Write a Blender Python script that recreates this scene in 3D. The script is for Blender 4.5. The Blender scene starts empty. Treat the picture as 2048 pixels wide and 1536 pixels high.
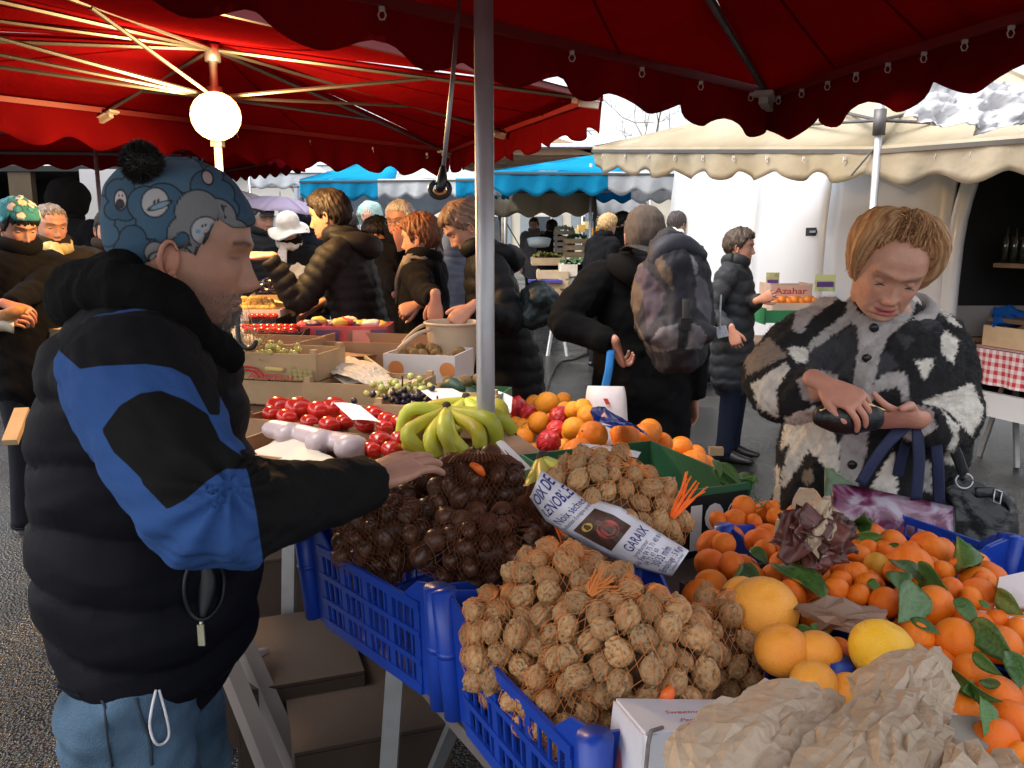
import bpy, math, random
import numpy as np
from mathutils import Vector, Matrix

random.seed(7)
RNG = np.random.default_rng(7)
SC = bpy.context.scene
COL = SC.collection

# ---------------------------------------------------------------- camera
F, PITCH, ZC = 1660.0, math.radians(10.0), 1.55
SP, CP = math.sin(PITCH), math.cos(PITCH)
cam_d = bpy.data.cameras.new('camera')
cam_d.sensor_width = 36.0
cam_d.lens = F / 2048 * 36.0
cam_d.clip_start, cam_d.clip_end = 0.05, 500
cam = bpy.data.objects.new('camera', cam_d)
cam.location = (0, 0, ZC)
cam.rotation_euler = (math.radians(90) - PITCH, 0, 0)
COL.objects.link(cam)
SC.camera = cam

# ---------------------------------------------------------------- sky, sun, exposure
W = bpy.data.worlds.new('World'); SC.world = W; W.use_nodes = True
nt = W.node_tree; nt.nodes.clear()
sky = nt.nodes.new('ShaderNodeTexSky'); sky.sky_type = 'NISHITA'; sky.sun_disc = False
SUN_EL, SUN_AZ = math.radians(58), math.radians(250)
sky.sun_elevation = SUN_EL; sky.sun_rotation = SUN_AZ
sky.dust_density = 4.0; sky.air_density = 1.0
hsv = nt.nodes.new('ShaderNodeHueSaturation'); hsv.inputs['Saturation'].default_value = 0.30
bg = nt.nodes.new('ShaderNodeBackground'); bg.inputs['Strength'].default_value = 0.15
wo = nt.nodes.new('ShaderNodeOutputWorld')
nt.links.new(sky.outputs[0], hsv.inputs['Color']); nt.links.new(hsv.outputs[0], bg.inputs[0]); nt.links.new(bg.outputs[0], wo.inputs[0])
sd = bpy.data.lights.new('sun', 'SUN'); sd.energy = .55; sd.angle = math.radians(40); sd.color = (1, .96, .9)
so = bpy.data.objects.new('sun', sd); COL.objects.link(so)
sv = Vector((math.sin(SUN_AZ) * math.cos(SUN_EL), math.cos(SUN_AZ) * math.cos(SUN_EL), math.sin(SUN_EL)))
so.rotation_euler = sv.to_track_quat('Z', 'Y').to_euler()
so.location = sv * 30
vs = SC.view_settings
vs.view_transform = 'Standard'; vs.look = 'None'; vs.gamma = 1.0; vs.use_curve_mapping = False
vs.exposure = 1.52
SC.cycles.use_denoising = True
SC.cycles.max_bounces = 8
SC.cycles.transparent_max_bounces = 12
SC.cycles.sample_clamp_indirect = 4.0

# ---------------------------------------------------------------- pixel helpers (2048x1536 photo pixels)
def P(u, v, d):
    a, b = (u - 1024) / F, (768 - v) / F
    return np.array([a * d, d * (CP + SP * b), ZC + d * (-SP + CP * b)])
def G(u, v, z):
    b = (768 - v) / F
    return P(u, v, (z - ZC) / (-SP + CP * b))
def proj(pts):
    p = np.asarray(pts, float) - np.array([0, 0, ZC])
    dep = p[..., 1] * CP - p[..., 2] * SP
    up = p[..., 1] * SP + p[..., 2] * CP
    return 1024 + F * p[..., 0] / dep, 768 - F * up / dep, dep
def px(n, d):
    return n * d / F
UP = np.array([0, 0, 1.0])
def nrm(v):
    v = np.asarray(v, float); n = np.linalg.norm(v)
    return v / n if n > 1e-9 else v

# ---------------------------------------------------------------- materials
MATS = {}
def nodes(m):
    m.use_nodes = True
    t = m.node_tree
    return t, t.nodes['Principled BSDF'], t.nodes['Material Output']
def mat(name, col, rough=.7, var=.12, vscale=6, bump=0, bscale=60, metal=0, spec=.5, sheen=0, coat=0, sss=0, emit=None, detail=3, vcol=None, trans=0):
    """principled material whose colour wanders a little with object-space noise and, with bump, has fine relief"""
    if name in MATS: return MATS[name]
    m = bpy.data.materials.new(name); MATS[name] = m
    t, b, o = nodes(m)
    tc = t.nodes.new('ShaderNodeTexCoord')
    if var or vcol:
        nz = t.nodes.new('ShaderNodeTexNoise'); nz.inputs['Scale'].default_value = vscale; nz.inputs['Detail'].default_value = detail
        t.links.new(tc.outputs['Object'], nz.inputs['Vector'])
        oi = t.nodes.new('ShaderNodeObjectInfo')
        ad = t.nodes.new('ShaderNodeMath'); ad.operation = 'MULTIPLY_ADD'
        t.links.new(oi.outputs['Random'], ad.inputs[0]); ad.inputs[1].default_value = .35
        t.links.new(nz.outputs['Fac'], ad.inputs[2])
        cr = t.nodes.new('ShaderNodeValToRGB')
        c2 = vcol or col
        lo = [max(0, c * (1 - var)) for c in col]; hi = [min(1, c * (1 + var)) for c in c2]
        cr.color_ramp.elements[0].position = .35; cr.color_ramp.elements[0].color = (*lo, 1)
        cr.color_ramp.elements[1].position = .9; cr.color_ramp.elements[1].color = (*hi, 1)
        t.links.new(ad.outputs[0], cr.inputs[0]); t.links.new(cr.outputs[0], b.inputs['Base Color'])
    else:
        b.inputs['Base Color'].default_value = (*col, 1)
    b.inputs['Roughness'].default_value = rough; b.inputs['Metallic'].default_value = metal
    b.inputs['Specular IOR Level'].default_value = spec
    b.inputs['Sheen Weight'].default_value = sheen; b.inputs['Coat Weight'].default_value = coat
    if sss:
        b.inputs['Subsurface Weight'].default_value = sss; b.inputs['Subsurface Radius'].default_value = (.012, .005, .003)
    if trans: b.inputs['Transmission Weight'].default_value = trans
    if emit:
        b.inputs['Emission Color'].default_value = (*emit[0], 1); b.inputs['Emission Strength'].default_value = emit[1]
    if bump:
        n2 = t.nodes.new('ShaderNodeTexNoise'); n2.inputs['Scale'].default_value = bscale; n2.inputs['Detail'].default_value = 4
        t.links.new(tc.outputs['Object'], n2.inputs['Vector'])
        bp = t.nodes.new('ShaderNodeBump'); bp.inputs['Strength'].default_value = min(1, bump); bp.inputs['Distance'].default_value = .004
        t.links.new(n2.outputs['Fac'], bp.inputs['Height']); t.links.new(bp.outputs[0], b.inputs['Normal'])
    return m
def cloth_mat(name, col, transl=.45, var=.12, vscale=2.0, dirt=None):
    """thin sheet that lets daylight through: diffuse plus translucent"""
    if name in MATS: return MATS[name]
    m = bpy.data.materials.new(name); MATS[name] = m; m.use_nodes = True
    t = m.node_tree; t.nodes.clear()
    o = t.nodes.new('ShaderNodeOutputMaterial'); d = t.nodes.new('ShaderNodeBsdfDiffuse'); tr = t.nodes.new('ShaderNodeBsdfTranslucent')
    mx = t.nodes.new('ShaderNodeMixShader'); mx.inputs[0].default_value = transl
    tc = t.nodes.new('ShaderNodeTexCoord'); nz = t.nodes.new('ShaderNodeTexNoise'); nz.inputs['Scale'].default_value = vscale; nz.inputs['Detail'].default_value = 5
    cr = t.nodes.new('ShaderNodeValToRGB')
    cr.color_ramp.elements[0].position = .3; cr.color_ramp.elements[1].position = .7
    c2 = dirt or col
    cr.color_ramp.elements[0].color = (*[c * (1 - var) for c in c2], 1); cr.color_ramp.elements[1].color = (*[min(1, c * (1 + var)) for c in col], 1)
    n3 = t.nodes.new('ShaderNodeTexNoise'); n3.inputs['Scale'].default_value = 7; n3.inputs['Detail'].default_value = 3
    bp = t.nodes.new('ShaderNodeBump'); bp.inputs['Strength'].default_value = .5; bp.inputs['Distance'].default_value = .03
    L = t.links.new
    L(tc.outputs['Object'], nz.inputs['Vector']); L(nz.outputs['Fac'], cr.inputs[0]); L(tc.outputs['Object'], n3.inputs['Vector'])
    L(n3.outputs['Fac'], bp.inputs['Height']); L(bp.outputs[0], d.inputs['Normal'])
    L(cr.outputs[0], d.inputs[0]); L(cr.outputs[0], tr.inputs[0])
    L(d.outputs[0], mx.inputs[1]); L(tr.outputs[0], mx.inputs[2]); L(mx.outputs[0], o.inputs[0])
    return m

# ---------------------------------------------------------------- object helpers
def tag(o, label=None, cat=None, group=None, kind=None):
    if label: o['label'] = label
    if cat: o['category'] = cat
    if group: o['group'] = group
    if kind: o['kind'] = kind
    return o
def parent_to(o, p):
    if p is not None:
        o.parent = p
        m = Matrix.Translation(-Vector(p.location)); q = p.parent
        o.matrix_parent_inverse = p['_inv'] if False else (BASE[p.name].inverted() if p.name in BASE else Matrix.Identity(4))
BASE = {}
def thing(name, loc, label, cat, group=None):
    o = bpy.data.objects.new(name, None); o.empty_display_size = .1
    o.location = tuple(float(c) for c in loc); COL.objects.link(o); BASE[o.name] = Matrix.Translation(o.location)
    return tag(o, label, cat, group)
def newmesh(name, V, Fc, smooth=False):
    me = bpy.data.meshes.new(name)
    V = np.asarray(V, float)
    me.from_pydata(V.tolist(), [], [tuple(int(i) for i in f) for f in Fc] if not isinstance(Fc, np.ndarray) else Fc.tolist())
    if smooth: me.polygons.foreach_set('use_smooth', np.ones(len(me.polygons), bool))
    me.update()
    return me
def obj(name, vf, m, parent=None, smooth=False, label=None, cat=None, group=None, kind=None):
    me = vf if isinstance(vf, bpy.types.Mesh) else newmesh(name, vf[0], vf[1], smooth)
    if m is not None and not me.materials:
        for q in (m if isinstance(m, (list, tuple)) else [m]): me.materials.append(q)
    o = bpy.data.objects.new(name, me); COL.objects.link(o)
    if parent is not None:
        o.parent = parent
        root = parent
        while root.parent is not None: root = root.parent
        # every mesh is written in world space, so undo only the root's own placement once
        o.matrix_parent_inverse = BASE[root.name].inverted() if (parent is root and root.name in BASE) else Matrix.Identity(4)
    return tag(o, label, cat, group, kind)
def inst(name, me, loc, rot=None, scale=1.0, parent=None, **kw):
    """a copy that shares its mesh; loc in world space"""
    o = bpy.data.objects.new(name, me); COL.objects.link(o)
    if parent is not None:
        o.parent = parent
        if parent.name in BASE: o.matrix_parent_inverse = BASE[parent.name].inverted()
    o.location = tuple(float(c) for c in loc)
    if rot is not None: o.rotation_euler = rot
    o.scale = (scale,) * 3 if np.isscalar(scale) else scale
    return tag(o, **kw)
def join(*parts):
    V, Fc, n = [], [], 0
    for v, f in parts:
        V.append(np.asarray(v, float)); Fc += [tuple(int(i) + n for i in q) for q in f]; n += len(v)
    return np.vstack(V), Fc
BOXF = [(0, 3, 2, 1), (4, 5, 6, 7), (0, 1, 5, 4), (1, 2, 6, 5), (2, 3, 7, 6), (3, 0, 4, 7)]
def box(c, s, rz=0, ax=None):
    """box with centre c, size s; ax: three orthogonal axes, or a turn about z"""
    c = np.asarray(c, float); h = np.asarray(s, float) / 2
    if ax is None:
        co, si = math.cos(rz), math.sin(rz); ax = ((co, si, 0), (-si, co, 0), (0, 0, 1))
    ax = [np.asarray(a, float) for a in ax]
    V = [c + ax[0] * h[0] * i + ax[1] * h[1] * j + ax[2] * h[2] * k for k in (-1, 1) for i, j in ((-1, -1), (1, -1), (1, 1), (-1, 1))]
    return np.array(V), list(BOXF)
def hexa(b, t):
    """solid from a bottom quad and a top quad"""
    return np.array(list(b) + list(t), float), list(BOXF)
def bar(p0, p1, w, h=None, up=UP):
    p0, p1 = np.asarray(p0, float), np.asarray(p1, float); a = nrm(p1 - p0)
    s = nrm(np.cross(a, up)) if abs(np.dot(a, nrm(up))) < .99 else nrm(np.cross(a, (1, 0, 0)))
    return box((p0 + p1) / 2, (np.linalg.norm(p1 - p0), w, h or w), ax=(a, s, np.cross(s, a)))
def spline(pts, k=6):
    pts = np.asarray(pts, float); n = len(pts)
    if k <= 1 or n < 2: return pts
    if n == 2: return pts[0] + (pts[1] - pts[0]) * np.linspace(0, 1, k + 1)[:, None]
    out = []
    for i in range(n - 1):
        p0, p1, p2, p3 = pts[max(i - 1, 0)], pts[i], pts[i + 1], pts[min(i + 2, n - 1)]
        for j in range(k):
            t = j / k
            out.append(.5 * ((2 * p1) + (p2 - p0) * t + (2 * p0 - 5 * p1 + 4 * p2 - p3) * t * t + (3 * p1 - p0 - 3 * p2 + p3) * t ** 3))
    out.append(pts[-1])
    return np.array(out)
def tube(pts, r, n=6, side=None, k=1, cap=True, round_end=False):
    """swept tube; r scalar, list, or list of (side radius, other radius); side: fixed vector for the first radius"""
    pts = np.asarray(pts, float); m0 = len(pts)
    R = np.asarray(r, float)
    if R.ndim == 0: R = np.full((m0, 2), float(r))
    elif R.ndim == 1: R = np.stack([R, R], 1)
    if k > 1:
        allp = spline(np.hstack([pts, R]), k); pts, R = allp[:, :3], np.maximum(allp[:, 3:], 1e-4)
    if round_end:
        d0, d1 = nrm(pts[0] - pts[1]), nrm(pts[-1] - pts[-2]); r0, r1 = R[0].min(), R[-1].min()
        a = [(pts[0] + d0 * r0 * .95, R[0] * .25), (pts[0] + d0 * r0 * .7, R[0] * .72)]; b = [(pts[-1] + d1 * r1 * .7, R[-1] * .72), (pts[-1] + d1 * r1 * .95, R[-1] * .25)]
        pts = np.vstack([a[0][0], a[1][0], pts, b[0][0], b[1][0]]); R = np.vstack([a[0][1], a[1][1], R, b[0][1], b[1][1]])
    T = np.gradient(pts, axis=0); V = []
    s = None
    for i in range(len(pts)):
        t = nrm(T[i])
        if side is not None: s = np.asarray(side, float)
        elif s is None: s = np.array([1., 0, 0]) if abs(t[0]) < .8 else np.array([0, 1., 0])
        s = nrm(s - t * np.dot(s, t)); q = np.cross(t, s)
        for j in range(n):
            a = 2 * math.pi * j / n
            V.append(pts[i] + s * R[i, 0] * math.cos(a) + q * R[i, 1] * math.sin(a))
    Fc = []
    for i in range(len(pts) - 1):
        for j in range(n):
            a, b = i * n + j, i * n + (j + 1) % n
            Fc.append((a, b, b + n, a + n))
    if cap:
        Fc.append(tuple(range(n - 1, -1, -1))); Fc.append(tuple(range((len(pts) - 1) * n, len(pts) * n)))
    return np.array(V), Fc
def ellipsoid(c, r, n=16, m=10, ax=None):
    V = [(0, 0, -1)]
    for i in range(1, m):
        p = math.pi * i / m
        for j in range(n):
            a = 2 * math.pi * j / n; V.append((math.sin(p) * math.cos(a), math.sin(p) * math.sin(a), -math.cos(p)))
    V.append((0, 0, 1)); V = np.array(V)
    Fc = [(0, 1 + (j + 1) % n, 1 + j) for j in range(n)]
    for i in range(m - 2):
        for j in range(n):
            a, b = 1 + i * n + j, 1 + i * n + (j + 1) % n
            Fc.append((a, b, b + n, a + n))
    t = len(V) - 1
    Fc += [(t, t - n + j, t - n + (j + 1) % n) for j in range(n)]
    r = np.full(3, r) if np.isscalar(r) else np.asarray(r, float)
    V = V * r
    if ax is not None: V = V @ np.array([nrm(a) for a in ax])
    return V + np.asarray(c, float), Fc
def grid(fn, nu, nv, closed_u=False):
    """surface sheet fn(s,t) over [0,1]^2"""
    V = [fn(i / nu, j / nv) for j in range(nv + 1) for i in range(nu + (0 if closed_u else 1))]
    w = nu if closed_u else nu + 1
    Fc = [(j * w + i, j * w + (i + 1) % w, (j + 1) * w + (i + 1) % w, (j + 1) * w + i) for j in range(nv) for i in range(nu)]
    return np.array(V), Fc
def thicken(vf, t):
    """gives a sheet real thickness"""
    V, Fc = np.asarray(vf[0], float), vf[1]
    N = vnormals(V, Fc); n = len(V)
    edges = {}
    for f in Fc:
        for a, b in zip(f, list(f[1:]) + [f[0]]):
            edges[(a, b)] = 1
    rim = [(a, b) for (a, b) in edges if (b, a) not in edges]
    return np.vstack([V, V - N * t]), list(Fc) + [tuple(i + n for i in reversed(f)) for f in Fc] + [(b, a, a + n, b + n) for a, b in rim]
def vnormals(V, Fc):
    V = np.asarray(V, float); N = np.zeros_like(V)
    q = np.array([(f[0], f[1], f[2], f[3] if len(f) > 3 else f[2]) for f in Fc if len(f) <= 4])
    if len(q):
        fn = np.cross(V[q[:, 2]] - V[q[:, 0]], V[q[:, 3]] - V[q[:, 1]])
        tri = q[:, 2] == q[:, 3]
        if tri.any(): fn[tri] = np.cross(V[q[tri, 1]] - V[q[tri, 0]], V[q[tri, 2]] - V[q[tri, 0]])
        for k in range(4): np.add.at(N, q[:, k], fn)
    l = np.linalg.norm(N, axis=1, keepdims=True); l[l < 1e-12] = 1
    return N / l
def snoise(p, freq, seed=0, octaves=2):
    """cheap smooth noise in about -1..1 from warped sines"""
    r = np.random.default_rng(seed); p = np.asarray(p, float) * freq; out = np.zeros(p.shape[:-1]); a, tot = 1.0, 0
    for o in range(octaves):
        for k in range(4):
            d = r.normal(size=3); d /= np.linalg.norm(d); e = r.normal(size=3); e /= np.linalg.norm(e)
            out += a * np.sin(p @ d * 2 * math.pi * (0.8 + .5 * r.random()) + r.random() * 6.28 + 1.3 * np.sin(p @ e * 4.1 + r.random() * 6.28))
        tot += a * 2.2; a *= .5; p = p * 2.07
    return out / tot
def remesh(parts, voxel, smooth=4):
    V, Fc = join(*parts)
    me = newmesh('tmp', V, Fc); o = bpy.data.objects.new('tmp', me); COL.objects.link(o)
    r = o.modifiers.new('r', 'REMESH'); r.mode = 'VOXEL'; r.voxel_size = voxel
    if smooth:
        s = o.modifiers.new('s', 'SMOOTH'); s.factor = .5; s.iterations = smooth
    dg = bpy.context.evaluated_depsgraph_get(); e = o.evaluated_get(dg); m = e.to_mesh()
    n = len(m.vertices); co = np.empty(n * 3); m.vertices.foreach_get('co', co); co = co.reshape(-1, 3)
    fs = [tuple(p.vertices) for p in m.polygons]
    e.to_mesh_clear(); bpy.data.objects.remove(o); bpy.data.meshes.remove(me)
    return co, fs
def sdpoly(x, y, poly):
    """signed distance to a polygon, positive inside"""
    poly = np.asarray(poly, float); n = len(poly); d = np.full(x.shape, 1e9); ins = np.zeros(x.shape, bool)
    for i in range(n):
        a, b = poly[i], poly[(i + 1) % n]; e = b - a; wx, wy = x - a[0], y - a[1]
        t = np.clip((wx * e[0] + wy * e[1]) / max(e @ e, 1e-9), 0, 1)
        d = np.minimum(d, np.hypot(wx - e[0] * t, wy - e[1] * t))
        c = (a[1] > y) != (b[1] > y)
        if abs(e[1]) > 1e-9: ins ^= c & (x < e[0] * (y - a[1]) / e[1] + a[0])
    return np.where(ins, d, -d)
def vattr(me, name, vals):
    a = me.attributes.new(name, 'FLOAT', 'POINT'); a.data.foreach_set('value', np.asarray(vals, np.float32))
def vcolor(me, cols, name='Col'):
    a = me.attributes.new(name, 'FLOAT_COLOR', 'POINT'); c = np.ones((len(me.vertices), 4), np.float32); c[:, :3] = cols
    a.data.foreach_set('color', c.ravel())
def text_mesh(s, size=1.0, shear=0, bold=0):
    """flat triangulated lettering, lower left at the origin"""
    cu = bpy.data.curves.new('txt', 'FONT'); cu.body = s; cu.size = size; cu.shear = shear; cu.offset = bold; cu.resolution_u = 3
    o = bpy.data.objects.new('txt', cu); COL.objects.link(o)
    dg = bpy.context.evaluated_depsgraph_get(); e = o.evaluated_get(dg); m = e.to_mesh()
    V = np.array([v.co[:] for v in m.vertices]); Fc = [tuple(p.vertices) for p in m.polygons]
    e.to_mesh_clear(); bpy.data.objects.remove(o); bpy.data.curves.remove(cu)
    if not len(V): return np.zeros((0, 3)), []
    return V, Fc
def text_on(name, s, fn, x, y, size, m, parent, shear=0, bold=0, width=None):
    """lettering laid on a sheet; fn(x,y) -> world point already lifted off the sheet"""
    V, Fc = text_mesh(s, size, shear, bold)
    if width: V[:, 0] *= width / max(V[:, 0].max(), 1e-6)
    W_ = np.array([fn(x + v[0], y + v[1]) for v in V])
    return obj(name, (W_, Fc), m, parent)
# ================================================================ setting
def asphalt():
    m = bpy.data.materials.new('wet asphalt'); t, b, o = nodes(m); L = t.links.new
    tc = t.nodes.new('ShaderNodeTexCoord')
    big = t.nodes.new('ShaderNodeTexNoise'); big.inputs['Scale'].default_value = .55; big.inputs['Detail'].default_value = 5
    cr = t.nodes.new('ShaderNodeValToRGB'); cr.color_ramp.elements[0].position = .42; cr.color_ramp.elements[1].position = .66
    cr.color_ramp.elements[0].color = (.014, .0135, .0135, 1); cr.color_ramp.elements[1].color = (.085, .082, .08, 1)
    sp = t.nodes.new('ShaderNodeTexVoronoi'); sp.inputs['Scale'].default_value = 95
    rr = t.nodes.new('ShaderNodeValToRGB'); rr.color_ramp.elements[0].color = (.14, .14, .14, 1); rr.color_ramp.elements[1].color = (.75, .75, .75, 1)
    rr.color_ramp.elements[0].position = .5; rr.color_ramp.elements[1].position = .72
    mx = t.nodes.new('ShaderNodeMixRGB'); mx.blend_type = 'MULTIPLY'; mx.inputs[0].default_value = .55
    bp = t.nodes.new('ShaderNodeBump'); bp.inputs['Strength'].default_value = .9; bp.inputs['Distance'].default_value = .008
    for n in (big, sp): L(tc.outputs['Object'], n.inputs['Vector'])
    L(big.outputs['Fac'], cr.inputs[0]); L(big.outputs['Fac'], rr.inputs[0]); L(cr.outputs[0], mx.inputs[1]); L(sp.outputs['Color'], mx.inputs[2])
    L(mx.outputs[0], b.inputs['Base Color']); L(rr.outputs[0], b.inputs['Roughness'])
    L(sp.outputs['Distance'], bp.inputs['Height']); L(bp.outputs[0], b.inputs['Normal'])
    return m
obj('ground', (np.array([(-150, -40, 0), (150, -40, 0), (150, 260, 0), (-150, 260, 0)]), [(0, 1, 2, 3)]), asphalt(), kind='structure', label='wet grey asphalt market square')

RED = cloth_mat('red canopy cloth', (.23, .006, .009), .46, .16, 1.2)
REDV = cloth_mat('red valance cloth', (.20, .006, .009), .38, .16, 1.5)
CREAM = cloth_mat('cream canopy cloth', (.60, .53, .41), .36, .10, 1.5, dirt=(.46, .38, .25))
WHITEC = cloth_mat('white canopy cloth', (.80, .81, .82), .45, .06)
BLUEC = cloth_mat('turquoise canopy cloth', (.02, .36, .62), .40, .1)
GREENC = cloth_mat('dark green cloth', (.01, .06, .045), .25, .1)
MAROON = cloth_mat('maroon canopy cloth', (.22, .03, .07), .4, .1)
YELC = cloth_mat('yellow canopy cloth', (.85, .42, .04), .45, .1)
LILAC = cloth_mat('lilac umbrella cloth', (.55, .47, .62), .45, .06)
STEEL = mat('galvanised steel', (.42, .42, .43), .38, .15, 20, metal=.85)
POLEM = mat('painted pole', (.50, .49, .50), .42, .10, 12, metal=.6, bump=.15, bscale=300)
ALU = mat('aluminium strut', (.11, .105, .10), .45, .10, 15, metal=.6)
DARKST = mat('dark steel', (.12, .11, .11), .5, .15, 15, metal=.5)
PLATE = mat('bracket plate', (.62, .58, .52), .6, .1, 20)

def wavy(p0, p1, h, pitch, amp, out, m, parent, seed=0, phase=0.0, stripes=None, stripe_w=.8, lean=0.0, drop=None, h0=None):
    """hanging scalloped valance between two eave points; real ripples along its length"""
    p0, p1 = np.asarray(p0, float), np.asarray(p1, float); Ln = np.linalg.norm(p1 - p0)
    nu = max(8, int(Ln / pitch * 12)); nv = 5; out = nrm(out)
    rs = np.random.default_rng(seed); f = rs.random(4) * 6.28
    def pt(s, t):
        x = s * Ln
        sc = (.5 - .5 * math.cos(2 * math.pi * (x / pitch + phase)))
        hq = h if h0 is None else h0 + (h - h0) * s
        hh = (hq - amp) + amp * (sc ** .8)
        if drop: hh *= 1 + drop * math.sin(math.pi * s)
        rip = .022 * math.sin(2 * math.pi * x / (pitch * 1.7) + f[0]) + .014 * math.sin(2 * math.pi * x / (pitch * .63) + f[1]) + .02 * math.sin(x * 1.1 + f[2])
        return p0 + (p1 - p0) * s + out * (rip * t + lean * t) - UP * (hh * t + .01 * math.sin(x * 2.3 + f[3]) * t)
    V, Fc = grid(pt, nu, nv)
    mats = m if isinstance(m, list) else [m]
    o = obj('valance', thicken((V, Fc), .0015), mats, parent, True)
    if stripes:
        n = len(Fc)
        for i, pl in enumerate(o.data.polygons):
            q = Fc[i % n] if i < 2 * n else None
            c = V[list(q)].mean(0) if q is not None else np.array(pl.center)
            pl.material_index = int(np.dot(c - p0, nrm(p1 - p0)) / stripe_w + stripes) % 2
    return o
def panel(a, b, c, m, parent, sag=.04, n=14, seed=1, two=None):
    """roof panel from eave a-b up to apex c, sagging a little"""
    a, b, c = (np.asarray(q, float) for q in (a, b, c))
    def pt(s, t):
        p = (a * (1 - s) + b * s) * (1 - t) + c * t
        return p - UP * (sag * math.sin(math.pi * s) * math.sin(math.pi * min(1, t * 1.02)) + .012 * math.sin(9 * s + seed) * math.sin(7 * t + seed) * (1 - t))
    o_ = obj('roof_panel', thicken(grid(pt, n, n - 2), .0015), m, parent, True)
    if n > 10:
        for q_ in (.25, .5, .75):
            obj('seam', tube([pt(q_, t_) - UP * .004 for t_ in np.linspace(0, .93, 12)], .0035, 5), m, o_)
    return o_
def bracket(c, d, parent, s=1.0):
    """plate and socket at the end of a rafter"""
    d = nrm(d); side = nrm(np.cross(d, UP)); u = np.cross(side, d)
    b = obj('bracket', join(box(c, (.13 * s, .055 * s, .006 * s), ax=(d, side, u)), box(c - u * .018 * s + d * .012, (.10 * s, .030 * s, .030 * s), ax=(d, side, u)),
                            box(c - d * .06 * s - u * .01, (.03 * s, .07 * s, .012 * s), ax=(d, side, u))), PLATE, parent)
    return b
def rings_along(p0, p1, n, parent):
    for i in range(n):
        q = np.asarray(p0) + (np.asarray(p1) - np.asarray(p0)) * (i + .5) / n
        a = np.linspace(0, 2 * math.pi, 7)
        obj('canopy_hook', join(tube([q + (math.cos(t) * .010, 0, -.035 + math.sin(t) * .012) for t in a], .0022, 4), box(q - UP * .016, (.014, .012, .018))), PLATE, parent)

# ---- the near red canopy the photographer stands under
E = 2.15
Nc = np.array([1.09, 3.65, E]); Nl = np.array([-1.75, .865, E]); Nr = np.array([1.52, 1.85, E]); Nb = np.array([-.5, -.6, E]); Na = np.array([-.27, 1.0, 2.56])
can = thing('market_canopy', (0, 1, 0), 'big dark red canopy overhead with a corner bracket at upper right', 'canopy', 'red market canopies')
for a, b in ((Nl, Nc), (Nc, Nr), (Nr, Nb), (Nb, Nl)): panel(a, b, Na, RED, can, .05)
oL = nrm(np.cross(UP, Nc - Nl)); oL = -oL if oL[1] < 0 else oL
wavy(Nl, Nc, .20, .335, .05, oL, REDV, can, 3, -(np.linalg.norm(Nc - Nl) / .335) % 1, h0=.085)
oR = nrm(np.cross(Nr - Nc, UP)); oR = -oR if oR[0] < 0 else oR
wavy(Nc, Nr, .20, .335, .06, oR, REDV, can, 5, 0)
for a, b in ((Nl, Nc), (Nc, Nr)):
    i = nrm(Na - (a + b) / 2) * .03 - UP * .02
    obj('eave_beam', bar(a + i, b + i, .022, .03), MATS.get('red beam') or mat('red beam', (.20, .012, .012), .5, .1), can)
    rings_along(a + i, b + i, 11, can)
obj('rafter', tube([Nc * .985 + Na * .015 - UP * .03, Na - UP * .03], .013, 8), ALU, can)
q = P(1975, 50, 2.48)
obj('rafter', tube([q, q + (Na - q) * .9], .013, 8), ALU, can)
bracket(Nc * .965 + Na * .035 - UP * .045, Nc - Na, can, 1.25); bracket(q, q - Na, can, 1.1)
q = P(962, -10, 2.2)
bracket(q, q - Na, can, .8)
pl = np.array([-.065, 2.02, 0])
obj('pole', tube([pl, pl + UP * 2.5], .0225, 24), POLEM, can, True)
obj('base_plate', box(pl + UP * .005, (.25, .25, .01)), STEEL, can)

# ---- the left red canopy with the lamp
E2 = 2.25
B = np.array([-.49, 6.94, E2]); Rr = np.array([.45, 4.3, E2]); Wl = np.array([-4.05, 2.61, E2]); Nn = np.array([-3.2, -.2, E2])  # left and near corners stretched out of view to shade the ground
hub = P(430, 195, 4.2); apex = np.array([hub[0], hub[1], 2.52])
can2 = thing('market_canopy', (hub[0], hub[1], 0), 'red canopy at left with radiating struts and a glowing lamp on its pole', 'canopy', 'red market canopies')
for i, (a, b) in enumerate(((Wl, B), (B, Rr), (Rr, Nn), (Nn, Wl))): panel(a, b, apex, RED, can2, .04, seed=i)
o1 = nrm(np.cross(UP, B - Wl)); o1 = -o1 if o1[1] < 0 else o1
wavy(Wl, B, .235, .335, .06, o1, REDV, can2, 8, .2)
o2 = np.array([1, .35, 0])
wavy(B, Rr, .20, .335, .05, o2, REDV, can2, 9, .1)
for a, b in ((Wl, B), (B, Rr), (Rr, Nn), (Nn, Wl)):
    i = nrm(apex - (a + b) / 2) * .03 - UP * .02
    obj('eave_beam', bar(a + i, b + i, .02, .028), MATS['red beam'], can2)
    obj('rafter', tube([a * .98 + apex * .02 - UP * .03, apex - UP * .04], .011, 6), ALU, can2)
    m_ = (a + b) / 2
    obj('rafter', tube([m_ * .97 + apex * .03 - UP * .03, apex - UP * .04], .010, 6), ALU, can2)
    for t in (.5,):
        obj('strut', tube([hub, a * .55 + apex * .45 - UP * .04], .010, 6), ALU, can2)
        obj('strut', tube([hub, m_ * .6 + apex * .4 - UP * .04], .009, 6), ALU, can2)
    bracket(a * .96 + apex * .04 - UP * .04, a - apex, can2)
    bracket(m_ * .95 + apex * .05 - UP * .045, m_ - apex, can2, .9)
rings_along(Wl - UP * .04, B - UP * .04, 10, can2)
obj('pole', tube([(hub[0], hub[1], 0), (hub[0], hub[1], 2.5)], .02, 12), POLEM, can2, True)
obj('hub', tube([hub - UP * .05, hub + UP * .05], .04, 10), STEEL, can2, True); obj('hub', tube([apex - UP * .10, apex - UP * .02], .04, 10), STEEL, can2, True)

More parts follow.
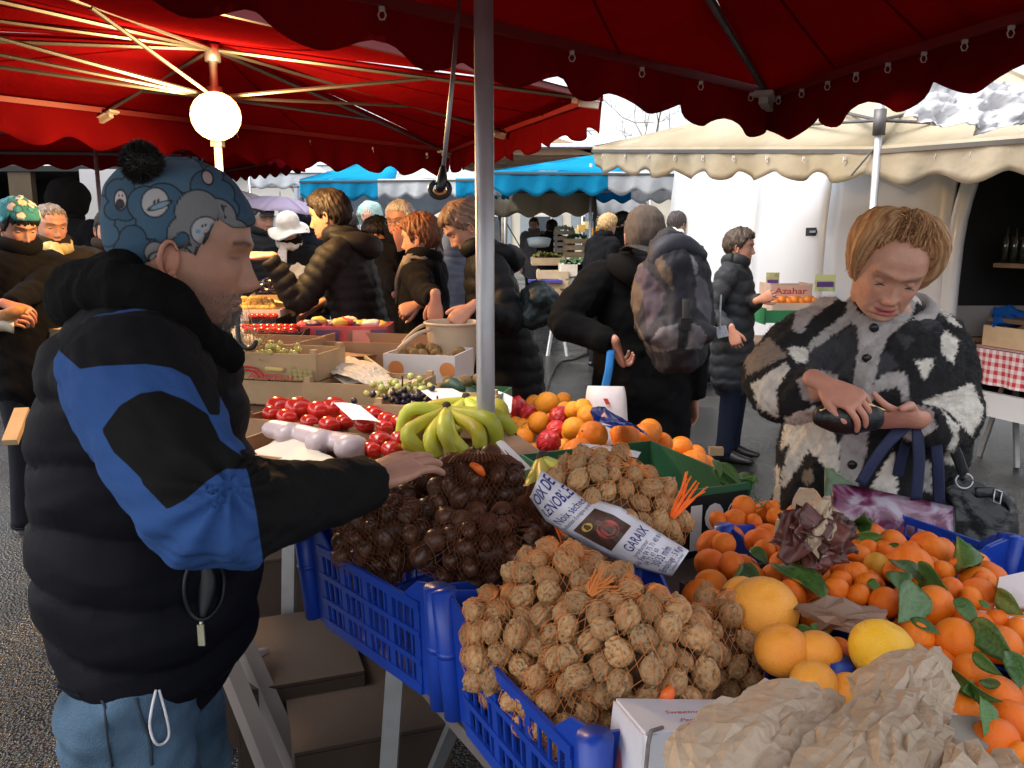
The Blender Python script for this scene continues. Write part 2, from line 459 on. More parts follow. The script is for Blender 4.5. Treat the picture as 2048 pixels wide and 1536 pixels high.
# ---- lamp: round floodlight on the pole, its glass towards the stall
lc = P(432, 236, 4.1)
lamp = thing('flood_lamp', lc - UP * .12, 'glowing warm floodlight hung under the left red canopy', 'lamp')
ld = nrm(np.array([.35, -1, -.42]))
ls = nrm(np.cross(ld, UP)); lu = np.cross(ls, ld)
GLOW = mat('lamp glass glow', (1, .9, .6), .4, 0, emit=((1, .80, .45), 9))
obj('bulb', ellipsoid(lc, (.098, .05, .098), 24, 16, ax=(ls, ld, lu)), GLOW, lamp, True)
obj('halo_disc', ellipsoid(lc - ld * .03, (.122, .02, .122), 32, 10, ax=(ls, ld, lu)), mat('amber halo glow', (1, .6, .25), .5, 0, emit=((1, .52, .16), 1.1)), lamp, True)  # added disc that glows: stands in for the warm halo round the bulb
obj('reflector', tube([lc - ld * .10, lc - ld * .06, lc - ld * .02, lc + ld * .012], [.03, .06, .08, .088], 24), DARKST, lamp, True)
obj('lamp_bracket', join(tube([lc - ld * .08, lc - ld * .10 - UP * .07, np.array([hub[0], hub[1], lc[2] - .10])], .008, 6),
                         box((hub[0], hub[1], lc[2] - .10), (.055, .055, .05))), DARKST, lamp)
pt = bpy.data.lights.new('lamp_light', 'POINT'); pt.energy = 50; pt.color = (1, .58, .22); pt.shadow_soft_size = .09
po = bpy.data.objects.new('lamp_light', pt); po.location = tuple(lc + ld * .16); COL.objects.link(po)

# ---- red canopy further back at left, and a far corner of another
def simple_canopy(name, corners, apex, m, vm, label, hv=.2, pitch=.33, amp=.05, group=None, poles=(), edges=(0, 1, 2, 3), stripes=None, under=None, struts=True, pole_r=.02, sw=.8, two=None, phase=0):
    c = [np.asarray(q, float) for q in corners]; apex = np.asarray(apex, float); ctr = sum(c) / len(c)
    t = thing(name, (ctr[0], ctr[1], 0), label, 'canopy', group)
    n = len(c)
    for i in range(n):
        a, b = c[i], c[(i + 1) % n]
        if stripes:
            k = max(2, int(np.linalg.norm(b - a) / sw))
            for j in range(k): panel(a + (b - a) * j / k, a + (b - a) * (j + 1) / k, apex, two[(j + stripes) % 2], t, .03, 6)
        else: panel(a, b, apex, m, t, .03, 8, seed=i)
        if i in edges:
            o_ = (a + b) / 2 - ctr; o_[2] = 0
            wavy(a, b, hv, pitch, amp, o_, two if stripes else vm, t, 11 + i, phase, stripes, sw)
        obj('eave_beam', bar(a - UP * .03, b - UP * .03, .02, .025), ALU, t)
        if struts:
            obj('rafter', tube([a - UP * .03, apex - UP * .04], .012, 5), ALU, t)
            hb = np.array([apex[0], apex[1], apex[2] - .28])
            obj('strut', tube([hb, a * .55 + apex * .45 - UP * .04], .010, 5), ALU, t); m_ = (a + b) / 2
            obj('strut', tube([hb, m_ * .6 + apex * .4 - UP * .04], .010, 5), ALU, t)
    for q in poles:
        obj('pole', tube([(q[0], q[1], 0), (q[0], q[1], q[2])], pole_r, 10), POLEM, t, True)
    if struts: obj('hub', tube([apex - UP * .32, apex - UP * .22], .035, 8), STEEL, t, True)
    return t
tl = [P(-330, 318, 8.2), P(410, 318, 8.6), P(420, 330, 5.6), P(-420, 300, 5.4)]
for q in tl: q[2] = 2.42
ta = P(265, 250, 7.2); ta[2] = 2.72
simple_canopy('market_canopy', tl, ta, RED, REDV, 'red canopy behind the bright red valance at far left', .2, group='red market canopies', poles=[P(199, 400, 8.0) * (1, 1, 0) + UP * 2.4, ta], edges=(0, 1))
kc = [P(608, 325, 9.2), P(400, 340, 12), P(330, 330, 9.0), P(470, 318, 7.4)]
for q in kc: q[2] = 2.46
ka = sum(kc) / 4 + UP * .35
simple_canopy('market_canopy', kc, ka, RED, REDV, 'small far corner of red canopy above the woman in the sun hat', .2, group='red market canopies', poles=[kc[1]], edges=(0, 1, 2, 3), struts=False)

# ---- cream canopy at right
rc = [P(1755, 300, 4.7), P(2230, 250, 3.9), P(2500, 330, 6.5), P(1185, 292, 7.0)]
rc[0][2] = 2.06; rc[1][2] = 2.06; rc[2][2] = 2.1; rc[3][2] = 2.30
ra = np.array([2.75, 5.2, 2.62])
cr_ = simple_canopy('market_canopy', rc, ra, CREAM, CREAM, 'weathered cream canopy at right in front of the white van', .22, .34, .06, poles=[rc[0] + UP * .25], edges=(0, 3), struts=False, pole_r=.022)
hb = np.array([rc[0][0], rc[0][1], 2.12])
for t_ in (P(1600, 250, 5.4), P(1690, 225, 5.3), P(1850, 220, 5.0), P(1960, 250, 4.6), P(1640, 215, 5.6)):
    obj('strut', tube([hb + UP * .08, t_], .010, 6), DARKST, cr_)
obj('hub', tube([hb, hb + UP * .14], .035, 10), DARKST, cr_, True)
obj('corner_tie', tube([hb - UP * .05, hb - UP * .12 + np.array([-.12, .05, -.10])], .006, 5), DARKST, cr_)
rings_along(rc[0] + np.array([-.05, .02, -.05]), rc[3] - UP * .05, 9, cr_)
rings_along(rc[0] + np.array([.05, -.02, -.05]), rc[1] - UP * .05, 6, cr_)
# crumpled clear-white sheet lying over the cream canopy's edge
SHEET = mat('grey plastic sheet', (.62, .61, .62), .28, .18, 5, spec=.6)
def shp(s, t):
    p = P(1790 + 330 * s, 150 + 20 * s, 3.95) * (1 - t) + P(1815 + 300 * s, 232 + 38 * math.sin(3.1 * s) - 15 * s, 3.75) * t
    w = np.array([p[0] * 3, t * 2.1, s * 3])
    return p + np.array([.02, -.06, .02]) * float(snoise(w[None], 1.1, 5, 3)[0]) * (1.2 if 0 < s < 1 else .6)
obj('plastic_sheet', thicken(grid(shp, 46, 30), .002), SHEET, None, True, 'crumpled white plastic sheet over the cream canopy edge', 'plastic sheet')

# ---- blue and white canopy across the aisle
bc = [P(985, 372, 10.2), P(1535, 372, 10.6), P(1560, 300, 16), P(1040, 300, 15.6)]
for q, z in zip(bc, (2.36, 2.36, 2.5, 2.5)): q[2] = z
ba = sum(bc) / 4; ba[2] = 2.95
bcan = simple_canopy('market_canopy', bc, ba, None, None, 'turquoise and white striped canopy over the vegetable stall', .30, .36, .08, group='turquoise and white canopies', poles=[P(1181, 400, 10.9) * (1, 1, 0) + UP * 2.5, P(1366, 400, 14) * (1, 1, 0) + UP * 2.5],
                     stripes=2, two=[BLUEC, WHITEC], struts=False, sw=1.45)
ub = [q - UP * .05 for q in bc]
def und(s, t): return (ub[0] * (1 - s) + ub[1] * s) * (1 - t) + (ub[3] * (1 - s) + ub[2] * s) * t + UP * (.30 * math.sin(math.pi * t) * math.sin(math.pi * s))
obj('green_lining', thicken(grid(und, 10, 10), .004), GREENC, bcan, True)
for a, b in ((P(1185, 385, 10.9), P(1270, 362, 12.5)), (P(1185, 385, 10.9), P(1360, 372, 12.5)), (P(1185, 385, 10.9), P(1160, 360, 12.5))):
    obj('strut', tube([a, b], .014, 5), mat('cream strut', (.7, .62, .45), .6), bcan)
bc2 = [P(600, 380, 11.5), P(985, 384, 11.2), P(1000, 320, 17), P(640, 320, 17)]
for q, z in zip(bc2, (2.34, 2.34, 2.6, 2.6)): q[2] = z
b2 = sum(bc2) / 4; b2[2] = 3.0
simple_canopy('market_canopy', bc2, b2, None, None, 'turquoise and white canopy behind the standing shoppers', .28, .3, .07, group='turquoise and white canopies', poles=[P(612, 400, 11.6) * (1, 1, 0) + UP * 2.3, P(984, 400, 11.3) * (1, 1, 0) + UP * 2.3], stripes=2, two=[BLUEC, WHITEC], struts=False, sw=1.1)
# white and other canopies further away
def far_canopy(u0, u1, v, d, z, m, label, hv=.3, depth=4, group='far canopies', pitch=.4, rise=.55, poles=True):
    c = [P(u0, v, d), P(u1, v, d), P(u1, v, d + depth), P(u0, v, d + depth)]
    for q in c: q[2] = z
    a = sum(c) / 4; a[2] = z + rise
    return simple_canopy('market_canopy', c, a, m, m, label, hv, pitch, .08, group, poles=[c[0], c[1]] if poles else (), edges=(0, 1, 3), struts=False)
far_canopy(500, 660, 372, 15, 2.72, WHITEC, 'white canopy just right of the vendor\'s hat', .3)
far_canopy(620, 760, 350, 19, 3.2, WHITEC, 'white canopy peak under the red valance at centre left', .35)
far_canopy(700, 1000, 395, 14.5, 2.42, WHITEC, 'white canopy behind the turquoise one at centre', .5, group=None)
far_canopy(985, 1190, 405, 13.5, 2.30, CREAM, 'cream valance behind the turquoise canopy', .42, group=None)
far_canopy(1010, 1165, 412, 19, 2.52, MAROON, 'maroon far canopy behind the cream valance', .35, group=None)
far_canopy(1190, 1300, 405, 16.5, 2.42, WHITEC, 'grey white valance left of the pole behind the knitted hat', .5, group=None)
far_canopy(1385, 1520, 412, 18, 2.5, YELC, 'yellow lit far canopy beside the van', .4, group=None)
far_canopy(1395, 1530, 402, 14.6, 2.38, WHITEC, 'white scalloped valance beside the van', .22, group=None)
far_canopy(-300, 130, 360, 13, 2.55, RED, 'far red canopy at the left edge', .4, group=None)

# ---- two open umbrellas
def umbrella(u, v, d, r, m, label, tilt=(.1, .0)):
    c = P(u, v, d); t = thing('open_umbrella', (c[0], c[1], 1.2), label, 'umbrella', 'open umbrellas')
    ax = nrm(np.array([tilt[0], tilt[1], 1])); X = nrm(np.cross((0, 1, 0), ax)); Y = np.cross(ax, X)
    for k in range(8):
        def pt(s, q):
            a0, a1 = k * math.pi / 4, (k + 1) * math.pi / 4
            dirs = (X * math.cos(a0) + Y * math.sin(a0)) * (1 - s) + (X * math.cos(a1) + Y * math.sin(a1)) * s
            rr = q * r; dip = .30 * r * (q ** 2) - .03 * r * q * math.sin(math.pi * s)
            return c + dirs * rr * (1 - .06 * math.sin(math.pi * s) * q) - ax * dip
        obj('canopy_gore', thicken(grid(pt, 4, 6), .001), m, t, True)
        a0 = k * math.pi / 4; dr = X * math.cos(a0) + Y * math.sin(a0)
        obj('rib', tube([c - ax * .015, c + dr * r * .5 - ax * (.075 * r + .012), c + dr * r - ax * (.30 * r + .012)], .003, 4), STEEL, t)
    obj('shaft', tube([c + ax * .05, c - ax * .85], .006, 6), STEEL, t)
    return t
umbrella(560, 393, 8.0, .5, LILAC, 'lilac open umbrella behind the man in the flat cap')
umbrella(470, 380, 8.6, .5, cloth_mat('white umbrella', (.85, .8, .78), .45), 'white open umbrella beside the vendor\'s hat')
umbrella(85, 380, 11.5, .55, RED, 'red open umbrella in the dark gap at far left')
# ================================================================ van, far stalls, buildings
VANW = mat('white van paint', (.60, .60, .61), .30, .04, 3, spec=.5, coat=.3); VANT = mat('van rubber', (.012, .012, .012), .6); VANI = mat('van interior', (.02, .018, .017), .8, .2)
van = thing('delivery_van', P(1720, 900, 6.4) * (1, 1, 0), 'white delivery van with its side door open at right', 'van')
va, vb = P(1512, 480, 7.9), P(1925, 480, 5.75); va[2] = vb[2] = 0
vd = nrm(vb - va); vn = np.array([vd[1], -vd[0], 0]); vn = vn if vn[1] < 0 else -vn; VL = np.linalg.norm(vb - va)
def VP(s, out, z): return va + vd * s - vn * -out + UP * z
def vside(s0, s1, z0, z1, o=0, nm='side_panel', m=VANW, th=.03):
    def f(s, t):
        z = z0 + (z1 - z0) * t; lean = -.10 * max(0, z - 1.5) ** 1.5
        return VP(s0 + (s1 - s0) * s, o + lean, z)
    return obj(nm, thicken(grid(f, 8, 10), -th), m, van, True)
vside(0, .98, .35, 2.45); vside(.992, VL - .10, .35, 2.45, .004)
vside(-1.6, -.012, .35, 2.40, -.01, 'cab_panel')
obj('pillar', tube([VP(VL - .05, .01, .3), VP(VL - .05, .01, 1.5), VP(VL - .02, -.06, 2.0), VP(VL, -.10, 2.4)], [(.06, .05)] * 4, 12, vd, 4), VANW, van, True)
obj('seam', tube([VP(.12, .012, .4), VP(.14, .008, 1.4), VP(.17, -.03, 2.0), VP(.17, -.06, 2.3)], .004, 5), VANT, van)
for z in (1.50, 1.42): pass
obj('moulding', bar(VP(.02, .012, 1.52), VP(VL - .12, .012, 1.52), .02, .035), VANW, van)
obj('lower_trim', bar(VP(.02, .014, 1.02), VP(VL - .12, .014, 1.02), .022, .05), VANW, van)
obj('door_handle', join(box(VP(.80, .02, 1.60), (.13, .02, .07), ax=(vd, vn, UP)), box(VP(.83, .035, 1.60), (.09, .02, .03), ax=(vd, vn, UP))), VANT, van)
obj('handle_grip', box(VP(.85, .05, 1.60), (.07, .012, .018), ax=(vd, vn, UP)), STEEL, van)
obj('fuel_cap_seal', tube([VP(VL - .36 + .10 * math.cos(a), .012, 1.36 + .17 * math.sin(a)) for a in np.linspace(0, 6.283, 25)], .016, 6), VANT, van, True)
obj('fuel_cap', ellipsoid(VP(VL - .36, .005, 1.36), (.09, .02, .16), 18, 10, ax=(vd, vn, UP)), VANT, van, True)
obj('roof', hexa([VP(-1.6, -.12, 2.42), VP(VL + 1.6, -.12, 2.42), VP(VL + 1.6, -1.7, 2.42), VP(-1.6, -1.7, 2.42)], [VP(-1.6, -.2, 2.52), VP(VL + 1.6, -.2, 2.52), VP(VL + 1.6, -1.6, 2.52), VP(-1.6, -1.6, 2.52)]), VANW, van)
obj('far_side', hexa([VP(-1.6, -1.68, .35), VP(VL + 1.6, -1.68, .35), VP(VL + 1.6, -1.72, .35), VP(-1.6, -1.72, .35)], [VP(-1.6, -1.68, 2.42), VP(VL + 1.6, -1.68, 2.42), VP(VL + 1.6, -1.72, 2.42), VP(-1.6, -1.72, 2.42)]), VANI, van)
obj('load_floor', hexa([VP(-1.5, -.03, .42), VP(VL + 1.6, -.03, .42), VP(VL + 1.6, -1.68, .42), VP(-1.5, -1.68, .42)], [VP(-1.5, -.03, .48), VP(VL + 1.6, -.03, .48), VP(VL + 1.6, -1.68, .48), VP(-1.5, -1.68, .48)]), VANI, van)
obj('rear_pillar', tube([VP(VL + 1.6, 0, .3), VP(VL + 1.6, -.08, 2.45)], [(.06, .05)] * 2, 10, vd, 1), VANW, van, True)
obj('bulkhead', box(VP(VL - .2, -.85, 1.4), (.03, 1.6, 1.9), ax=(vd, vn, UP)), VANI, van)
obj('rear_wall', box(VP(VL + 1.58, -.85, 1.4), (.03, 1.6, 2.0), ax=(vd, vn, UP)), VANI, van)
obj('sill', bar(VP(VL, .0, .44), VP(VL + 1.6, .0, .44), .05, .16), VANW, van)
for s in (-.9, VL + .9 + .3):
    w = VP(s, -.06, .34); wo = obj('wheel', tube([w + vn * .10, w + vn * .02, w - vn * .10], [.31, .34, .33], 28), VANT, van, True)
    obj('rim', tube([w + vn * .115, w + vn * .105], [.19, .20], 20), STEEL, wo, True)
SHW = mat('shelf wood', (.16, .10, .06), .8, .2)
for z, t0 in ((.98, 'low'), (1.36, 'mid')):
    obj('shelf', box(VP(VL + .75, -.55, z), (1.4, .6, .03), ax=(vd, vn, UP)), SHW, van)
r = np.random.default_rng(2)
for i in range(5): 
    c0 = VP(VL + .22 + .28 * i, -.5, 1.375); obj('storage_box', box(c0 + UP * .09, (.22, .34, .18 + .04 * (i % 2)), ax=(vd, vn, UP)), mat('storage box %d' % (i % 2), [(.10, .06, .035), (.16, .10, .06)][i % 2], .8), None, label='%s brown box on the shelf inside the open van' % ['first', 'second', 'third', 'fourth', 'fifth'][i], cat='box', group='boxes in the van')
for i in range(4): obj('bottle', tube([VP(VL + .10 + .07 * i, -.3, 1.375), VP(VL + .10 + .07 * i, -.3, 1.52), VP(VL + .10 + .07 * i, -.3, 1.56), VP(VL + .10 + .07 * i, -.3, 1.62)], [.03, .03, .012, .012], 12), mat('dark bottle', (.012, .016, .012), .15), None, True, 'dark bottle on the shelf inside the van', 'bottle', 'bottles in the van')
obj('paper_notice', box(VP(VL + .62, -.32, 1.62), (.22, .004, .16), ax=(vd, vn, UP)), mat('notice paper', (.6, .58, .56), .7), None, label='white notice sheet inside the dark van', cat='notice')
# ---- gingham table at right
gt_ = thing('gingham_table', P(2000, 760, 5.5) * (1, 1, 0), 'trestle table under red and white gingham at the right edge', 'table')
def gingham():
    m = bpy.data.materials.new('red gingham'); t, b, o_ = nodes(m); L = t.links.new; tc = t.nodes.new('ShaderNodeTexCoord')
    ms = []
    sx = t.nodes.new('ShaderNodeSeparateXYZ'); L(tc.outputs['UV'], sx.inputs[0])
    for ch in ('X', 'Y'):
        a = t.nodes.new('ShaderNodeMath'); a.operation = 'FRACT'; k = t.nodes.new('ShaderNodeMath'); k.operation = 'MULTIPLY'; k.inputs[1].default_value = 1 / .055; L(sx.outputs[ch], k.inputs[0]); L(k.outputs[0], a.inputs[0])
        g = t.nodes.new('ShaderNodeMath'); g.operation = 'GREATER_THAN'; g.inputs[1].default_value = .5; L(a.outputs[0], g.inputs[0]); ms.append(g)
    ad = t.nodes.new('ShaderNodeMath'); L(ms[0].outputs[0], ad.inputs[0]); L(ms[1].outputs[0], ad.inputs[1]); hf = t.nodes.new('ShaderNodeMath'); hf.operation = 'MULTIPLY'; hf.inputs[1].default_value = .5; L(ad.outputs[0], hf.inputs[0])
    cr = t.nodes.new('ShaderNodeValToRGB'); cr.color_ramp.elements[0].color = (.78, .72, .72, 1); cr.color_ramp.elements[1].color = (.55, .03, .05, 1); L(hf.outputs[0], cr.inputs[0]); L(cr.outputs[0], b.inputs['Base Color']); b.inputs['Roughness'].default_value = .85
    return m
GING = gingham(); ga, gb = P(1925, 700, 5.9), P(2200, 735, 4.9); ga[2] = gb[2] = .80; gd = nrm(gb - ga); gi = np.array([-gd[1], gd[0], 0]); gi = gi if gi[1] > 0 else -gi; GL = np.linalg.norm(gb - ga)
def cloth(nm, f, nu, nv, su, sv):
    V, Fc = grid(f, nu, nv); me = newmesh(nm, V, Fc, True); uv = me.uv_layers.new(); w = nu + 1
    for lp in me.loops: i = lp.vertex_index; uv.data[lp.index].uv = ((i % w) / nu * su, (i // w) / nv * sv)
    me.materials.append(GING); return obj(nm, me, None, gt_)
cloth('cloth_top', lambda s, t: ga + gd * GL * s + gi * .75 * t + UP * .004, 12, 6, GL, .75)
cloth('cloth_drop', lambda s, t: ga + gd * GL * s - UP * .24 * t - gi * (.012 + .014 * math.sin(s * 31) * t), 60, 6, GL, .24)
cloth('cloth_drop', lambda s, t: ga + gi * .75 * s - UP * .24 * t - gd * (.012 + .012 * math.sin(s * 19) * t), 30, 6, .75, .24)
obj('board', hexa([ga - UP * .03, ga + gd * GL - UP * .03, ga + gd * GL + gi * .75 - UP * .03, ga + gi * .75 - UP * .03], [ga - UP * .002, ga + gd * GL - UP * .002, ga + gd * GL + gi * .75 - UP * .002, ga + gi * .75 - UP * .002]), WOODD if 'WOODD' in globals() else mat('old brown wood', (.16, .085, .045), .8, .25, 9, .35, 60), gt_)
for s in (.25, 1.1):
    for dx in (-.16, .16): obj('leg', bar(ga + gd * s + gi * .2 - UP * .03, ga + gd * (s + dx) + gi * (.2 - .05) - UP * .80, .03, .03), STEEL, gt_)
    obj('cross_bar', bar(ga + gd * (s - .09) + gi * .17 - UP * .45, ga + gd * (s + .09) + gi * .17 - UP * .45, .02, .03), STEEL, gt_)
DRY = mat('dried figs', (.16, .075, .035), .8, .4, 8, .5, 20); PW_ = mat('pale box wood', (.56, .42, .26), .7, .15, 9, .3, 60)
bx_ = thing('wooden_tray', ga + gd * .05 + gi * .1, 'pale wooden tray of dried fruit on the gingham table', 'tray')
c0 = ga + gd * .42 + gi * .32 + UP * .01
for o_, sz in ((-gi * .24, (.66, .012, .14)), (gi * .24, (.66, .012, .14)), (-gd * .32, (.012, .47, .14)), (gd * .32, (.012, .47, .14))): obj('board', box(c0 + o_ + UP * .07, sz, ax=(gd, gi, UP)), PW_, bx_)
obj('floor', box(c0 + UP * .01, (.64, .46, .01), ax=(gd, gi, UP)), PW_, bx_)
dv = grid(lambda s, t: c0 + gd * (.62 * s - .31) + gi * (.45 * t - .225) + UP * (.11 + .05 * math.sin(3.1 * s) * math.sin(3.1 * t)), 30, 20); dvV = dv[0] + UP * (snoise(dv[0], 22, 3, 2) * .03)[:, None]
ds = obj('dried_fruit', (dvV, dv[1]), DRY, bx_, True); ds['kind'] = 'stuff'
c1 = P(1950, 635, 6.3); t_ = thing('grey_crate', c1, 'grey lined crate of dried fruit behind the gingham table', 'crate'); GRYP = mat('grey film', (.30, .27, .26), .5, .1)
for o_, sz in ((np.array([0, -.25, 0]), (.9, .02, .22)), (np.array([0, .25, 0]), (.9, .02, .22)), (np.array([-.45, 0, 0]), (.02, .5, .22)), (np.array([.45, 0, 0]), (.02, .5, .22))): obj('wall', box(c1 + o_, sz), GRYP, t_)
obj('contents', (lambda g_: (g_[0] + UP * (snoise(g_[0], 20, 5, 2) * .02)[:, None], g_[1]))(grid(lambda s, t: c1 + np.array([.86 * s - .43, .46 * t - .23, .06]), 24, 12)), mat('dark raisins', (.05, .022, .016), .7, .4, 20, .5, 40), t_, True)
tbk = thing('trestle_table', c1 * (1, 1, 0) + np.array([0, .2, 0]), 'table carrying crates beside the van door', 'table'); obj('table_top', box(c1 * (1, 1, 0) + np.array([.2, .1, c1[2] - .125]), (1.6, 1.0, .03)), SHW, tbk)
for dx in (-.5, .9):
    for dy in (-.3, .5): obj('leg', bar(c1 * (1, 1, 0) + np.array([dx, dy, c1[2] - .14]), c1 * (1, 1, 0) + np.array([dx * 1.05, dy, 0]), .03), STEEL, tbk)
obj('blue_cloth', (lambda g_: (g_[0] + vnormals(*g_) * (snoise(g_[0], 5, 5, 3) * .05)[:, None], g_[1]))(grid(lambda s, t: P(1985 + 90 * s, 622 + 28 * t, 6.0 - .3 * t), 20, 12)), cloth_mat('blue tarp', (.02, .12, .48), .2), None, True, 'crumpled blue tarp behind the gingham table', 'tarp')
for i, (u_, v_, d_, s_) in enumerate(((1925, 618, 6.6, .16), (1890, 618, 6.6, .18), (1960, 600, 6.9, .2))):
    c0 = P(u_, v_, d_); obj('cardboard_box', join(box(c0, (s_ * 1.3, s_, s_), rz=.3 * i), box(c0 + np.array([s_ * .5, -s_ * .3, s_ * .6]), (s_ * .5, .01, s_ * .5), ax=(nrm((1, .2, .4)), nrm((0, 1, .1)), nrm(np.cross((1, .2, .4), (0, 1, .1)))))), mat('carton tan', (.30, .17, .09), .85, .2), None, label=['torn tan carton by the van door', 'tan carton left of the torn one', 'tan carton just inside the van door'][i], cat='box')
# ---- citrus stall in front of the van
st = thing('trestle_table', P(1590, 640, 6.2) * (1, 1, 0), 'table of orange cartons in front of the van', 'table'); tc_ = P(1640, 640, 6.2); obj('table_top', box(tc_ * (1, 1, 0) + UP * .78, (1.5, .6, .03)), SHW, st)
for dx in (-.65, .65):
    for dy in (-.2, .2): obj('leg', bar(tc_ * (1, 1, 0) + np.array([dx, dy, .77]), tc_ * (1, 1, 0) + np.array([dx, dy, 0]), .03), STEEL, st)
OCR = mat('pale orange carton', (.62, .42, .32), .7, .15, 8)
def ocart(u_, v_, d_, w, h, label, m, txt=None):
    c0 = P(u_, v_, d_); t_ = thing('fruit_carton', c0, label, 'box'); 
    for o_, sz in ((np.array([0, -.14, 0]), (w, .012, h)), (np.array([0, .14, 0]), (w, .012, h)), (np.array([-w / 2, 0, 0]), (.012, .27, h * 1.3)), (np.array([w / 2, 0, 0]), (.012, .27, h * 1.3))): obj('wall', box(c0 + o_ + UP * h / 2, sz), m, t_)
    if txt:
        V, Fc = text_mesh(txt, 1.0, 0, .02); V = V - V.min(0); obj('lettering', (np.array([c0 + np.array([-w * .42 + w * .8 * x / V[:, 0].max(), -.1475, h * .2 + h * .6 * y / V[:, 1].max()]) for x, y in V[:, :2]]), Fc), mat('red letter print', (.5, .05, .04), .6), t_)
    return c0
ocart(1570, 590, 6.25, .30, .08, 'open orange carton lettered in red in front of the van', OCR, 'Azahar'); c0 = ocart(1582, 622, 6.15, .36, .07, 'pale carton of oranges below the lettered one', OCR); ocart(1560, 642, 6.1, .30, .09, 'green printed carton beside the grey coated woman', mat('green print', (.02, .20, .06), .5), '')
FARO = mat('far orange', (.80, .22, .015), .45, .1); FOM = newmesh('orange', *ellipsoid((0, 0, 0), 1, 14, 10), True); FOM.materials.append(FARO)
for i in range(14): inst('orange', FOM, c0 + np.array([-.14 + .047 * (i % 7), -.06 + .08 * (i // 7), .07 + .012 * (i % 2)]), None, .035, label='orange in the pale carton in front of the van', cat='orange', group='oranges in front of the van')
PEAR = mat('pear print', (.42, .45, .22), .6, .8, 14); 
for u_, v_, d_, w, lab in ((1545, 562, 6.4, .10, 'small printed fruit sign leaning on the van'), (1650, 566, 6.4, .16, 'purple and green printed carton end by the woman\'s shoulder'), (1872, 590, 6.3, .09, 'purple printed carton end right of the woman\'s head')):
    c0 = P(u_, v_, d_); t_ = thing('printed_sign', c0, lab, 'sign'); obj('card', box(c0, (w, .008, .13)), PEAR, t_); obj('purple_band', box(c0 - np.array([0, .006, .01]), (w * .8, .004, .04)), mat('purple band', (.12, .05, .28), .5), t_)
# ---- vegetable stall across the aisle
vt = thing('trestle_table', P(1130, 700, 11) * (1, 1, 0), 'trestle table of vegetable crates across the aisle', 'table'); vc = P(1130, 590, 11); vc[2] = 0
obj('table_top', box(vc + np.array([0, .5, .80]), (2.2, 1.2, .03)), PW_, vt); WHT = mat('white trestle', (.72, .72, .72), .5)
for s in (-.9, -.1, .7):
    for dx in (-.13, .13): obj('leg', bar(vc + np.array([s, -.05, .79]), vc + np.array([s + dx, -.12, 0]), .035), WHT, vt)
    obj('cross_bar', bar(vc + np.array([s - .08, -.09, .35]), vc + np.array([s + .08, -.09, .35]), .025), WHT, vt)
GREENS = mat('leafy greens', (.035, .12, .03), .7, .6, 14, .8, 20)
def vcrate(u_, v_, d_, w, h, l, lab, top=None, m=PW_, bands=2):
    c0 = P(u_, v_, d_); t_ = thing('wooden_crate', c0, lab, 'crate')
    for j in range(bands):
        z_ = h * (j + .5) / bands
        for o_, sz in ((np.array([0, -l / 2, 0]), (w, .012, h / bands - .03)), (np.array([0, l / 2, 0]), (w, .012, h / bands - .03)), (np.array([-w / 2, 0, 0]), (.012, l, h / bands - .03)), (np.array([w / 2, 0, 0]), (.012, l, h / bands - .03))): obj('board', box(c0 + o_ + UP * z_, sz), m, t_)
    for sx in (-1, 1):
        for sy in (-1, 1): obj('corner_post', box(c0 + np.array([sx * (w / 2 - .02), sy * (l / 2 - .02), h / 2]), (.03, .03, h)), m, t_)
    obj('floor', box(c0 + UP * .01, (w, l, .015)), m, t_)
    if top is not None:
        g_ = grid(lambda s, t: c0 + np.array([w * .94 * (s - .5), l * .94 * (t - .5), h + .03 * math.sin(3.1 * s)]), 20, 14); o_ = obj('greens', (g_[0] + UP * (snoise(g_[0], 9, int(u_), 3) * .05)[:, None], g_[1]), top, t_, False); o_['kind'] = 'stuff'
WHP = mat('whitewashed wood', (.72, .64, .52), .7, .12)
for a_ in ((1148, 580, 10.7, .37, .35, .5, 'tall whitewashed crate of greens, left of a pair', GREENS, WHP, 2), (1180, 580, 10.7, .37, .35, .5, 'tall whitewashed crate of greens, right of a pair', GREENS, WHP, 2), (1104, 596, 10.6, .38, .36, .5, 'brown slatted crate left of the whitewashed pair', None, PW_, 3), (1095, 530, 11.6, .45, .12, .5, 'shallow crate of pale leaves on the vegetable stall', mat('pale leaves', (.30, .28, .08), .7, .5, 14), PW_, 1), (1215, 528, 11.4, .6, .10, .6, 'wide tray of dark greens by the blonde woman', GREENS, PW_, 1), (1150, 515, 12.8, .35, .3, .4, 'crate stack behind the dark greens', GREENS, PW_, 3), (1128, 505, 13, .3, .35, .4, 'grey crate stack with white flowers', mat('white greens', (.35, .45, .3), .7, .8, 20), mat('grey wash', (.4, .38, .34), .7), 4)): vcrate(*a_[:7], a_[7], a_[8], a_[9])
obj('tub', tube([P(1078, 492, 12.2), P(1078, 478, 12.2)], [.15, .18], 20), mat('white blue tub', (.5, .6, .75), .5, .5, 4), None, True, 'white and blue tub on the vegetable stall', 'tub')
obj('blue_tray', box(P(1090, 562, 10.4), (.42, .3, .03)), mat('blue purple tray', (.07, .06, .3), .5), None, label='blue tray on the brown slatted crate', cat='tray')
obj('green_crate', box(P(1420, 478, 12), (.22, .2, .20)), mat('green crate', (.06, .30, .12), .5, .3, 20), None, label='green plastic crate at the far lit stall', cat='crate')
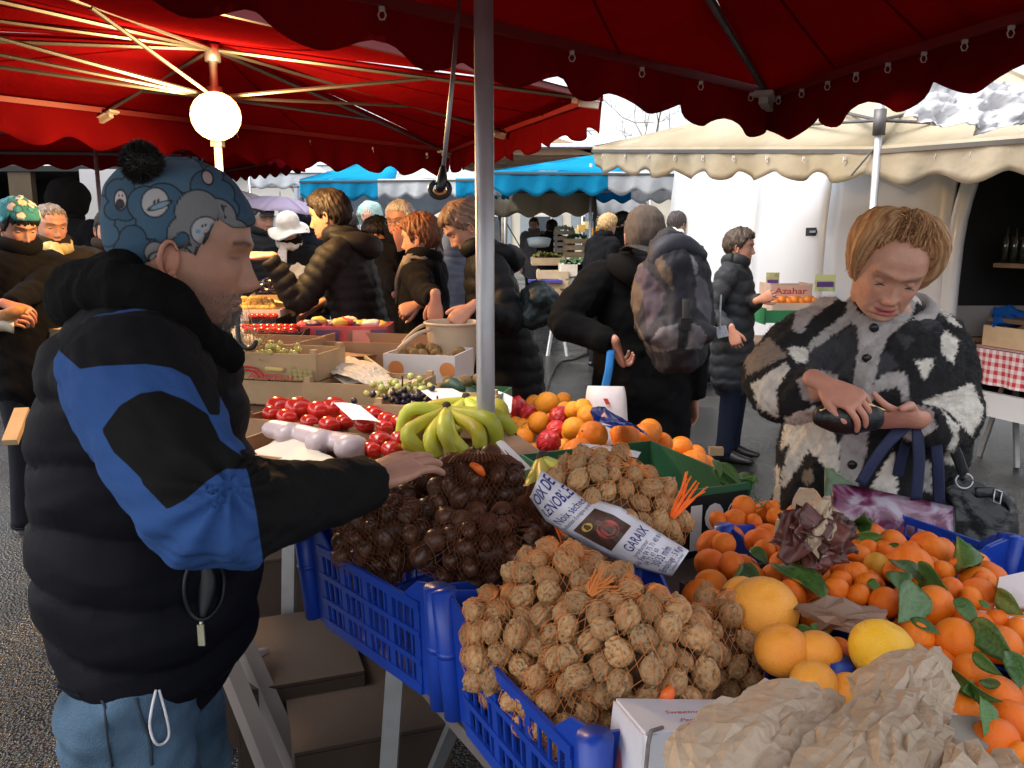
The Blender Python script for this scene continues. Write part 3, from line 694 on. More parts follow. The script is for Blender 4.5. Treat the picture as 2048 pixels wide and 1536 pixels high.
# wall of lit citrus cartons at far right of the aisle
r = np.random.default_rng(77)
LIT = [mat('lit carton a', (.82, .50, .10), .6, .2, 6), mat('lit carton b', (.85, .68, .34), .6, .2, 6), mat('lit carton c', (.78, .34, .06), .6, .2, 6), mat('lit carton d', (.80, .74, .6), .6, .2, 6)]
for j in range(5):
    for i in range(7): obj('fruit_carton', box(P(1396 + 20 * i + r.uniform(-3, 3), 432 + 15 * j, 17), (.19, .3, .14)), LIT[r.integers(4)], None, label='yellow or orange carton in the stacked wall under the yellow canopy', cat='box', group='stacked cartons under the yellow canopy')
for i in range(8): obj('fruit_carton', box(P(1150 + 12 * i, 452 + r.uniform(-4, 14), 18.5), (.15, .3, .16)), LIT[r.integers(4)], None, label='orange carton glimpsed behind the vegetable stall', cat='box', group='far cartons behind the vegetables')
obj('aisle_cable', tube([P(1060, 770, 6) * (1, 1, 0) + UP * .012, G(1110, 735, .012), G(1150, 718, .012), G(1200, 700, .012), G(1280, 690, .012)], .012, 6, None, 5), VANT, None, True, 'black cable lying across the aisle', 'cable')
# left: dark van back and a carton behind the vendor
lv_ = thing('delivery_van', P(60, 560, 9) * (1, 1, 0), 'dark open back of a van at far left', 'van'); lc0 = P(90, 560, 9.4) * (1, 1, 0)
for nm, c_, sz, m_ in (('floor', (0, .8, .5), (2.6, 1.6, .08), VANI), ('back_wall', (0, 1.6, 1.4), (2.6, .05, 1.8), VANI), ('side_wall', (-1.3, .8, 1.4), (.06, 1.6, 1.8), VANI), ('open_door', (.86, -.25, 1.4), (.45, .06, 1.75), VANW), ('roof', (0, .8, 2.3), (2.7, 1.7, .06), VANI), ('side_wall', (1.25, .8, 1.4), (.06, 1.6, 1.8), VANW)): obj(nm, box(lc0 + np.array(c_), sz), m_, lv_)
for sx in (-1.1, 1.1): obj('wheel', tube([lc0 + np.array([sx - .1, .9, .33]), lc0 + np.array([sx + .1, .9, .33])], .33, 24), VANT, lv_, True)
obj('doorway_post', box(P(52, 440, 9.3), (.25, .1, 1.6)), mat('brown post', (.10, .07, .04), .8), lv_)
cb_ = thing('cardboard_box', P(80, 660, 4.4), 'pale carton with a hand hole behind the vendor\'s back', 'box'); quad_ = [P(58, 655, 4.4), P(135, 660, 4.2), P(135, 700, 4.2), P(62, 690, 4.4)]
obj('wall', thicken((np.array(quad_), [(0, 1, 2, 3)]), .01), mat('pale carton', (.55, .42, .26), .8), cb_); obj('wall', thicken((np.array([quad_[0], quad_[1], quad_[1] + (0, .4, 0), quad_[0] + (0, .4, 0)]), [(0, 1, 2, 3)]), .01), mat('pale carton', (.55, .42, .26), .8), cb_); obj('hand_hole', box(P(95, 668, 4.28), (.09, .012, .02)), VANT, cb_)
obj('wooden_plank', bar(P(20, 885, 3.6), P(45, 820, 3.75), .06, .03), mat('bare plank', (.55, .38, .2), .8, .2), None, label='short pale plank on the ground behind the vendor', cat='plank')
# ---- buildings beyond the market
PLA = mat('pale plaster', (.66, .62, .56), .9, .08, .6); PLB = mat('cream plaster', (.70, .63, .50), .9, .08, .6); SHUT = mat('grey shutter', (.30, .34, .36), .7); GLS = mat('window glass', (.06, .07, .08), .1, .1); ROOFM = mat('slate roof', (.32, .31, .31), .85, .25, 3)
def building(x0, x1, y, h, m, label, nx, nz):
    t_ = thing('town_building', ((x0 + x1) / 2, y, 0), label, 'building', 'houses round the square'); w = x1 - x0
    obj('wall', box(((x0 + x1) / 2, y + 4, h / 2), (w, 8, h)), m, t_); obj('roof', hexa([(x0 - .4, y - .5, h), (x1 + .4, y - .5, h), (x1 + .4, y + 8.5, h), (x0 - .4, y + 8.5, h)], [(x0 + .5, y + 3, h + .9), (x1 - .5, y + 3, h + .9), (x1 - .5, y + 5, h + .9), (x0 + .5, y + 5, h + .9)]), ROOFM, t_)
    for i in range(nx):
        for j in range(nz):
            cx, cz = x0 + w * (i + .5) / nx, 1.9 + (h - 1.2) * j / nz; f_ = obj('window', box((cx, y - .03, cz), (1.15, .10, 1.7)), WPR_ , t_); obj('pane', box((cx, y - .09, cz), (.95, .03, 1.5)), GLS, f_)
            for s in (-1, 1): obj('shutter', box((cx + s * .86, y - .05, cz), (.5, .05, 1.7)), SHUT, t_)
WPR_ = mat('window frame', (.7, .7, .68), .6)
building(-34, -16, 44, 4.9, PLB, 'cream house at the far left of the square', 6, 1); building(-15.5, -3, 46, 5.0, PLA, 'pale house behind the white canopies', 4, 1); building(-2.5, 11, 45, 4.6, PLB, 'cream house in the gap above the turquoise canopy', 5, 1); building(11.5, 32, 43, 4.8, PLA, 'pale house hidden behind the van', 7, 1)
# open market hall roof on steel columns, seen in the gap under the red valance
mh = thing('market_hall', P(860, 345, 26) * (1, 1, 0), 'open market hall roof with timber trusses in the gap left of the pole', 'hall'); TIM = mat('roof timber', (.40, .28, .18), .8, .2); STC = mat('grey blue column', (.16, .19, .24), .5, .1)
for i in range(5):
    y = 25 + 1.5 * i; obj('truss', join(bar((-6.5, y, 4.0), (2.5, y, 4.0), .12, .16), bar((-6.5, y, 4.0), (-2, y, 5.2), .12, .16), bar((-2, y, 5.2), (2.5, y, 4.0), .12, .16), bar((-4.2, y, 4.0), (-3.3, y, 4.8), .1), bar((.2, y, 4.0), (-.7, y, 4.8), .1)), TIM, mh)
for x in (-6.3, -4.35, -2, 2.3): obj('column', tube([(x, 25.1, 0), (x, 25.1, 4.0)], .13, 12), STC, mh, True)
obj('roof', hexa([(-7, 24.5, 4.1), (3, 24.5, 4.1), (3, 32, 4.1), (-7, 32, 4.1)], [(-7, 24.5, 4.18), (3, 24.5, 4.18), (3, 32, 5.3), (-7, 32, 5.3)]), mat('glass roof', (.75, .78, .8), .4), mh)
# bare winter trees before the houses
BARK = mat('plane bark', (.20, .17, .13), .85, .3, 6)
def tree(x, y, h, label, seed):
    r_ = np.random.default_rng(seed); t_ = thing('bare_tree', (x, y, 0), label, 'tree', 'bare trees'); obj('trunk', tube([(x, y, 0), (x + .1, y, h * .35)], [.18, .13], 8), BARK, t_, True); tw = []
    def br(p, d_, l, rad, n):
        q_ = p + d_ * l; tw.append(tube([p, (p + q_) / 2 + r_.normal(size=3) * l * .06, q_], [rad, rad * .8, rad * .55], 4))
        if n:
            for _ in range(3): br(q_, nrm(d_ + r_.normal(size=3) * .55 + UP * .15), l * .68, rad * .55, n - 1)
    for a in range(4): br(np.array([x + .1, y, h * .33]), nrm(np.array([math.cos(a * 1.6), math.sin(a * 1.6), 1.3])), h * .28, .07, 4)
    o_ = obj('crown', join(*tw), BARK, t_)
for i, x in enumerate((-9, -4.6, -.4, 5.5)): tree(x, 36 + i % 2, 9, ['bare tree furthest left behind the canopies', 'bare tree above the white canopy peak', 'bare tree right of the hook', 'bare tree hidden by the cream canopy'][i], i)
# ================================================================ people
def skin_mat():
    m = bpy.data.materials.new('skin'); MATS['skin'] = m; t, b, o = nodes(m); L = t.links.new
    at = t.nodes.new('ShaderNodeAttribute'); at.attribute_name = 'Col'
    tc = t.nodes.new('ShaderNodeTexCoord'); nz = t.nodes.new('ShaderNodeTexNoise'); nz.inputs['Scale'].default_value = 35; nz.inputs['Detail'].default_value = 5
    mr = t.nodes.new('ShaderNodeMapRange'); mr.inputs[3].default_value = .78; mr.inputs[4].default_value = 1.2
    mx = t.nodes.new('ShaderNodeVectorMath'); mx.operation = 'SCALE'
    n2 = t.nodes.new('ShaderNodeTexNoise'); n2.inputs['Scale'].default_value = 260; n2.inputs['Detail'].default_value = 3
    bp = t.nodes.new('ShaderNodeBump'); bp.inputs['Strength'].default_value = .35; bp.inputs['Distance'].default_value = .002
    L(tc.outputs['Object'], nz.inputs['Vector']); L(tc.outputs['Object'], n2.inputs['Vector'])
    L(nz.outputs['Fac'], mr.inputs[0]); L(at.outputs['Color'], mx.inputs[0]); L(mr.outputs[0], mx.inputs['Scale']); L(mx.outputs[0], b.inputs['Base Color'])
    L(n2.outputs['Fac'], bp.inputs['Height']); L(bp.outputs[0], b.inputs['Normal'])
    b.inputs['Roughness'].default_value = .48; b.inputs['Subsurface Weight'].default_value = .12; b.inputs['Subsurface Radius'].default_value = (.010, .004, .002)
    return m
SKIN = skin_mat()
SK0 = np.array([.50, .285, .20])
HZ = [-.120, -.116, -.105, -.085, -.06, -.03, 0, .03, .06, .085, .103, .113, .118]
HFt = [.040, .062, .080, .087, .088, .087, .088, .094, .089, .072, .048, .024, .0]
HBk = [.0, .004, .016, .042, .072, .092, .101, .102, .097, .082, .056, .028, .0]
HWd = [.010, .028, .046, .058, .066, .073, .0765, .0765, .071, .060, .043, .023, .0]
_z = np.linspace(-.12, .118, 240)
def _sm(a):
    y = np.interp(_z, HZ, a); k = np.ones(11) / 11; return np.convolve(np.pad(y, 5, mode='edge'), k, 'valid')
_f, _b, _w = _sm(HFt), _sm(HBk), _sm(HWd)
def head_xy(a, z, inflate=0.0):
    f, b, w = np.interp(z, _z, _f), np.interp(z, _z, _b), np.interp(z, _z, _w)
    s, c = np.sin(a), np.cos(a)
    e = 2 / 2.25
    x = (w + inflate) * np.sign(s) * np.abs(s) ** e
    y = np.where(c > 0, f + inflate, b + inflate) * np.sign(c) * np.abs(c) ** e
    return x, y
def gs(v, s): return np.exp(-(v / s) ** 2)
def make_ear(s, ex):
    """curled rim, bowl and lobe"""
    a = np.linspace(-2.3, 2.5, 18); rim = [ex + np.array([s * (.006 + .005 * max(0, math.cos(q_ - .4))), -.003 - .0135 * math.cos(q_ * .9) * (1 if q_ > -1.2 else .8), .002 + .026 * math.sin(q_) * (1 if q_ > 0 else .95)]) for q_ in a]
    return join(tube(rim, np.interp(np.arange(18), [0, 3, 12, 17], [.0055, .0042, .0038, .002]), 8, None, 1, round_end=True), ellipsoid(ex + (s * .001, -.002, 0), (.005, .0125, .024), 14, 10), ellipsoid(ex + (s * .003, .002, -.024), (.005, .0065, .008), 10, 8))
def make_head(p):
    """sculpted head, local axes: x its right, y forward, z up, origin at eye height; returns V, F, colours"""
    nu, nv = 76, 64
    t = np.linspace(-1, 1, nu, endpoint=False); a = math.pi * (.42 * t + .58 * t ** 3)
    z = np.linspace(-.1195, .1175, nv)
    A, Z = np.meshgrid(a, z); X, Y = head_xy(A, Z)
    fr = np.clip(np.cos(A) * 1.6, 0, 1); ax = np.abs(X); jaw = p.get('jaw', 0)
    ns = p.get('nose', 1.0)
    nz_ = np.interp(Z, [-.056, -.050, -.044, -.037, -.03, -.012, .004, .02, .03], [0, .006, .018, .0265, .0225, .0125, .006, .002, 0]) * ns
    sx = np.interp(Z, [-.05, -.038, -.02, .01], [.0125, .0115, .0085, .008])
    D = nz_ * np.exp(-(X / sx) ** 2)
    D += .009 * gs(ax - .0135, .0065) * gs(Z + .043, .0075)
    D += .0055 * gs(Z - .024, .009) * np.exp(-(X / .05) ** 4)
    D -= .0125 * gs(ax - .033, .016) * gs(Z - .003, .012)
    D += .0075 * gs(ax - .033, .012) * gs(Z - .001, .0075)
    D -= .0022 * gs(ax - .033, .012) * gs(Z + .0005, .0016)
    mo = p.get('mouth', 0.0); ZL = Z - p.get('smile', 0.0) * X * X
    D += (.0052 * gs(ZL + .0685, .0048) + .0062 * gs(ZL + .081, .0055) - .0042 * gs(ZL + .0745, .0022 + mo)) * np.exp(-(X / .023) ** 4)
    D -= .003 * gs(Z + .090, .005) * np.exp(-(X / .022) ** 2)
    ag = p.get('age', 0)
    if ag:
        D -= ag * .0028 * gs(Z + .0155 + .2 * (ax - .033) ** 2 / .02, .0032) * gs(ax - .031, .016); D += ag * .0022 * gs(Z + .010, .004) * gs(ax - .031, .014)
        D -= ag * .003 * gs((ax - .026) - (-.075 - Z) * .25, .003) * np.where((Z < -.072) & (Z > -.108), 1, 0); D += ag * .006 * gs(ax - .042, .014) * gs(Z + .082, .014); D += ag * .0007 * np.sin((Z - .03) * 1050) * gs(Z - .052, .016) * gs(X, .04)
    D += .007 * gs(Z + .104, .012) * gs(X, .022)
    D += .0045 * gs(ax - .046, .018) * gs(Z + .03, .02)
    D -= .003 * gs((ax - .018) - (-.045 - Z) * .5, .004) * np.where((Z < -.04) & (Z > -.085), 1, 0) * p.get('fold', .6)
    Y = Y + D * fr
    Z = Z - .004 * fr * gs(Z + .046, .006) * np.exp(-(X / .014) ** 2)
    V = np.stack([X, Y, Z], -1).reshape(-1, 3)
    V += np.stack([V[:, 0] * jaw * np.clip(-V[:, 2] * 9, 0, 1), V[:, 1] * 0, V[:, 2] * 0], -1)
    Fc = [(j * nu + i, j * nu + (i + 1) % nu, (j + 1) * nu + (i + 1) % nu, (j + 1) * nu + i) for j in range(nv - 1) for i in range(nu)]
    Fc.append(tuple(range(nu - 1, -1, -1))); Fc.append(tuple(range((nv - 1) * nu, nv * nu)))
    sk = SK0 * np.asarray(p.get('tint', (1, 1, 1)))
    C = np.tile(sk, (len(V), 1)); x, y, zz = V.T; ax = np.abs(x); front = np.clip(y / .05, 0, 1)
    def blend(w, c): C[:] = C * (1 - w[:, None]) + np.asarray(c) * w[:, None]
    blend(.35 * gs(ax - .045, .02) * gs(zz + .035, .02) * front, sk * (1.15, .75, .7))
    blend(.35 * gs(x, .014) * gs(zz + .038, .012) * front, sk * (1.15, .75, .7))
    zl = zz - p.get('smile', 0.0) * x * x
    lip = np.exp(-(x / .0235) ** 6) * gs(zl + .0745, .0105) * front * (np.abs(zl + .0745) < .0135)
    blend(.8 * np.clip(lip * 1.4, 0, 1), p.get('lips', sk * (.85, .5, .5)))
    blend(np.exp(-(x / .022) ** 6) * gs(zl + .0745, .0018) * front * .85, (.06, .02, .02))
    brow = gs(zz - (.0225 + .004 * gs(ax - .035, .015)), .0042) * ((ax > .014) & (ax < .053)) * front
    blend(p.get('browk', .75) * brow, p.get('brow', (.05, .03, .02)))
    blend(.75 * gs(ax - .033, .0135) * gs(zz - .0005, .0022) * front * (np.abs(ax - .033) < .015), (.03, .02, .018))
    blend(.28 * gs(ax - .033, .018) * gs(zz - .002, .010) * front, sk * (.6, .45, .45))
    if p.get('stubble'):
        w = np.clip((-.048 - zz) / .012, 0, 1) * np.clip((y - .0) / .02, 0, 1) * (1 - np.clip(lip * 2, 0, 1)); w = np.maximum(w, np.clip((y + .03) / .03, 0, 1) * np.clip((-.025 - zz) / .04, 0, 1) * np.clip((ax - .035) / .015, 0, 1))
        blend(p['stubble'] * w, p.get('stubcol', (.09, .07, .06)))
    parts = [(V, Fc)]; cols = [C]
    ne = 0
    for s in (-1, 1):
        if p.get('eyes', True):
            e = ellipsoid((s * .033, .0715, .0005), (.0118, .0118, .0085), 14, 10); ev = e[0]
            ec = np.tile((.40, .37, .34), (len(ev), 1)); rad = np.hypot(ev[:, 0] - s * .033 - p.get('look', 0), ev[:, 2] + p.get('lookz', 0)); ec[(rad < .0052) & (ev[:, 1] > .076)] = (.05, .035, .025)
            up = ev[:, 2] > p.get('lid', .0012); ec[up] = sk * .8; ec[ev[:, 2] < -.0045] = sk * .85
            parts.append(e); cols.append(ec)
        ex = np.array([s * .0785, -.004, -.016])
        er = make_ear(s, ex)
        parts.append(er); c = np.tile(sk * (1.05, .88, .85), (len(er[0]), 1)); parts[-1] = er; cols.append(c)
    V, Fc = join(*parts)
    return V, Fc, np.vstack(cols)
def head_frame(yaw, pitch, roll=0):
    """columns: right, forward, up in world; yaw = facing angle in the plane, pitch down positive, roll towards its right positive"""
    y, p_, r = math.radians(yaw), math.radians(pitch), math.radians(roll)
    f = np.array([math.cos(y) * math.cos(p_), math.sin(y) * math.cos(p_), -math.sin(p_)])
    r0 = np.array([math.sin(y), -math.cos(y), 0]); u0 = np.cross(r0, f)
    rr = r0 * math.cos(r) - u0 * math.sin(r); uu = np.cross(rr, f)
    return np.array([rr, f, uu])
def cap_shell(line, thick, nu=72, nv=20, noise=.004, freq=26, seed=0, top=.118, droop=0.0, strands=0.0, edge=9):
    """hair or hat that grows out of the skull above line(a); thick(a,t) is how far it stands off"""
    t = np.linspace(-1, 1, nu, endpoint=False); A = math.pi * t
    V = []
    for j in range(nv + 1):
        q = j / nv; zl = line(A); z = zl + (top - zl) * np.sin(q * math.pi / 2) ** 1.0
        x, y = head_xy(A, np.minimum(z, .1172)); th = thick(A, q)
        pos = np.stack([x, y, z], -1); n = pos - np.array([0, 0, .0]); n[:, 2] = np.clip(n[:, 2], -.02, 1) * (1.0 if q > .1 else .4); n /= np.linalg.norm(n, axis=1, keepdims=True)
        o = th * (min(1, q * edge) ** .5 if j else 0) - (.003 if j == 0 else 0)
        wv = snoise(np.stack([A * 0 + pos[:, 0], pos[:, 1], pos[:, 2]], -1), freq, seed, 2) * noise * (1 if j else 0)
        st = strands * (np.sin(A * 31 + 5 * np.sin(q * 5 + A * 2)) + .7 * np.sin(A * 67 + 7 * np.sin(q * 4 + A * 3))) * (1 if j else 0) * (1 - q * .7)
        V.append(pos + n * (o + wv + st)[:, None])
    # lower inner rim closes the shell against the head
    V = np.vstack(V)
    Fc = [(j * nu + i, j * nu + (i + 1) % nu, (j + 1) * nu + (i + 1) % nu, (j + 1) * nu + i) for j in range(nv) for i in range(nu)]
    Fc.append(tuple(range(nv * nu, nv * nu + nu)))
    return V, Fc
def hairline(front=.068, temple=.02, ear=-.02, back=-.07):
    xs = np.array([0, .75, 1.05, 1.35, 1.6, 1.9, 2.4, math.pi]); ys = np.array([front, front - .006, temple + .02, ear, ear + .004, ear - .02, back, back])
    return lambda A: np.interp(np.abs(A), xs, ys)
def hand_parts(w, d, back, thumb_side, curl=(.25, .35, .25), size=1.0, thumb=(.6, .25), spread=.05, curls=None):
    """palm, four unequal fingers and a thumb; w wrist, d towards the fingers, back of hand direction, thumb_side +1: thumb on cross(d,back)"""
    d = nrm(d); back = nrm(back - d * np.dot(back, d)); x = np.cross(d, back) * thumb_side; s = size
    def Q(a, b, c): return w + (x * a + d * b + back * c) * s
    parts = [tube([Q(0, -.035, 0), Q(0, 0, 0), Q(.002, .03, 0), Q(.001, .065, .001), Q(0, .092, .002)], np.array([(.026, .020), (.027, .019), (.036, .0165), (.041, .0145), (.037, .011)]) * s, 16, x, 3, round_end=True)]
    tips = []
    for i, (ox, ln, r) in enumerate(((.030, .073, .0080), (.010, .083, .0083), (-.011, .077, .0080), (-.031, .060, .0068))):
        c = curls[i] if curls else curl
        p = Q(ox, .086 - .004 * abs(i - 1.2), .0025); a = 0; pts = [Q(ox * .92, .06, .001), p]; dd = nrm(d + x * (ox * spread * 40))
        for k, fr in enumerate((.46, .30, .24)):
            a += c[k]; v = dd * math.cos(a) - back * math.sin(a); p = p + v * ln * fr * s; pts.append(p)
        parts.append(tube(pts, np.array([r * 1.0, r * 1.06, r, r * .93, r * .80]) * s, 10, x, 3, round_end=True)); tips.append((pts[-1], v))
    p0, p1 = Q(.018, .012, -.004), Q(.036, .036, -.007)
    v1 = nrm(x * math.sin(thumb[0]) + d * math.cos(thumb[0]) - back * thumb[1]); p2 = p1 + v1 * .034 * s
    v2 = nrm(v1 - x * .35 + d * .2); p3 = p2 + v2 * .028 * s
    parts.append(tube([p0, p1, p2, p3], np.array([.015, .0135, .0105, .0088]) * s, 10, None, 3, round_end=True)); tips.append((p3, v2))
    return parts, tips
def ik(a, b, l1, l2, hint):
    v = b - a; dist = min(np.linalg.norm(v), (l1 + l2) * .995); v = nrm(v); b = a + v * dist
    x = (l1 * l1 - l2 * l2 + dist * dist) / (2 * dist); h = math.sqrt(max(0, l1 * l1 - x * x))
    hint = np.asarray(hint, float); hint = nrm(hint - v * np.dot(hint, v))
    return a + v * x + hint * h, b
NYLON, WOOL = {}, {}
def garment(col, kind):
    k = '%s %02d%02d%02d' % (kind, *[int(c * 99) for c in col])
    if kind == 'nylon': return mat(k, tuple(c * .42 for c in col), .66, .15, 9, .3, 90, spec=.25)
    if kind == 'denim': return mat(k, col, .9, .30, 14, .5, 260)
    return mat(k, tuple(c * (.55 if max(col) < .1 else 1) for c in col), .95, .14, 9, .5, 220, spec=.15)
def quilt(V, N, s, pitch, amp):
    return V + N * (amp * (np.abs(np.sin(math.pi * s / pitch)) ** .55 - .6))[:, None]
def person(u, d, top_v, yaw, label, coat=(.012, .013, .017), kind='nylon', hem=.48, pitchq=.062, amp=.011, legs=(.02, .022, .03), lean=0.0, hair=('short', (.05, .03, .02)), head=None, hyaw=None, hpitch=8, hroll=0, hands=None,
           width=1.0, voxel=.012, scarf=None, hood=False, collar=.02, shoes=(.012, .011, .011), group=None, belly=0.0, height=None, z0=0.0, legkind='wool', gloves=None, feet=True, sleeve=1.0):
    if d > 6: voxel = .018
    head = dict(head or {}); hyaw = yaw if hyaw is None else hyaw
    zt = ZC + d * (-SP + CP * (768 - top_v) / F); H = height or zt
    X0 = np.array([(u - 1024) / F * d, (d + (zt - ZC) * SP) / CP, 0])
    yr = math.radians(yaw); fw = np.array([math.cos(yr), math.sin(yr), 0]); rt = np.array([math.sin(yr), -math.cos(yr), 0])
    hipz = .52 * H
    def L(r, f, z): return X0 + rt * r + fw * (f + lean * max(0, z - hipz) - lean * (H - .1 - hipz)) + UP * z
    hs = H / 1.70
    shz, shw = .815 * H, .108 * H * width
    bz = {k: z for k, z in dict(neck=.865, sh=.815, chest=.73, waist=.62, hip=.52).items()}
    body_parts = [tube([L(0, -.01, .875 * H), L(0, -.02, .82 * H), L(0, 0, .73 * H), L(0, .01, .62 * H), L(0, 0, .50 * H)], np.array([(.055, .055), (.15, .075), (.155, .105), (.135, .10), (.155, .115)]) * hs, 16, rt, 3, round_end=True)]
    t_r = np.array([(.062, .065), (.105 * width, .085), (.185 * width, .105), (.195 * width, .135 + belly * .4), (.19 * width, .135 + belly), (.20 * width, .145 + belly * .6)]) * hs
    tp = [L(0, -.012, .880 * H), L(0, -.02, .862 * H), L(0, -.015, .825 * H), L(0, .0, .73 * H), L(0, .005 + belly * .3, .62 * H), L(0, 0, .53 * H)]
    if hem < .5:
        z_ = .53 * H - .05
        while z_ > hem * H + .12: tp.append(L(0, 0, z_)); t_r = np.vstack([t_r, t_r[-1] * (1.01, 1.0)]); z_ -= .15
        tp.append(L(0, 0, hem * H)); t_r = np.vstack([t_r, t_r[-1] * (1.02, 1.02)])
    else: tp[-1] = L(0, 0, hem * H)
    coat_parts = [tube(tp, t_r, 22, rt, 3, round_end=True)]
    arms = []; hmesh = []
    hands = hands or {}
    for s, nm in ((1, 'r'), (-1, 'l')):
        sh = L(s * shw * .93, -.01, shz)
        h = hands.get(nm)
        l1, l2 = .172 * H, .150 * H
        if h is None: wr = L(s * (shw + .05), .06, .475 * H + .02); hint = -fw + rt * s * .3; hd, hb, cu = -UP + fw * .25, rt * s + fw * .4, (.35, .5, .4)
        else:
            wr = np.asarray(h['w'], float); hint = h.get('hint', -UP * 1.0 + rt * s * .6 - fw * .3); hd = h.get('d', fw); hb = h.get('b', UP); cu = h.get('c', (.35, .5, .4))
        el, wr = ik(sh, wr, l1, l2, hint)
        arms.append((sh, el, wr))
        body_parts.append(tube([sh, (sh + el) / 2, el, wr], np.array([.05, .043, .037, .026]) * hs, 12, None, 3, round_end=True))
        aw = sleeve
        coat_parts.append(tube([L(s * shw * .55, -.015, shz - .005), sh, (sh + el) / 2, el, (el + wr) / 2, wr], np.array([.075, .083, .073, .064, .056, .046]) * hs * aw, 14, None, 4, round_end=False))
        if h is None or h.get('show', True):
            hp, tips = hand_parts(wr + nrm(wr - el) * .012, hd, hb, h.get('t', -s) if h else -s, cu, 1.0 * hs)
            hmesh += hp
    lp = []; shoe_parts = []
    for s in (1, -1):
        hp, kn, an = L(s * .085 * hs, 0, .50 * H), L(s * .09, .02, .28 * H), L(s * .10, -.01, .055 * H)
        hp = X0 + rt * s * .085 - fw * lean * .0 + UP * .50 * H + (L(0, 0, hipz) - X0) * (1, 1, 0)
        kn = X0 + rt * s * .09 + fw * .02 + UP * .28 * H + (L(0, 0, hipz) - X0) * (.6, .6, 0); an = X0 + rt * s * .10 + UP * .05 * H + (L(0, 0, hipz) - X0) * (.4, .4, 0)
        body_parts.append(tube([hp, kn, an, an - UP * .02], np.array([.078, .052, .036, .034]) * hs, 12, None, 3, round_end=True))
        lp.append(tube([hp + UP * .05, hp, kn, an, an - UP * .03], np.array([.09, .098, .074, .068, .07]) * hs, 14, rt, 3, round_end=False))
        a0 = np.array([an[0], an[1], .035])
        shoe_parts.append(tube([a0 - fw * .07, a0 + fw * .02 + UP * .01, a0 + fw * .10 - UP * .005, a0 + fw * .185 - UP * .012], np.array([(.036, .032), (.040, .048), (.045, .034), (.034, .020)]), 12, rt, 3, round_end=True))
    bV, bF = remesh(body_parts, .026 if d < 6 else .04, 2)
    Rm = head_frame(hyaw, hpitch, hroll)
    hc = L(0, .018, H - .118 * hs) + (fw * .02 if lean else 0)
    if 'pos' in head: hc = np.asarray(head['pos'], float)
    hV, hF, hC = make_head(head); k = hs * head.get('size', 1.0)
    hW = (hV * k) @ Rm + hc
    nk = tube([L(0, -.015, .845 * H), hc - Rm[2] * .10 * k - Rm[1] * .022, hc - Rm[2] * .03 * k - Rm[1] * .025], np.array([.062, .056, .054]) * hs, 16, None, 3, round_end=True)
    sk = SK0 * np.asarray(head.get('tint', (1, 1, 1)))
    allp = [(bV, bF), nk, (hW, hF)] + hmesh
    V, Fc = join(*allp); C = np.tile(sk, (len(V), 1)); n0 = len(bV) + len(nk[0]); C[n0:n0 + len(hW)] = hC
    C[n0 + len(hW):] = np.asarray(gloves if gloves is not None else sk * (1.05, .9, .86))
    me = newmesh('person', V, Fc, True); vcolor(me, C); me.materials.append(SKIN)
    root = obj('person', me, None, None, label=label, cat='person', group=group)
    cV, cF = remesh(coat_parts, voxel, 3)
    N = vnormals(cV, cF)
    da = np.full(len(cV), 9.); sa = np.zeros(len(cV))
    for sh, el, wr in arms:
        off = 0
        for a, b in ((sh, el), (el, wr)):
            e = b - a; l = np.linalg.norm(e); t = np.clip((cV - a) @ e / (l * l), 0, 1); dd = np.linalg.norm(cV - a - t[:, None] * e, axis=1)
            w = dd < da; da = np.where(w, dd, da); sa = np.where(w, off + t * l, sa); off += l
    onarm = da < .088 * hs
    tors = np.abs((cV - X0) @ rt) < shw * .72
    s = np.where(onarm & ~tors, sa, cV[:, 2] + .015 * snoise(cV, 3, 3))
    if kind == 'nylon' and amp: cV = quilt(cV, N, s, pitchq, amp)
    cV = cV + N * (snoise(cV * (1, 1, .8), 7, int(u), 3) * (.006 if kind == 'nylon' else .010))[:, None]
    gm = garment(coat, kind)
    obj('coat', (cV, cF), gm, root, True)
    tr = join(*lp)
    tV = np.asarray(tr[0]); tN = vnormals(tV, tr[1]); tV = tV + tN * (snoise(tV, 8, 5, 3) * .008)[:, None]
    obj('trousers', (tV, tr[1]), garment(legs, legkind), root, True)
    if feet:
        for sp in shoe_parts: obj('shoe', sp, mat('shoe leather %d' % int(shoes[0] * 999), shoes, .4, .1), root, True)
    put_hair(root, hair, Rm, hc, k, int(u))
    if collar:
        ring = [L(.085 * math.cos(a) * hs, .075 * math.sin(a) * hs - .005, .872 * H + .012 * math.cos(2 * a)) for a in np.linspace(0, 2 * math.pi, 20)]
        obj('collar', tube(ring, np.full((20, 2), (.03, .022 + collar)), 10, None, 1), gm, root, True)
    if hood:
        hd_ = tube([L(-.13, -.02, .865 * H), L(-.10, -.10, .85 * H), L(0, -.145, .835 * H), L(.10, -.10, .85 * H), L(.13, -.02, .865 * H)], [.035, .06, .07, .06, .035], 12, None, 4, round_end=True)
        obj('hood', (hd_[0] + vnormals(*hd_) * (snoise(hd_[0], 9, 2) * .01)[:, None], hd_[1]), gm, root, True)
    if scarf is not None:
        ring = [L(.078 * math.cos(a) * hs, .085 * math.sin(a) * hs + .005, .873 * H + .02 * math.cos(a * 1.0) * .3 - (.03 if math.sin(a) > .5 else 0)) for a in np.linspace(0, 2 * math.pi, 24)]
        sc = tube(ring, .032 * hs, 10); scV = sc[0] + vnormals(*sc) * (snoise(sc[0], 14, 4) * .012)[:, None]
        tail = tube([L(.02, .10, .865 * H), L(.025, .15, .80 * H), L(.02, .155, .72 * H)], [(.03, .02), (.045, .018), (.04, .012)], 10, rt, 4, round_end=True)
        obj('scarf', join((scV, sc[1]), tail), mat('scarf %d%d' % (int(u), int(d)), scarf, .95, .25, 30, .5, 120), root, True)
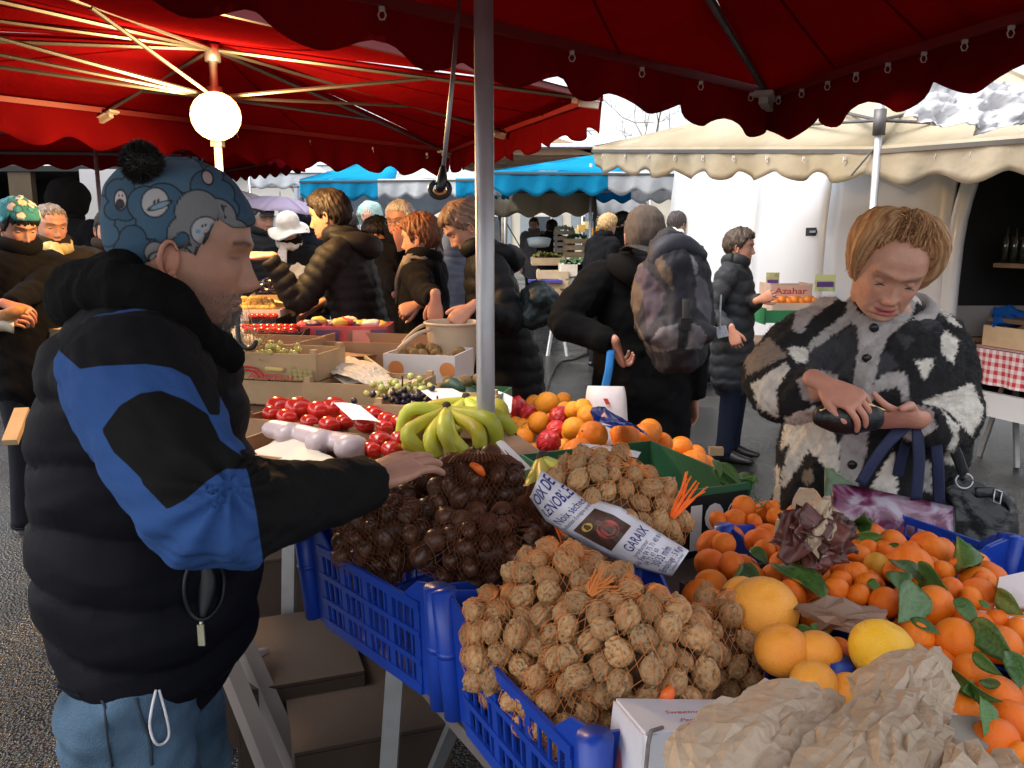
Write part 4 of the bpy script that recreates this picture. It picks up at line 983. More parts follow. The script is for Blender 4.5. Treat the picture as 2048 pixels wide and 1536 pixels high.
    return root, L, dict(H=H, fw=fw, rt=rt, R=Rm, hc=hc, X0=X0, arms=arms, k=k)
def streaks(nu, nv, col, hi, seed):
    """lock by lock colour for a hair shell"""
    A = math.pi * np.linspace(-1, 1, nu, endpoint=False); out = []
    for j in range(nv + 1):
        q = j / nv; w = A + .25 * np.sin(q * 4 + A * 2 + seed)
        k = .5 + .26 * np.sin(w * 29 + seed) + .22 * np.sin(w * 53 + 2 * seed + 3 * q) + .22 * np.sin(w * 97 + 5 * q) + .12 * np.sin(w * 11 + q * 6)
        k = np.clip(k, 0, 1)[:, None]; out.append(np.array(col) * (1 - k) + np.array(hi) * k)
    return np.vstack(out)
def hairv_mat():
    if 'streaked hair' in MATS: return MATS['streaked hair']
    m = bpy.data.materials.new('streaked hair'); MATS['streaked hair'] = m; t, b, o_ = nodes(m); at = t.nodes.new('ShaderNodeAttribute'); at.attribute_name = 'Col'; t.links.new(at.outputs['Color'], b.inputs['Base Color'])
    b.inputs['Roughness'].default_value = .55; b.inputs['Specular IOR Level'].default_value = .3; return m
def hair_mat(col):
    k = 'hair %02d%02d%02d' % tuple(int(c * 99) for c in col)
    if k in MATS: return MATS[k]
    m = mat(k, col, .5, .35, 40, .6, 160, spec=.4)
    return m
def put_hair(root, hair, Rm, hc, k, seed=0):
    if not hair: return
    st, col = hair[0], hair[1]
    def place(vf): return (np.asarray(vf[0]) * k) @ Rm + hc, vf[1]
    if st in ('short', 'crop', 'bob', 'fringe', 'receding'):
        ln = {'short': hairline(.07, .025, -.015, -.075), 'crop': hairline(.078, .03, -.005, -.06), 'bob': hairline(.06, .0, -.075, -.10), 'fringe': hairline(.04, .01, -.03, -.085), 'receding': hairline(.098, .05, -.005, -.07)}[st]
        th = {'short': .016, 'crop': .006, 'bob': .024, 'fringe': .022, 'receding': .008}[st]
        vol = hair[2] if len(hair) > 2 else 1.0
        ln0 = ln; ln = lambda A: ln0(A) + .006 * np.sin(17 * A + seed) + .004 * np.sin(43 * A + seed * 2) + .003 * np.sin(71 * A)
        vf = cap_shell(ln, lambda A, q: th * vol * (1 + .25 * np.cos(A * 3 + seed) * .5), 200, 24, .004 * vol, 30, seed, strands=.0016 * vol, edge=5)
        o_ = obj('hair', place(vf), hairv_mat(), root, True); vcolor(o_.data, streaks(200, 24, [c * .55 for c in col], [min(1, c * 1.7) for c in col], seed)); return o_
    if st in ('beanie', 'knit'):
        ln = hairline(.045, .03, .0, -.035) if st == 'beanie' else hairline(.055, .0, -.05, -.09)
        vf = cap_shell(ln, lambda A, q: .012 + .010 * q + 0 * A, 90, 24, .003, 20, seed, top=.122, strands=.0012 if st == 'knit' else 0)
        h2 = cap_shell(hairline(.05, .02, -.03, -.075), lambda A, q: .008 + 0 * A, 60, 14, .003, 30, seed)
        obj('hair', place(h2), hair_mat((.05, .04, .035)), root, True)
        o = obj('knitted_hat', place(vf), mat('knit %d' % seed, col, .95, .25, 50, .6, 150), root, True)
        c2 = cap_shell(ln, lambda A, q: .018 + 0 * A, 90, 3, .002, 20, seed, top=.085)
        return o
    if st == 'hoodup':
        vf = cap_shell(hairline(.03, -.06, -.11, -.115), lambda A, q: .035 + .012 * np.abs(np.sin(A)) , 72, 20, .006, 14, seed, top=.121)
        obj('hair', place(cap_shell(hairline(.06, 0, -.06, -.09), lambda A, q: .010 + 0 * A, 60, 12, .003, 30, seed)), hair_mat((.05, .035, .03)), root, True)
        return obj('hood', place(vf), garment(col, 'wool'), root, True)
    if st == 'cap':
        obj('hair', place(cap_shell(hairline(.06, .01, -.025, -.07), lambda A, q: .006 + 0 * A, 60, 12, .002, 30, seed)), hair_mat((.35, .33, .31)), root, True)
        vf = cap_shell(hairline(.058, .05, .035, .02), lambda A, q: .014 + .010 * np.abs(np.sin(A)) * (1 - q), 72, 16, .003, 16, seed, top=.116)
        m = mat('cap %d' % seed, col, .9, .2, 40, .4, 200)
        o = obj('flat_cap', place(vf), m, root, True)
        vz = grid(lambda s, t: np.array([.068 * (2 * s - 1), .085 * math.sqrt(max(.02, 1 - .55 * (2 * s - 1) ** 2)) + .055 * t * (1 - .5 * (2 * s - 1) ** 2), .058 - .016 * t - .012 * (2 * s - 1) ** 2]), 14, 5)
        obj('cap_visor', place(thicken(vz, .005)), m, root, True)
        return o
    if st == 'sunhat':
        obj('hair', place(cap_shell(hairline(.04, .0, -.07, -.09), lambda A, q: .010 + 0 * A, 60, 12, .003, 30, seed)), hair_mat((.06, .04, .03)), root, True)
        m = mat('sun hat cloth', col, .9, .15, 20, .3, 80)
        prof = [(.165, -.002), (.135, .018), (.098, .038), (.094, .075), (.088, .105), (.06, .142), (.02, .16)]
        vf = tube([(0, 0, z) for r, z in prof], [(r, r * 1.12) for r, z in prof], 40, (1, 0, 0), 3)
        V = vf[0].copy(); rr = np.hypot(V[:, 0], V[:, 1]); an = np.arctan2(V[:, 1], V[:, 0]); V[:, 2] += np.where(rr > .11, .018 * np.sin(3 * an + 1) * (rr - .1) / .06, 0) + .004 * np.sin(an * 7)
        return obj('sun_hat', place((V, vf[1])), m, root, True)
# ---------------------------------------------------------------- shoppers and sellers beyond the stall
def H_(u, v, d, dr, b, t=None, c=(.35, .5, .4), **k):
    r = dict(w=P(u, v, d), d=np.asarray(dr, float), b=np.asarray(b, float), c=c, **k)
    if t is not None: r['t'] = t
    return r
BLK = (.009, .009, .011)
# left group, lit by the lamp
pr, Lf, q = person(28, 4.2, 404, -35, 'young man in a patterned teal hat holding a sandwich', BLK, 'wool', .46, hair=('fringe', (.012, .009, .008), .45), hpitch=22, head=dict(stubble=.65, browk=.95, tint=(1.05, .95, .88)),
                   hands={'l': H_(18, 612, 3.9, (.8, -.1, -.3), (.2, -.5, .8), c=(.6, .7, .4)), 'r': H_(-10, 640, 3.85, (.9, .0, .1), (0, -.8, .4), c=(.6, .7, .4))})
hv = cap_shell(hairline(.058, .045, .015, -.03), lambda A, t: .022 + .014 * t + 0 * A, 120, 36, .003, 20, 3, top=.124)
o = obj('patterned_hat', ((hv[0] * q['k']) @ q['R'] + q['hc'], hv[1]), None, pr, True)
c = np.tile((.03, .22, .25), (len(hv[0]), 1)); rr = np.random.default_rng(4)
for k in range(34):
    ce = hv[0][rr.integers(len(hv[0]))]; dd = np.linalg.norm(hv[0] - ce, axis=1); rd = rr.uniform(.010, .022)
    c[dd < rd + .0035] = (.02, .03, .035); c[dd < rd] = [(.10, .42, .46), (.55, .62, .60), (.04, .26, .36), (.62, .55, .45)][k % 4]
vcolor(o.data, c); VC = mat('knit colours', (.5, .5, .5), .95, 0)
def vc_mat(name, rough=.9, bump=.4, bscale=200):
    if name in MATS: return MATS[name]
    m = bpy.data.materials.new(name); MATS[name] = m; t, b, o_ = nodes(m)
    a = t.nodes.new('ShaderNodeAttribute'); a.attribute_name = 'Col'; t.links.new(a.outputs['Color'], b.inputs['Base Color']); b.inputs['Roughness'].default_value = rough
    tc = t.nodes.new('ShaderNodeTexCoord'); n = t.nodes.new('ShaderNodeTexNoise'); n.inputs['Scale'].default_value = bscale; bp = t.nodes.new('ShaderNodeBump'); bp.inputs['Strength'].default_value = bump; bp.inputs['Distance'].default_value = .003
    t.links.new(tc.outputs['Object'], n.inputs['Vector']); t.links.new(n.outputs['Fac'], bp.inputs['Height']); t.links.new(bp.outputs[0], b.inputs['Normal'])
    return m
KNIT = vc_mat('printed knit'); o.data.materials.append(KNIT)
sw = thing('sandwich', P(22, 632, 3.85), 'sandwich in white paper in the young man\'s hands', 'sandwich')
obj('bread', tube([P(-6, 632, 3.84), P(22, 628, 3.80), P(44, 618, 3.84)], [(.03, .022), (.04, .028), (.025, .02)], 12, None, 4, round_end=True), mat('bread crust', (.42, .20, .07), .8, .3, 40, .4, 60), sw, True)
obj('wrapper', thicken(grid(lambda s, t: P(-22 + 50 * s, 640 + 28 * t - 6 * math.sin(3 * s), 3.84 - .05 * math.sin(math.pi * t)), 8, 6), .001), mat('wrapper paper', (.75, .68, .52), .8), sw, True)
person(95, 4.8, 408, -40, 'grey haired man in an olive jacket and pale yellow scarf', (.045, .034, .020), 'wool', .44, hair=('crop', (.16, .13, .11)), hpitch=12, scarf=(.62, .50, .22), head=dict(tint=(1.05, .95, .9)),
       hands={'l': H_(60, 560, 4.5, (.7, .2, .5), (.3, -.8, .3), c=(.9, 1, .6)), 'r': H_(88, 560, 4.5, (-.2, .3, .9), (-.6, -.7, .2), c=(1, 1.1, .7))})
person(214, 5.7, 424, -60, 'old man with a dark beanie and brown coat behind the vendor', (.05, .038, .028), 'wool', .4, hair=('beanie', (.014, .013, .013)), hpitch=14, head=dict(tint=(1.1, 1, .95)))
person(130, 6.1, 368, 70, 'tall figure all in black seen from behind at far left', (.006, .006, .007), 'wool', .4, hair=('hoodup', (.006, .006, .007)), width=1.35)
# the aisle
pr, Lf, q = person(668, 4.5, 384, 172, 'man in a dark quilted jacket reaching his arm over the stall', (.030, .030, .030), 'nylon', .50, pitchq=.058, amp=.012, legs=(.022, .03, .05), legkind='denim', lean=.22, hair=('short', (.02, .014, .011), 1.35), hpitch=10, hood=True, width=1.1,
       hands={'l': H_(535, 516, 4.25, (-1, -.1, 0), (-.05, -.4, 1), c=(.2, .25, .2), hint=-UP), 'r': H_(640, 610, 4.6, (-.8, .0, -.5), (0, .3, 1))}, head=dict(nose=1.1))
person(578, 6.9, 432, -95, 'small woman in a white sun hat and white scarf', (.014, .013, .015), 'wool', .4, hair=('sunhat', (.74, .70, .62)), hpitch=18, scarf=(.75, .68, .62), hands={'r': H_(598, 545, 6.6, (.2, -.4, -.8), (0, -1, 0), c=(.8, .9, .6))})
person(524, 7.7, 412, -50, 'man in a grey flat cap and charcoal quilted coat', (.035, .038, .045), 'nylon', .42, hair=('cap', (.06, .065, .075)), legs=(.35, .38, .42), legkind='denim', hpitch=4, head=dict(tint=(1.1, 1, .98)))
person(616, 8.6, 420, 92, 'person in a slate hood seen from behind the reaching man', (.04, .048, .065), 'wool', .45, hair=('hoodup', (.04, .048, .065)))
person(742, 9.3, 410, -115, 'person in a pale green hood further back at centre left', (.42, .46, .44), 'wool', .45, hair=('hoodup', (.36, .52, .48)), hpitch=15, hands={'r': H_(735, 450, 9.0, (0, 0, 1), (0, -1, 0))})
person(700, 10.5, 428, 80, 'dark coated shopper far behind the reaching man', (.03, .025, .035), 'wool', .42, hair=('short', (.03, .02, .018)))
person(757, 5.6, 438, -112, 'black haired woman peering out beside the grey haired man', BLK, 'wool', .42, hair=('fringe', (.010, .008, .008), 1.2), hpitch=14, head=dict(tint=(1.05, .98, .95)))
pr, Lf, q = person(803, 5.4, 402, -112, 'grey haired man in glasses with a hand on his chin', BLK, 'wool', .42, hair=('short', (.48, .46, .44), .8), hpitch=8, head=dict(tint=(1.12, .95, .9)),
       hands={'l': H_(803, 498, 5.12, (-.12, .05, 1), (.5, -.8, 0), c=(.7, .8, .5), hint=-UP * 1.0), 'r': H_(800, 585, 5.1, (.9, 0, .2), (0, -.8, .5))})
gl = []
for s in (-1, 1): gl.append(tube([(np.array([s * .033 + .022 * math.cos(a), .096, .016 * math.sin(a) - .002]) * q['k']) @ q['R'] + q['hc'] for a in np.linspace(0, 2 * math.pi, 17)], .0016, 5))
gl.append(tube([(np.array([x_, .098, .002]) * q['k']) @ q['R'] + q['hc'] for x_ in (-.012, .012)], .0016, 5))
obj('glasses', join(*gl), DARKST, pr, True)
person(845, 4.45, 432, 168, 'brown haired woman in profile with a grey scarf and black coat', BLK, 'wool', .42, hair=('short', (.15, .062, .030), 1.5), hpitch=8, scarf=(.20, .17, .15), hands={'l': H_(880, 612, 3.75, (.0, .0, -1), (-.2, -1, 0), c=(.35, .4, .3)), 'r': H_(838, 610, 4.25, (-.8, -.2, -.3), (-.2, -.8, .4), c=(1, 1.1, .7))}, head=dict(nose=1.05))
pr, Lf, q = person(942, 4.1, 404, 190, 'woman bent over a bucket in a long black quilted coat behind the pole', (.010, .010, .012), 'nylon', .42, pitchq=.075, amp=.010, lean=.30, hair=('short', (.17, .11, .075), 1.3), hpitch=38, hood=True, hands={'l': H_(945, 618, 3.7, (-.7, -.2, -.5), (-.2, -1, .5), c=(.9, 1, .6)), 'r': H_(930, 640, 4.0, (-.7, 0, -.5), (0, -1, 0))}, width=1.08)
person(884, 8.0, 436, 85, 'dark haired shopper seen from behind between the scarf woman and pole', (.02, .02, .024), 'wool', .42, hair=('short', (.02, .014, .012)))
person(915, 6.3, 452, 95, 'shopper in a pale blue striped jacket partly hidden by the bent woman', (.30, .34, .44), 'nylon', .46, pitchq=.05, amp=.012, hair=('hoodup', (.30, .34, .42)))
pr, Lf, qb = person(1292, 3.6, 417, 88, 'person in a long black coat wearing a large grey backpack', (.007, .007, .0075), 'wool', .30, hair=('knit', (.075, .055, .042), 1), width=1.12, hood=True, hpitch=10,
       hands={'l': H_(1228, 690, 3.42, (.3, .4, -.8), (-.8, -.3, 0), c=(1, 1, .7), hint=np.array([-1, -.3, -.4])), 'r': None}, sleeve=1.15, legs=(.01, .01, .012))
person(1476, 5.65, 460, -28, 'woman in a shiny dark grey quilted coat walking to the right', (.060, .064, .072), 'nylon', .36, pitchq=.085, amp=.014, legs=(.014, .02, .04), hair=('short', (.055, .038, .028), 1.5), hyaw=-22, hpitch=4, collar=.02, head=dict(tint=(.98, .9, .86), mouth=.001), hands={'l': H_(1518, 600, 5.5, (.5, -.5, .3), (.3, -.8, .3), c=(1, 1, .7)), 'r': H_(1462, 660, 5.35, (.3, -.2, -.9), (-.3, -.9, 0), c=(.6, .7, .5))}, width=1.1)
# beyond the vegetable stall
person(1212, 9.8, 430, 35, 'blonde woman in black tending the vegetable stall', BLK, 'wool', .45, hair=('short', (.42, .27, .12), 1.6), lean=.15)
person(1243, 11.2, 424, 20, 'dark haired person behind the blonde woman in black', BLK, 'wool', .45, hair=('short', (.012, .01, .01)))
person(1352, 9.0, 424, 50, 'man in a cream white jacket bending over the far stall', (.72, .70, .62), 'wool', .48, hair=('short', (.04, .03, .028)), lean=.35, width=1.1)
person(1406, 12.5, 420, 25, 'person in a maroon headscarf and beige coat in the far aisle', (.45, .38, .28), 'wool', .42, hair=('hoodup', (.10, .015, .02)))
person(1440, 14, 425, -60, 'dark haired seller at the yellow lit stall', (.30, .26, .2), 'wool', .45, hair=('short', (.015, .012, .012), 1.3))
person(1103, 15, 440, 60, 'small far shopper in dark clothes under the maroon canopy', (.02, .02, .022), 'wool', .42, hair=('short', (.02, .014, .012)))
person(1068, 17, 436, -100, 'small far shopper in grey beside the stacked crates', (.15, .15, .17), 'wool', .42, hair=('short', (.05, .03, .02)))

# ---- the backpack
bp = thing('backpack', P(1345, 700, 3.34), 'large grey and dark purple backpack with buckle straps', 'backpack')
D0 = 3.30
bpts = [(1340, 505, 48), (1345, 532, 72), (1345, 590, 80), (1350, 648, 78), (1353, 690, 62)]
bv = remesh([tube([P(u_, v_, D0) for u_, v_, w_ in bpts], [(px(w_, D0), .10 + .02 * i) for i, (u_, v_, w_) in enumerate(bpts)], 24, (1, 0, 0), 4, round_end=True),
             ellipsoid(P(1355, 665, D0 - .10), (.15, .09, .07), 20, 12), ellipsoid(P(1345, 560, D0 - .07), (.12, .08, .13), 20, 12)], .008, 3)
N = vnormals(*bv); V = bv[0] + N * (snoise(bv[0], 8, 3, 3) * .010)[:, None]
uu, vv_, _ = proj(V); c = np.tile((.014, .012, .016), (len(V), 1))
def zp(pts, s, ox, oy): return [(ox + x / s, oy + y / s) for x, y in pts]
Z3 = lambda pts: zp(pts, 3.4133, 960, 320)
TAN, PUR, GRY, NVY = (.10, .062, .04), (.06, .038, .052), (.14, .12, .125), (.008, .008, .016)
for col_, poly in ((TAN, [(1010, 740), (1110, 700), (1130, 900), (1060, 1100), (1170, 1310), (1100, 1220), (1040, 1050)]), (PUR, [(1020, 760), (1110, 720), (1260, 880), (1240, 1010), (1140, 1170), (1110, 900)]),
                   (TAN, [(1150, 610), (1190, 590), (1310, 760), (1320, 900), (1240, 800), (1190, 700)]), (GRY, [(1160, 1240), (1220, 1150), (1380, 1110), (1360, 1290), (1190, 1315)]), (GRY, [(1430, 1110), (1500, 1130), (1550, 1200), (1520, 1285), (1410, 1290)]),
                   ((.10, .09, .105), [(1480, 780), (1550, 830), (1585, 1010), (1575, 1110), (1480, 1000), (1470, 920)]), ((.2, .19, .21), [(1440, 640), (1490, 720), (1480, 800), (1440, 740)]), (NVY, [(1190, 590), (1420, 600), (1450, 700), (1480, 860), (1420, 1010), (1390, 1010), (1330, 900), (1310, 760)]),
                   ((.012, .012, .013), [(1360, 1020), (1460, 1020), (1410, 1290), (1345, 1290)])):
    c[sdpoly(uu, vv_, Z3(poly)) > 0] = col_
o = obj('pack', (V, bv[1]), vc_mat('pack cloth', .75, .5, 260), bp, True); vcolor(o.data, c)
STRAP = mat('black webbing', (.010, .010, .011), .7, .1, 60, .4, 400)
for s in (-1, 1):
    obj('shoulder_strap', tube([P(1345 + s * 30, 505, D0), P(1330 + s * 62, 492, D0 + .10), P(1322 + s * 72, 500, D0 + .26)], [(.028, .006)] * 3, 8, (1, 0, 0), 5), STRAP, bp, True)
obj('buckle_strap', tube([P(1372, 598, D0 - .16), P(1372, 640, D0 - .185), P(1370, 694, D0 - .165)], [(.014, .003)] * 3, 8, (1, 0, 0), 4), STRAP, bp, True)
obj('buckle', box(P(1371, 648, D0 - .195), (.036, .014, .045)), mat('black plastic', (.012, .012, .012), .35), bp)
obj('top_flap', tube([P(1315, 545, D0 - .08), P(1320, 505, D0 - .09), P(1360, 492, D0 - .08), P(1400, 510, D0 - .06)], [.03, .045, .05, .03], 12, None, 4, round_end=True), mat('flap cloth', (.018, .018, .03), .6, .2, 20, .4, 200), bp, True)
obj('key_tag', thicken(grid(lambda s, t: P(1430 + 22 * s + 6 * t, 655 + 22 * t - 5 * s, D0 - .02), 2, 2), .003), mat('tag white', (.6, .62, .7), .5, .3, 60), bp)
obj('tag_cord', tube([P(1442, 590, D0), P(1440, 625, D0 - .03), P(1440, 660, D0 - .02)], .004, 5), mat('cord white', (.5, .5, .52), .7), bp)
# blue bag hanging from that person's hand
bb = thing('carrier_bag', P(1212, 800, 3.4), 'white carrier bag with blue handles beside the black coat', 'bag')
obj('handle', tube([P(1222, 700, 3.4), P(1218, 740, 3.4), P(1210, 775, 3.42)], [(.017, .004)] * 3, 8, (1, 0, 0), 3), mat('blue handle', (.02, .22, .62), .5), bb, True)
obj('bag_body', join(tube([P(1212, 772, 3.42), P(1212, 800, 3.42), P(1214, 900, 3.42)], [(.075, .012), (.085, .05), (.09, .06)], 16, (1, 0, 0), 3)), mat('white bag paper', (.68, .62, .62), .6, .1, 12), bb, True)
obj('red_mark', thicken(grid(lambda s, t: P(1206 + 9 * s + 6 * t, 797 + 12 * t, 3.36), 1, 1), .001), mat('red print', (.5, .03, .03), .6), bb)
# dark shoulder bag of the bent woman
sb = thing('shoulder_bag', P(1085, 640, 4.0), 'dark teal shoulder bag at the bent woman\'s hip', 'bag')
sv_ = remesh([ellipsoid(P(1078, 600, 3.95), (.09, .10, .09), 20, 14), ellipsoid(P(1065, 632, 3.95), (.10, .08, .06), 20, 14)], .009, 3)
obj('bag_body', (sv_[0] + vnormals(*sv_) * (snoise(sv_[0], 10, 8, 3) * .012)[:, None], sv_[1]), mat('dark teal bag', (.008, .022, .024), .5, .2, 12, .3, 90), sb, True)
obj('strap', tube([P(1078, 568, 3.95), P(1055, 520, 4.0), P(1015, 450, 4.15)], [(.014, .003)] * 3, 6, (0, 1, 0), 4), STRAP, sb, True)
# shopping bag in the sun hat woman's hand
cb = thing('plastic_bag', P(612, 560, 6.4), 'beige plastic carrier bag hanging from the sun hat woman\'s hand', 'bag')
vf = tube([P(598, 528, 6.35), P(600, 545, 6.35), P(604, 565, 6.35), P(612, 590, 6.35)], [(.02, .015), (.10, .05), (.15, .08), (.12, .06)], 20, (1, 0, 0), 5, round_end=True)
obj('bag_body', (vf[0] + vnormals(*vf) * (snoise(vf[0], 9, 1, 3) * .02)[:, None], vf[1]), cloth_mat('beige film', (.62, .50, .36), .4), cb, True)
# ================================================================ the vendor in front at left
def chain(rows, d, side, n=28, k=3, round_end=True):
    """loft through photo rows (u, v, half width in px, half depth in m) at depth d; side = world direction of the px half width"""
    return tube([P(u, v, d) for u, v, w, h in rows], [(px(w, d), h) for u, v, w, h in rows], n, side, k, round_end=round_end)
VD = 1.40
vyaw = 8
vf_ = np.array([math.cos(math.radians(vyaw)), math.sin(math.radians(vyaw)), 0]); vr_ = np.array([vf_[1], -vf_[0], 0])
Rv = head_frame(12, 10, 0); vhc = P(372, 500, 1.40); vk = 1.08
hp = dict(stubble=.42, stubcol=(.085, .07, .062), nose=1.15, tint=(.95, .84, .78), browk=.9, jaw=.08, fold=1.0, eyes=False)
hV, hF, hC = make_head(hp); hW = (hV * vk) @ Rv + vhc
torso = [(300, 590, 60, .07), (290, 650, 110, .14), (290, 730, 150, .17), (292, 860, 172, .18), (300, 1000, 180, .18), (305, 1150, 178, .18), (305, 1270, 165, .175), (290, 1370, 140, .16)]
sh, el, wr = P(268, 765, 1.17), P(418, 1045, 1.07), P(728, 968, 1.36)
ft = P(872, 905, 1.52)
hand, tips = hand_parts(wr + nrm(ft - wr) * .01, ft - wr, np.array([-.20, -.55, .85]), -1, size=1.12, curls=((.10, .18, .15), (.06, .16, .14), (.08, .18, .16), (.14, .24, .18)), thumb=(.55, .3), spread=.09)
hnd = remesh(hand, .0023, 2)
hp0 = P(300, 1400, 1.43)
legpts = []
for s in (1, -1):
    h0 = hp0 + vr_ * s * .10; legpts.append((h0 + UP * .05, h0 - UP * .02, np.array([h0[0] + .02, h0[1], .45]), np.array([h0[0] - .02, h0[1], .06])))
body = [tube([P(u, v, 1.42) for u, v, w, h in torso], [(px(w, VD) * .82, h * .82) for u, v, w, h in torso], 18, vf_, 2, round_end=True),
        tube([sh, (sh + el) / 2, el, (el + wr) / 2, wr], [.06, .052, .046, .042, .03], 14, None, 3, round_end=True)]
fs, fe, fw_ = P(290, 770, 1.60), P(330, 1020, 1.62), P(480, 1080, 1.60)
body.append(tube([fs, fe, fw_], [.055, .046, .03], 12, None, 3, round_end=True))
for a, b, c_, d_ in legpts: body.append(tube([a, b, c_, d_], [.09, .085, .055, .04], 14, None, 3, round_end=True))
bV, bF = remesh(body, .022, 2)
nk = tube([P(300, 620, 1.42), vhc - Rv[2] * .11 - Rv[1] * .03, vhc - Rv[2] * .03 - Rv[1] * .03], [.075, .066, .064], 18, None, 3, round_end=True)
V, Fc = join((bV, bF), nk, (hW, hF), hnd)
sk = SK0 * hp['tint']; C = np.tile(sk, (len(V), 1)); n0 = len(bV) + len(nk[0]); C[n0:n0 + len(hW)] = hC
hv_ = V[n0 + len(hW):]; hc_ = np.tile(SK0 * (.95, .82, .78), (len(hv_), 1))
for tp, dv in tips[:4]:
    w = np.exp(-(np.linalg.norm(hv_ - (tp + np.array([0, 0, .006])), axis=1) / .007) ** 2); hc_ = hc_ * (1 - .5 * w[:, None]) + np.array([.62, .42, .36]) * .5 * w[:, None]
C[n0 + len(hW):] = hc_
me = newmesh('person', V, Fc, True); vcolor(me, C); me.materials.append(SKIN)
vendor = obj('person', me, None, None, label='market vendor in a cloud patterned bobble hat and dark padded vest', cat='person')
# goatee and moustache: short tapered tufts
def tufts(pts, nrmls, ln, wd, n, seed, droop=.4, parent=None, m=None, name='beard'):
    r = np.random.default_rng(seed); Vt, Ft = [], []
    for i in range(n):
        k = r.integers(len(pts)); p0 = pts[k] + r.normal(size=3) * .001; nn = nrm(nrmls[k] + r.normal(size=3) * .35 - UP * droop); s = nrm(np.cross(nn, r.normal(size=3))) * wd
        l = ln * r.uniform(.5, 1.2); p1 = p0 + nn * l * .55; p2 = p0 + nrm(nn - UP * droop * .6) * l
        b = len(Vt); Vt += [p0 - s, p0 + s, p1 + s * .7, p1 - s * .7, p2]; Ft += [(b, b + 1, b + 2, b + 3), (b + 3, b + 2, b + 4)]
    return obj(name, (np.array(Vt), Ft), m, parent, False)
hn = vnormals(hW, hF); x_, y_, z_ = hV.T
sel = ((z_ < -.078) & (y_ > .035) & (np.abs(x_) < .034)) | ((z_ > -.066) & (z_ < -.055) & (np.abs(x_) < .026) & (y_ > .07)) | ((z_ < -.055) & (y_ > .06) & (np.abs(np.abs(x_) - .028) < .006))
tufts(hW[sel], hn[sel], .026, .0007, 4200, 3, .55, vendor, hair_mat((.22, .20, .18)))
sel = (z_ < -.05) & (z_ > -.112) & (y_ > -.02) & (np.abs(x_) > .03) & (y_ < .078)
tufts(hW[sel], hn[sel], .0045, .0004, 2600, 4, .6, vendor, hair_mat((.08, .07, .062)), 'stubble')
put_hair(vendor, ('crop', (.05, .045, .04)), Rv, vhc, vk, 2)
# hat: rolled cloud print with a bobble
ln = hairline(.052, .035, -.002, -.045)
def hth(A, q): return .008 + .010 * np.sin(q * math.pi) * (1 + .5 * np.cos(A + math.pi)) + .006 * q + .003 * np.sin(A * 5) * q
hv = cap_shell(ln, hth, 420, 150, .004, 9, 6, top=.124)
hw = (hv[0] * vk) @ Rv + vhc; uu, vv_, _ = proj(hw)
hn_ = vnormals(hw, hv[1])
c = np.tile((.045, .10, .15), (len(hw), 1))
def soft(sd, col_):
    k = np.clip(sd / 1.4 + .5, 0, 1)[:, None]; c[:] = c * (1 - k) + np.array(col_) * k
def blobs(cl, col_, out=3.2):
    sdm = np.max([r_ - np.hypot(uu - a, vv_ - b) for a, b, r_ in cl], axis=0)
    soft(sdm + out, (.014, .016, .020)); soft(sdm, col_)
SKYB, MIDB, LITB, GRYB = (.035, .085, .14), (.048, .11, .17), (.07, .135, .20), (.20, .20, .205)
blobs([(300, 300, 26), (330, 295, 26)], SKYB); blobs([(385, 310, 30), (420, 320, 30), (360, 300, 20)], SKYB); blobs([(462, 372, 24), (480, 400, 24), (490, 430, 22)], SKYB); blobs([(205, 440, 24), (215, 470, 22), (200, 410, 18)], MIDB)
blobs([(238, 385, 26), (250, 410, 30), (228, 420, 18), (262, 372, 20)], SKYB); blobs([(300, 372, 30), (335, 362, 34), (372, 350, 34), (352, 330, 28), (315, 345, 22)], LITB)
blobs([(290, 408, 34), (325, 412, 44), (345, 440, 36), (305, 445, 32), (330, 460, 26)], MIDB); blobs([(412, 372, 30), (440, 390, 28), (425, 352, 20), (455, 420, 22)], MIDB)
blobs([(265, 478, 26), (255, 500, 26), (285, 500, 22), (272, 520, 22)], SKYB); blobs([(395, 425, 44), (430, 440, 42), (375, 470, 40), (445, 470, 36), (400, 490, 42), (372, 510, 30), (468, 470, 30)], GRYB)
blobs([(310, 505, 20), (340, 505, 24), (365, 515, 18), (325, 525, 20)], (.27, .26, .26)); blobs([(355, 485, 10), (365, 478, 12)], MIDB)
def oval(a, b, rx, ry, col_=(.42, .40, .39), ang=0, edge=3):
    co, si = math.cos(ang), math.sin(ang); X = (uu - a) * co + (vv_ - b) * si; Y = -(uu - a) * si + (vv_ - b) * co
    e = np.hypot(X / rx, Y / ry); m_ = min(rx, ry); soft((1 - e) * m_ + edge, (.014, .016, .020)); soft((1 - e) * m_, col_)
oval(241, 400, 11, 18, (.50, .42, .42)); oval(240, 408, 6, 7, (.03, .03, .035)); oval(238, 391, 1.2, 2.2, (.02,) * 3, edge=.1); oval(245, 391, 1.2, 2.2, (.02,) * 3, edge=.1)
oval(310, 405, 26, 28, (.42, .40, .40), .2); oval(320, 411, 20, 5, (.20, .30, .38), -.35, 2); oval(309, 404, 2, 4.5, (.02,) * 3, .3, .1); oval(316, 402, 2, 4.5, (.02,) * 3, .3, .1)
oval(411, 462, 28, 27, (.44, .42, .42)); oval(405, 452, 2, 2.6, (.02,) * 3, 0, .1); oval(411, 450, 2, 2.6, (.02,) * 3, 0, .1); oval(396, 463, 5, 4, (.12, .33, .50), 0, .1); oval(425, 451, 5, 4.5, (.12, .33, .50), 0, .1); oval(412, 466, 4.5, 3.5, (.02,) * 3, 0, .1); oval(412, 463.5, 4.2, 3, (.44, .42, .42), 0, .1)
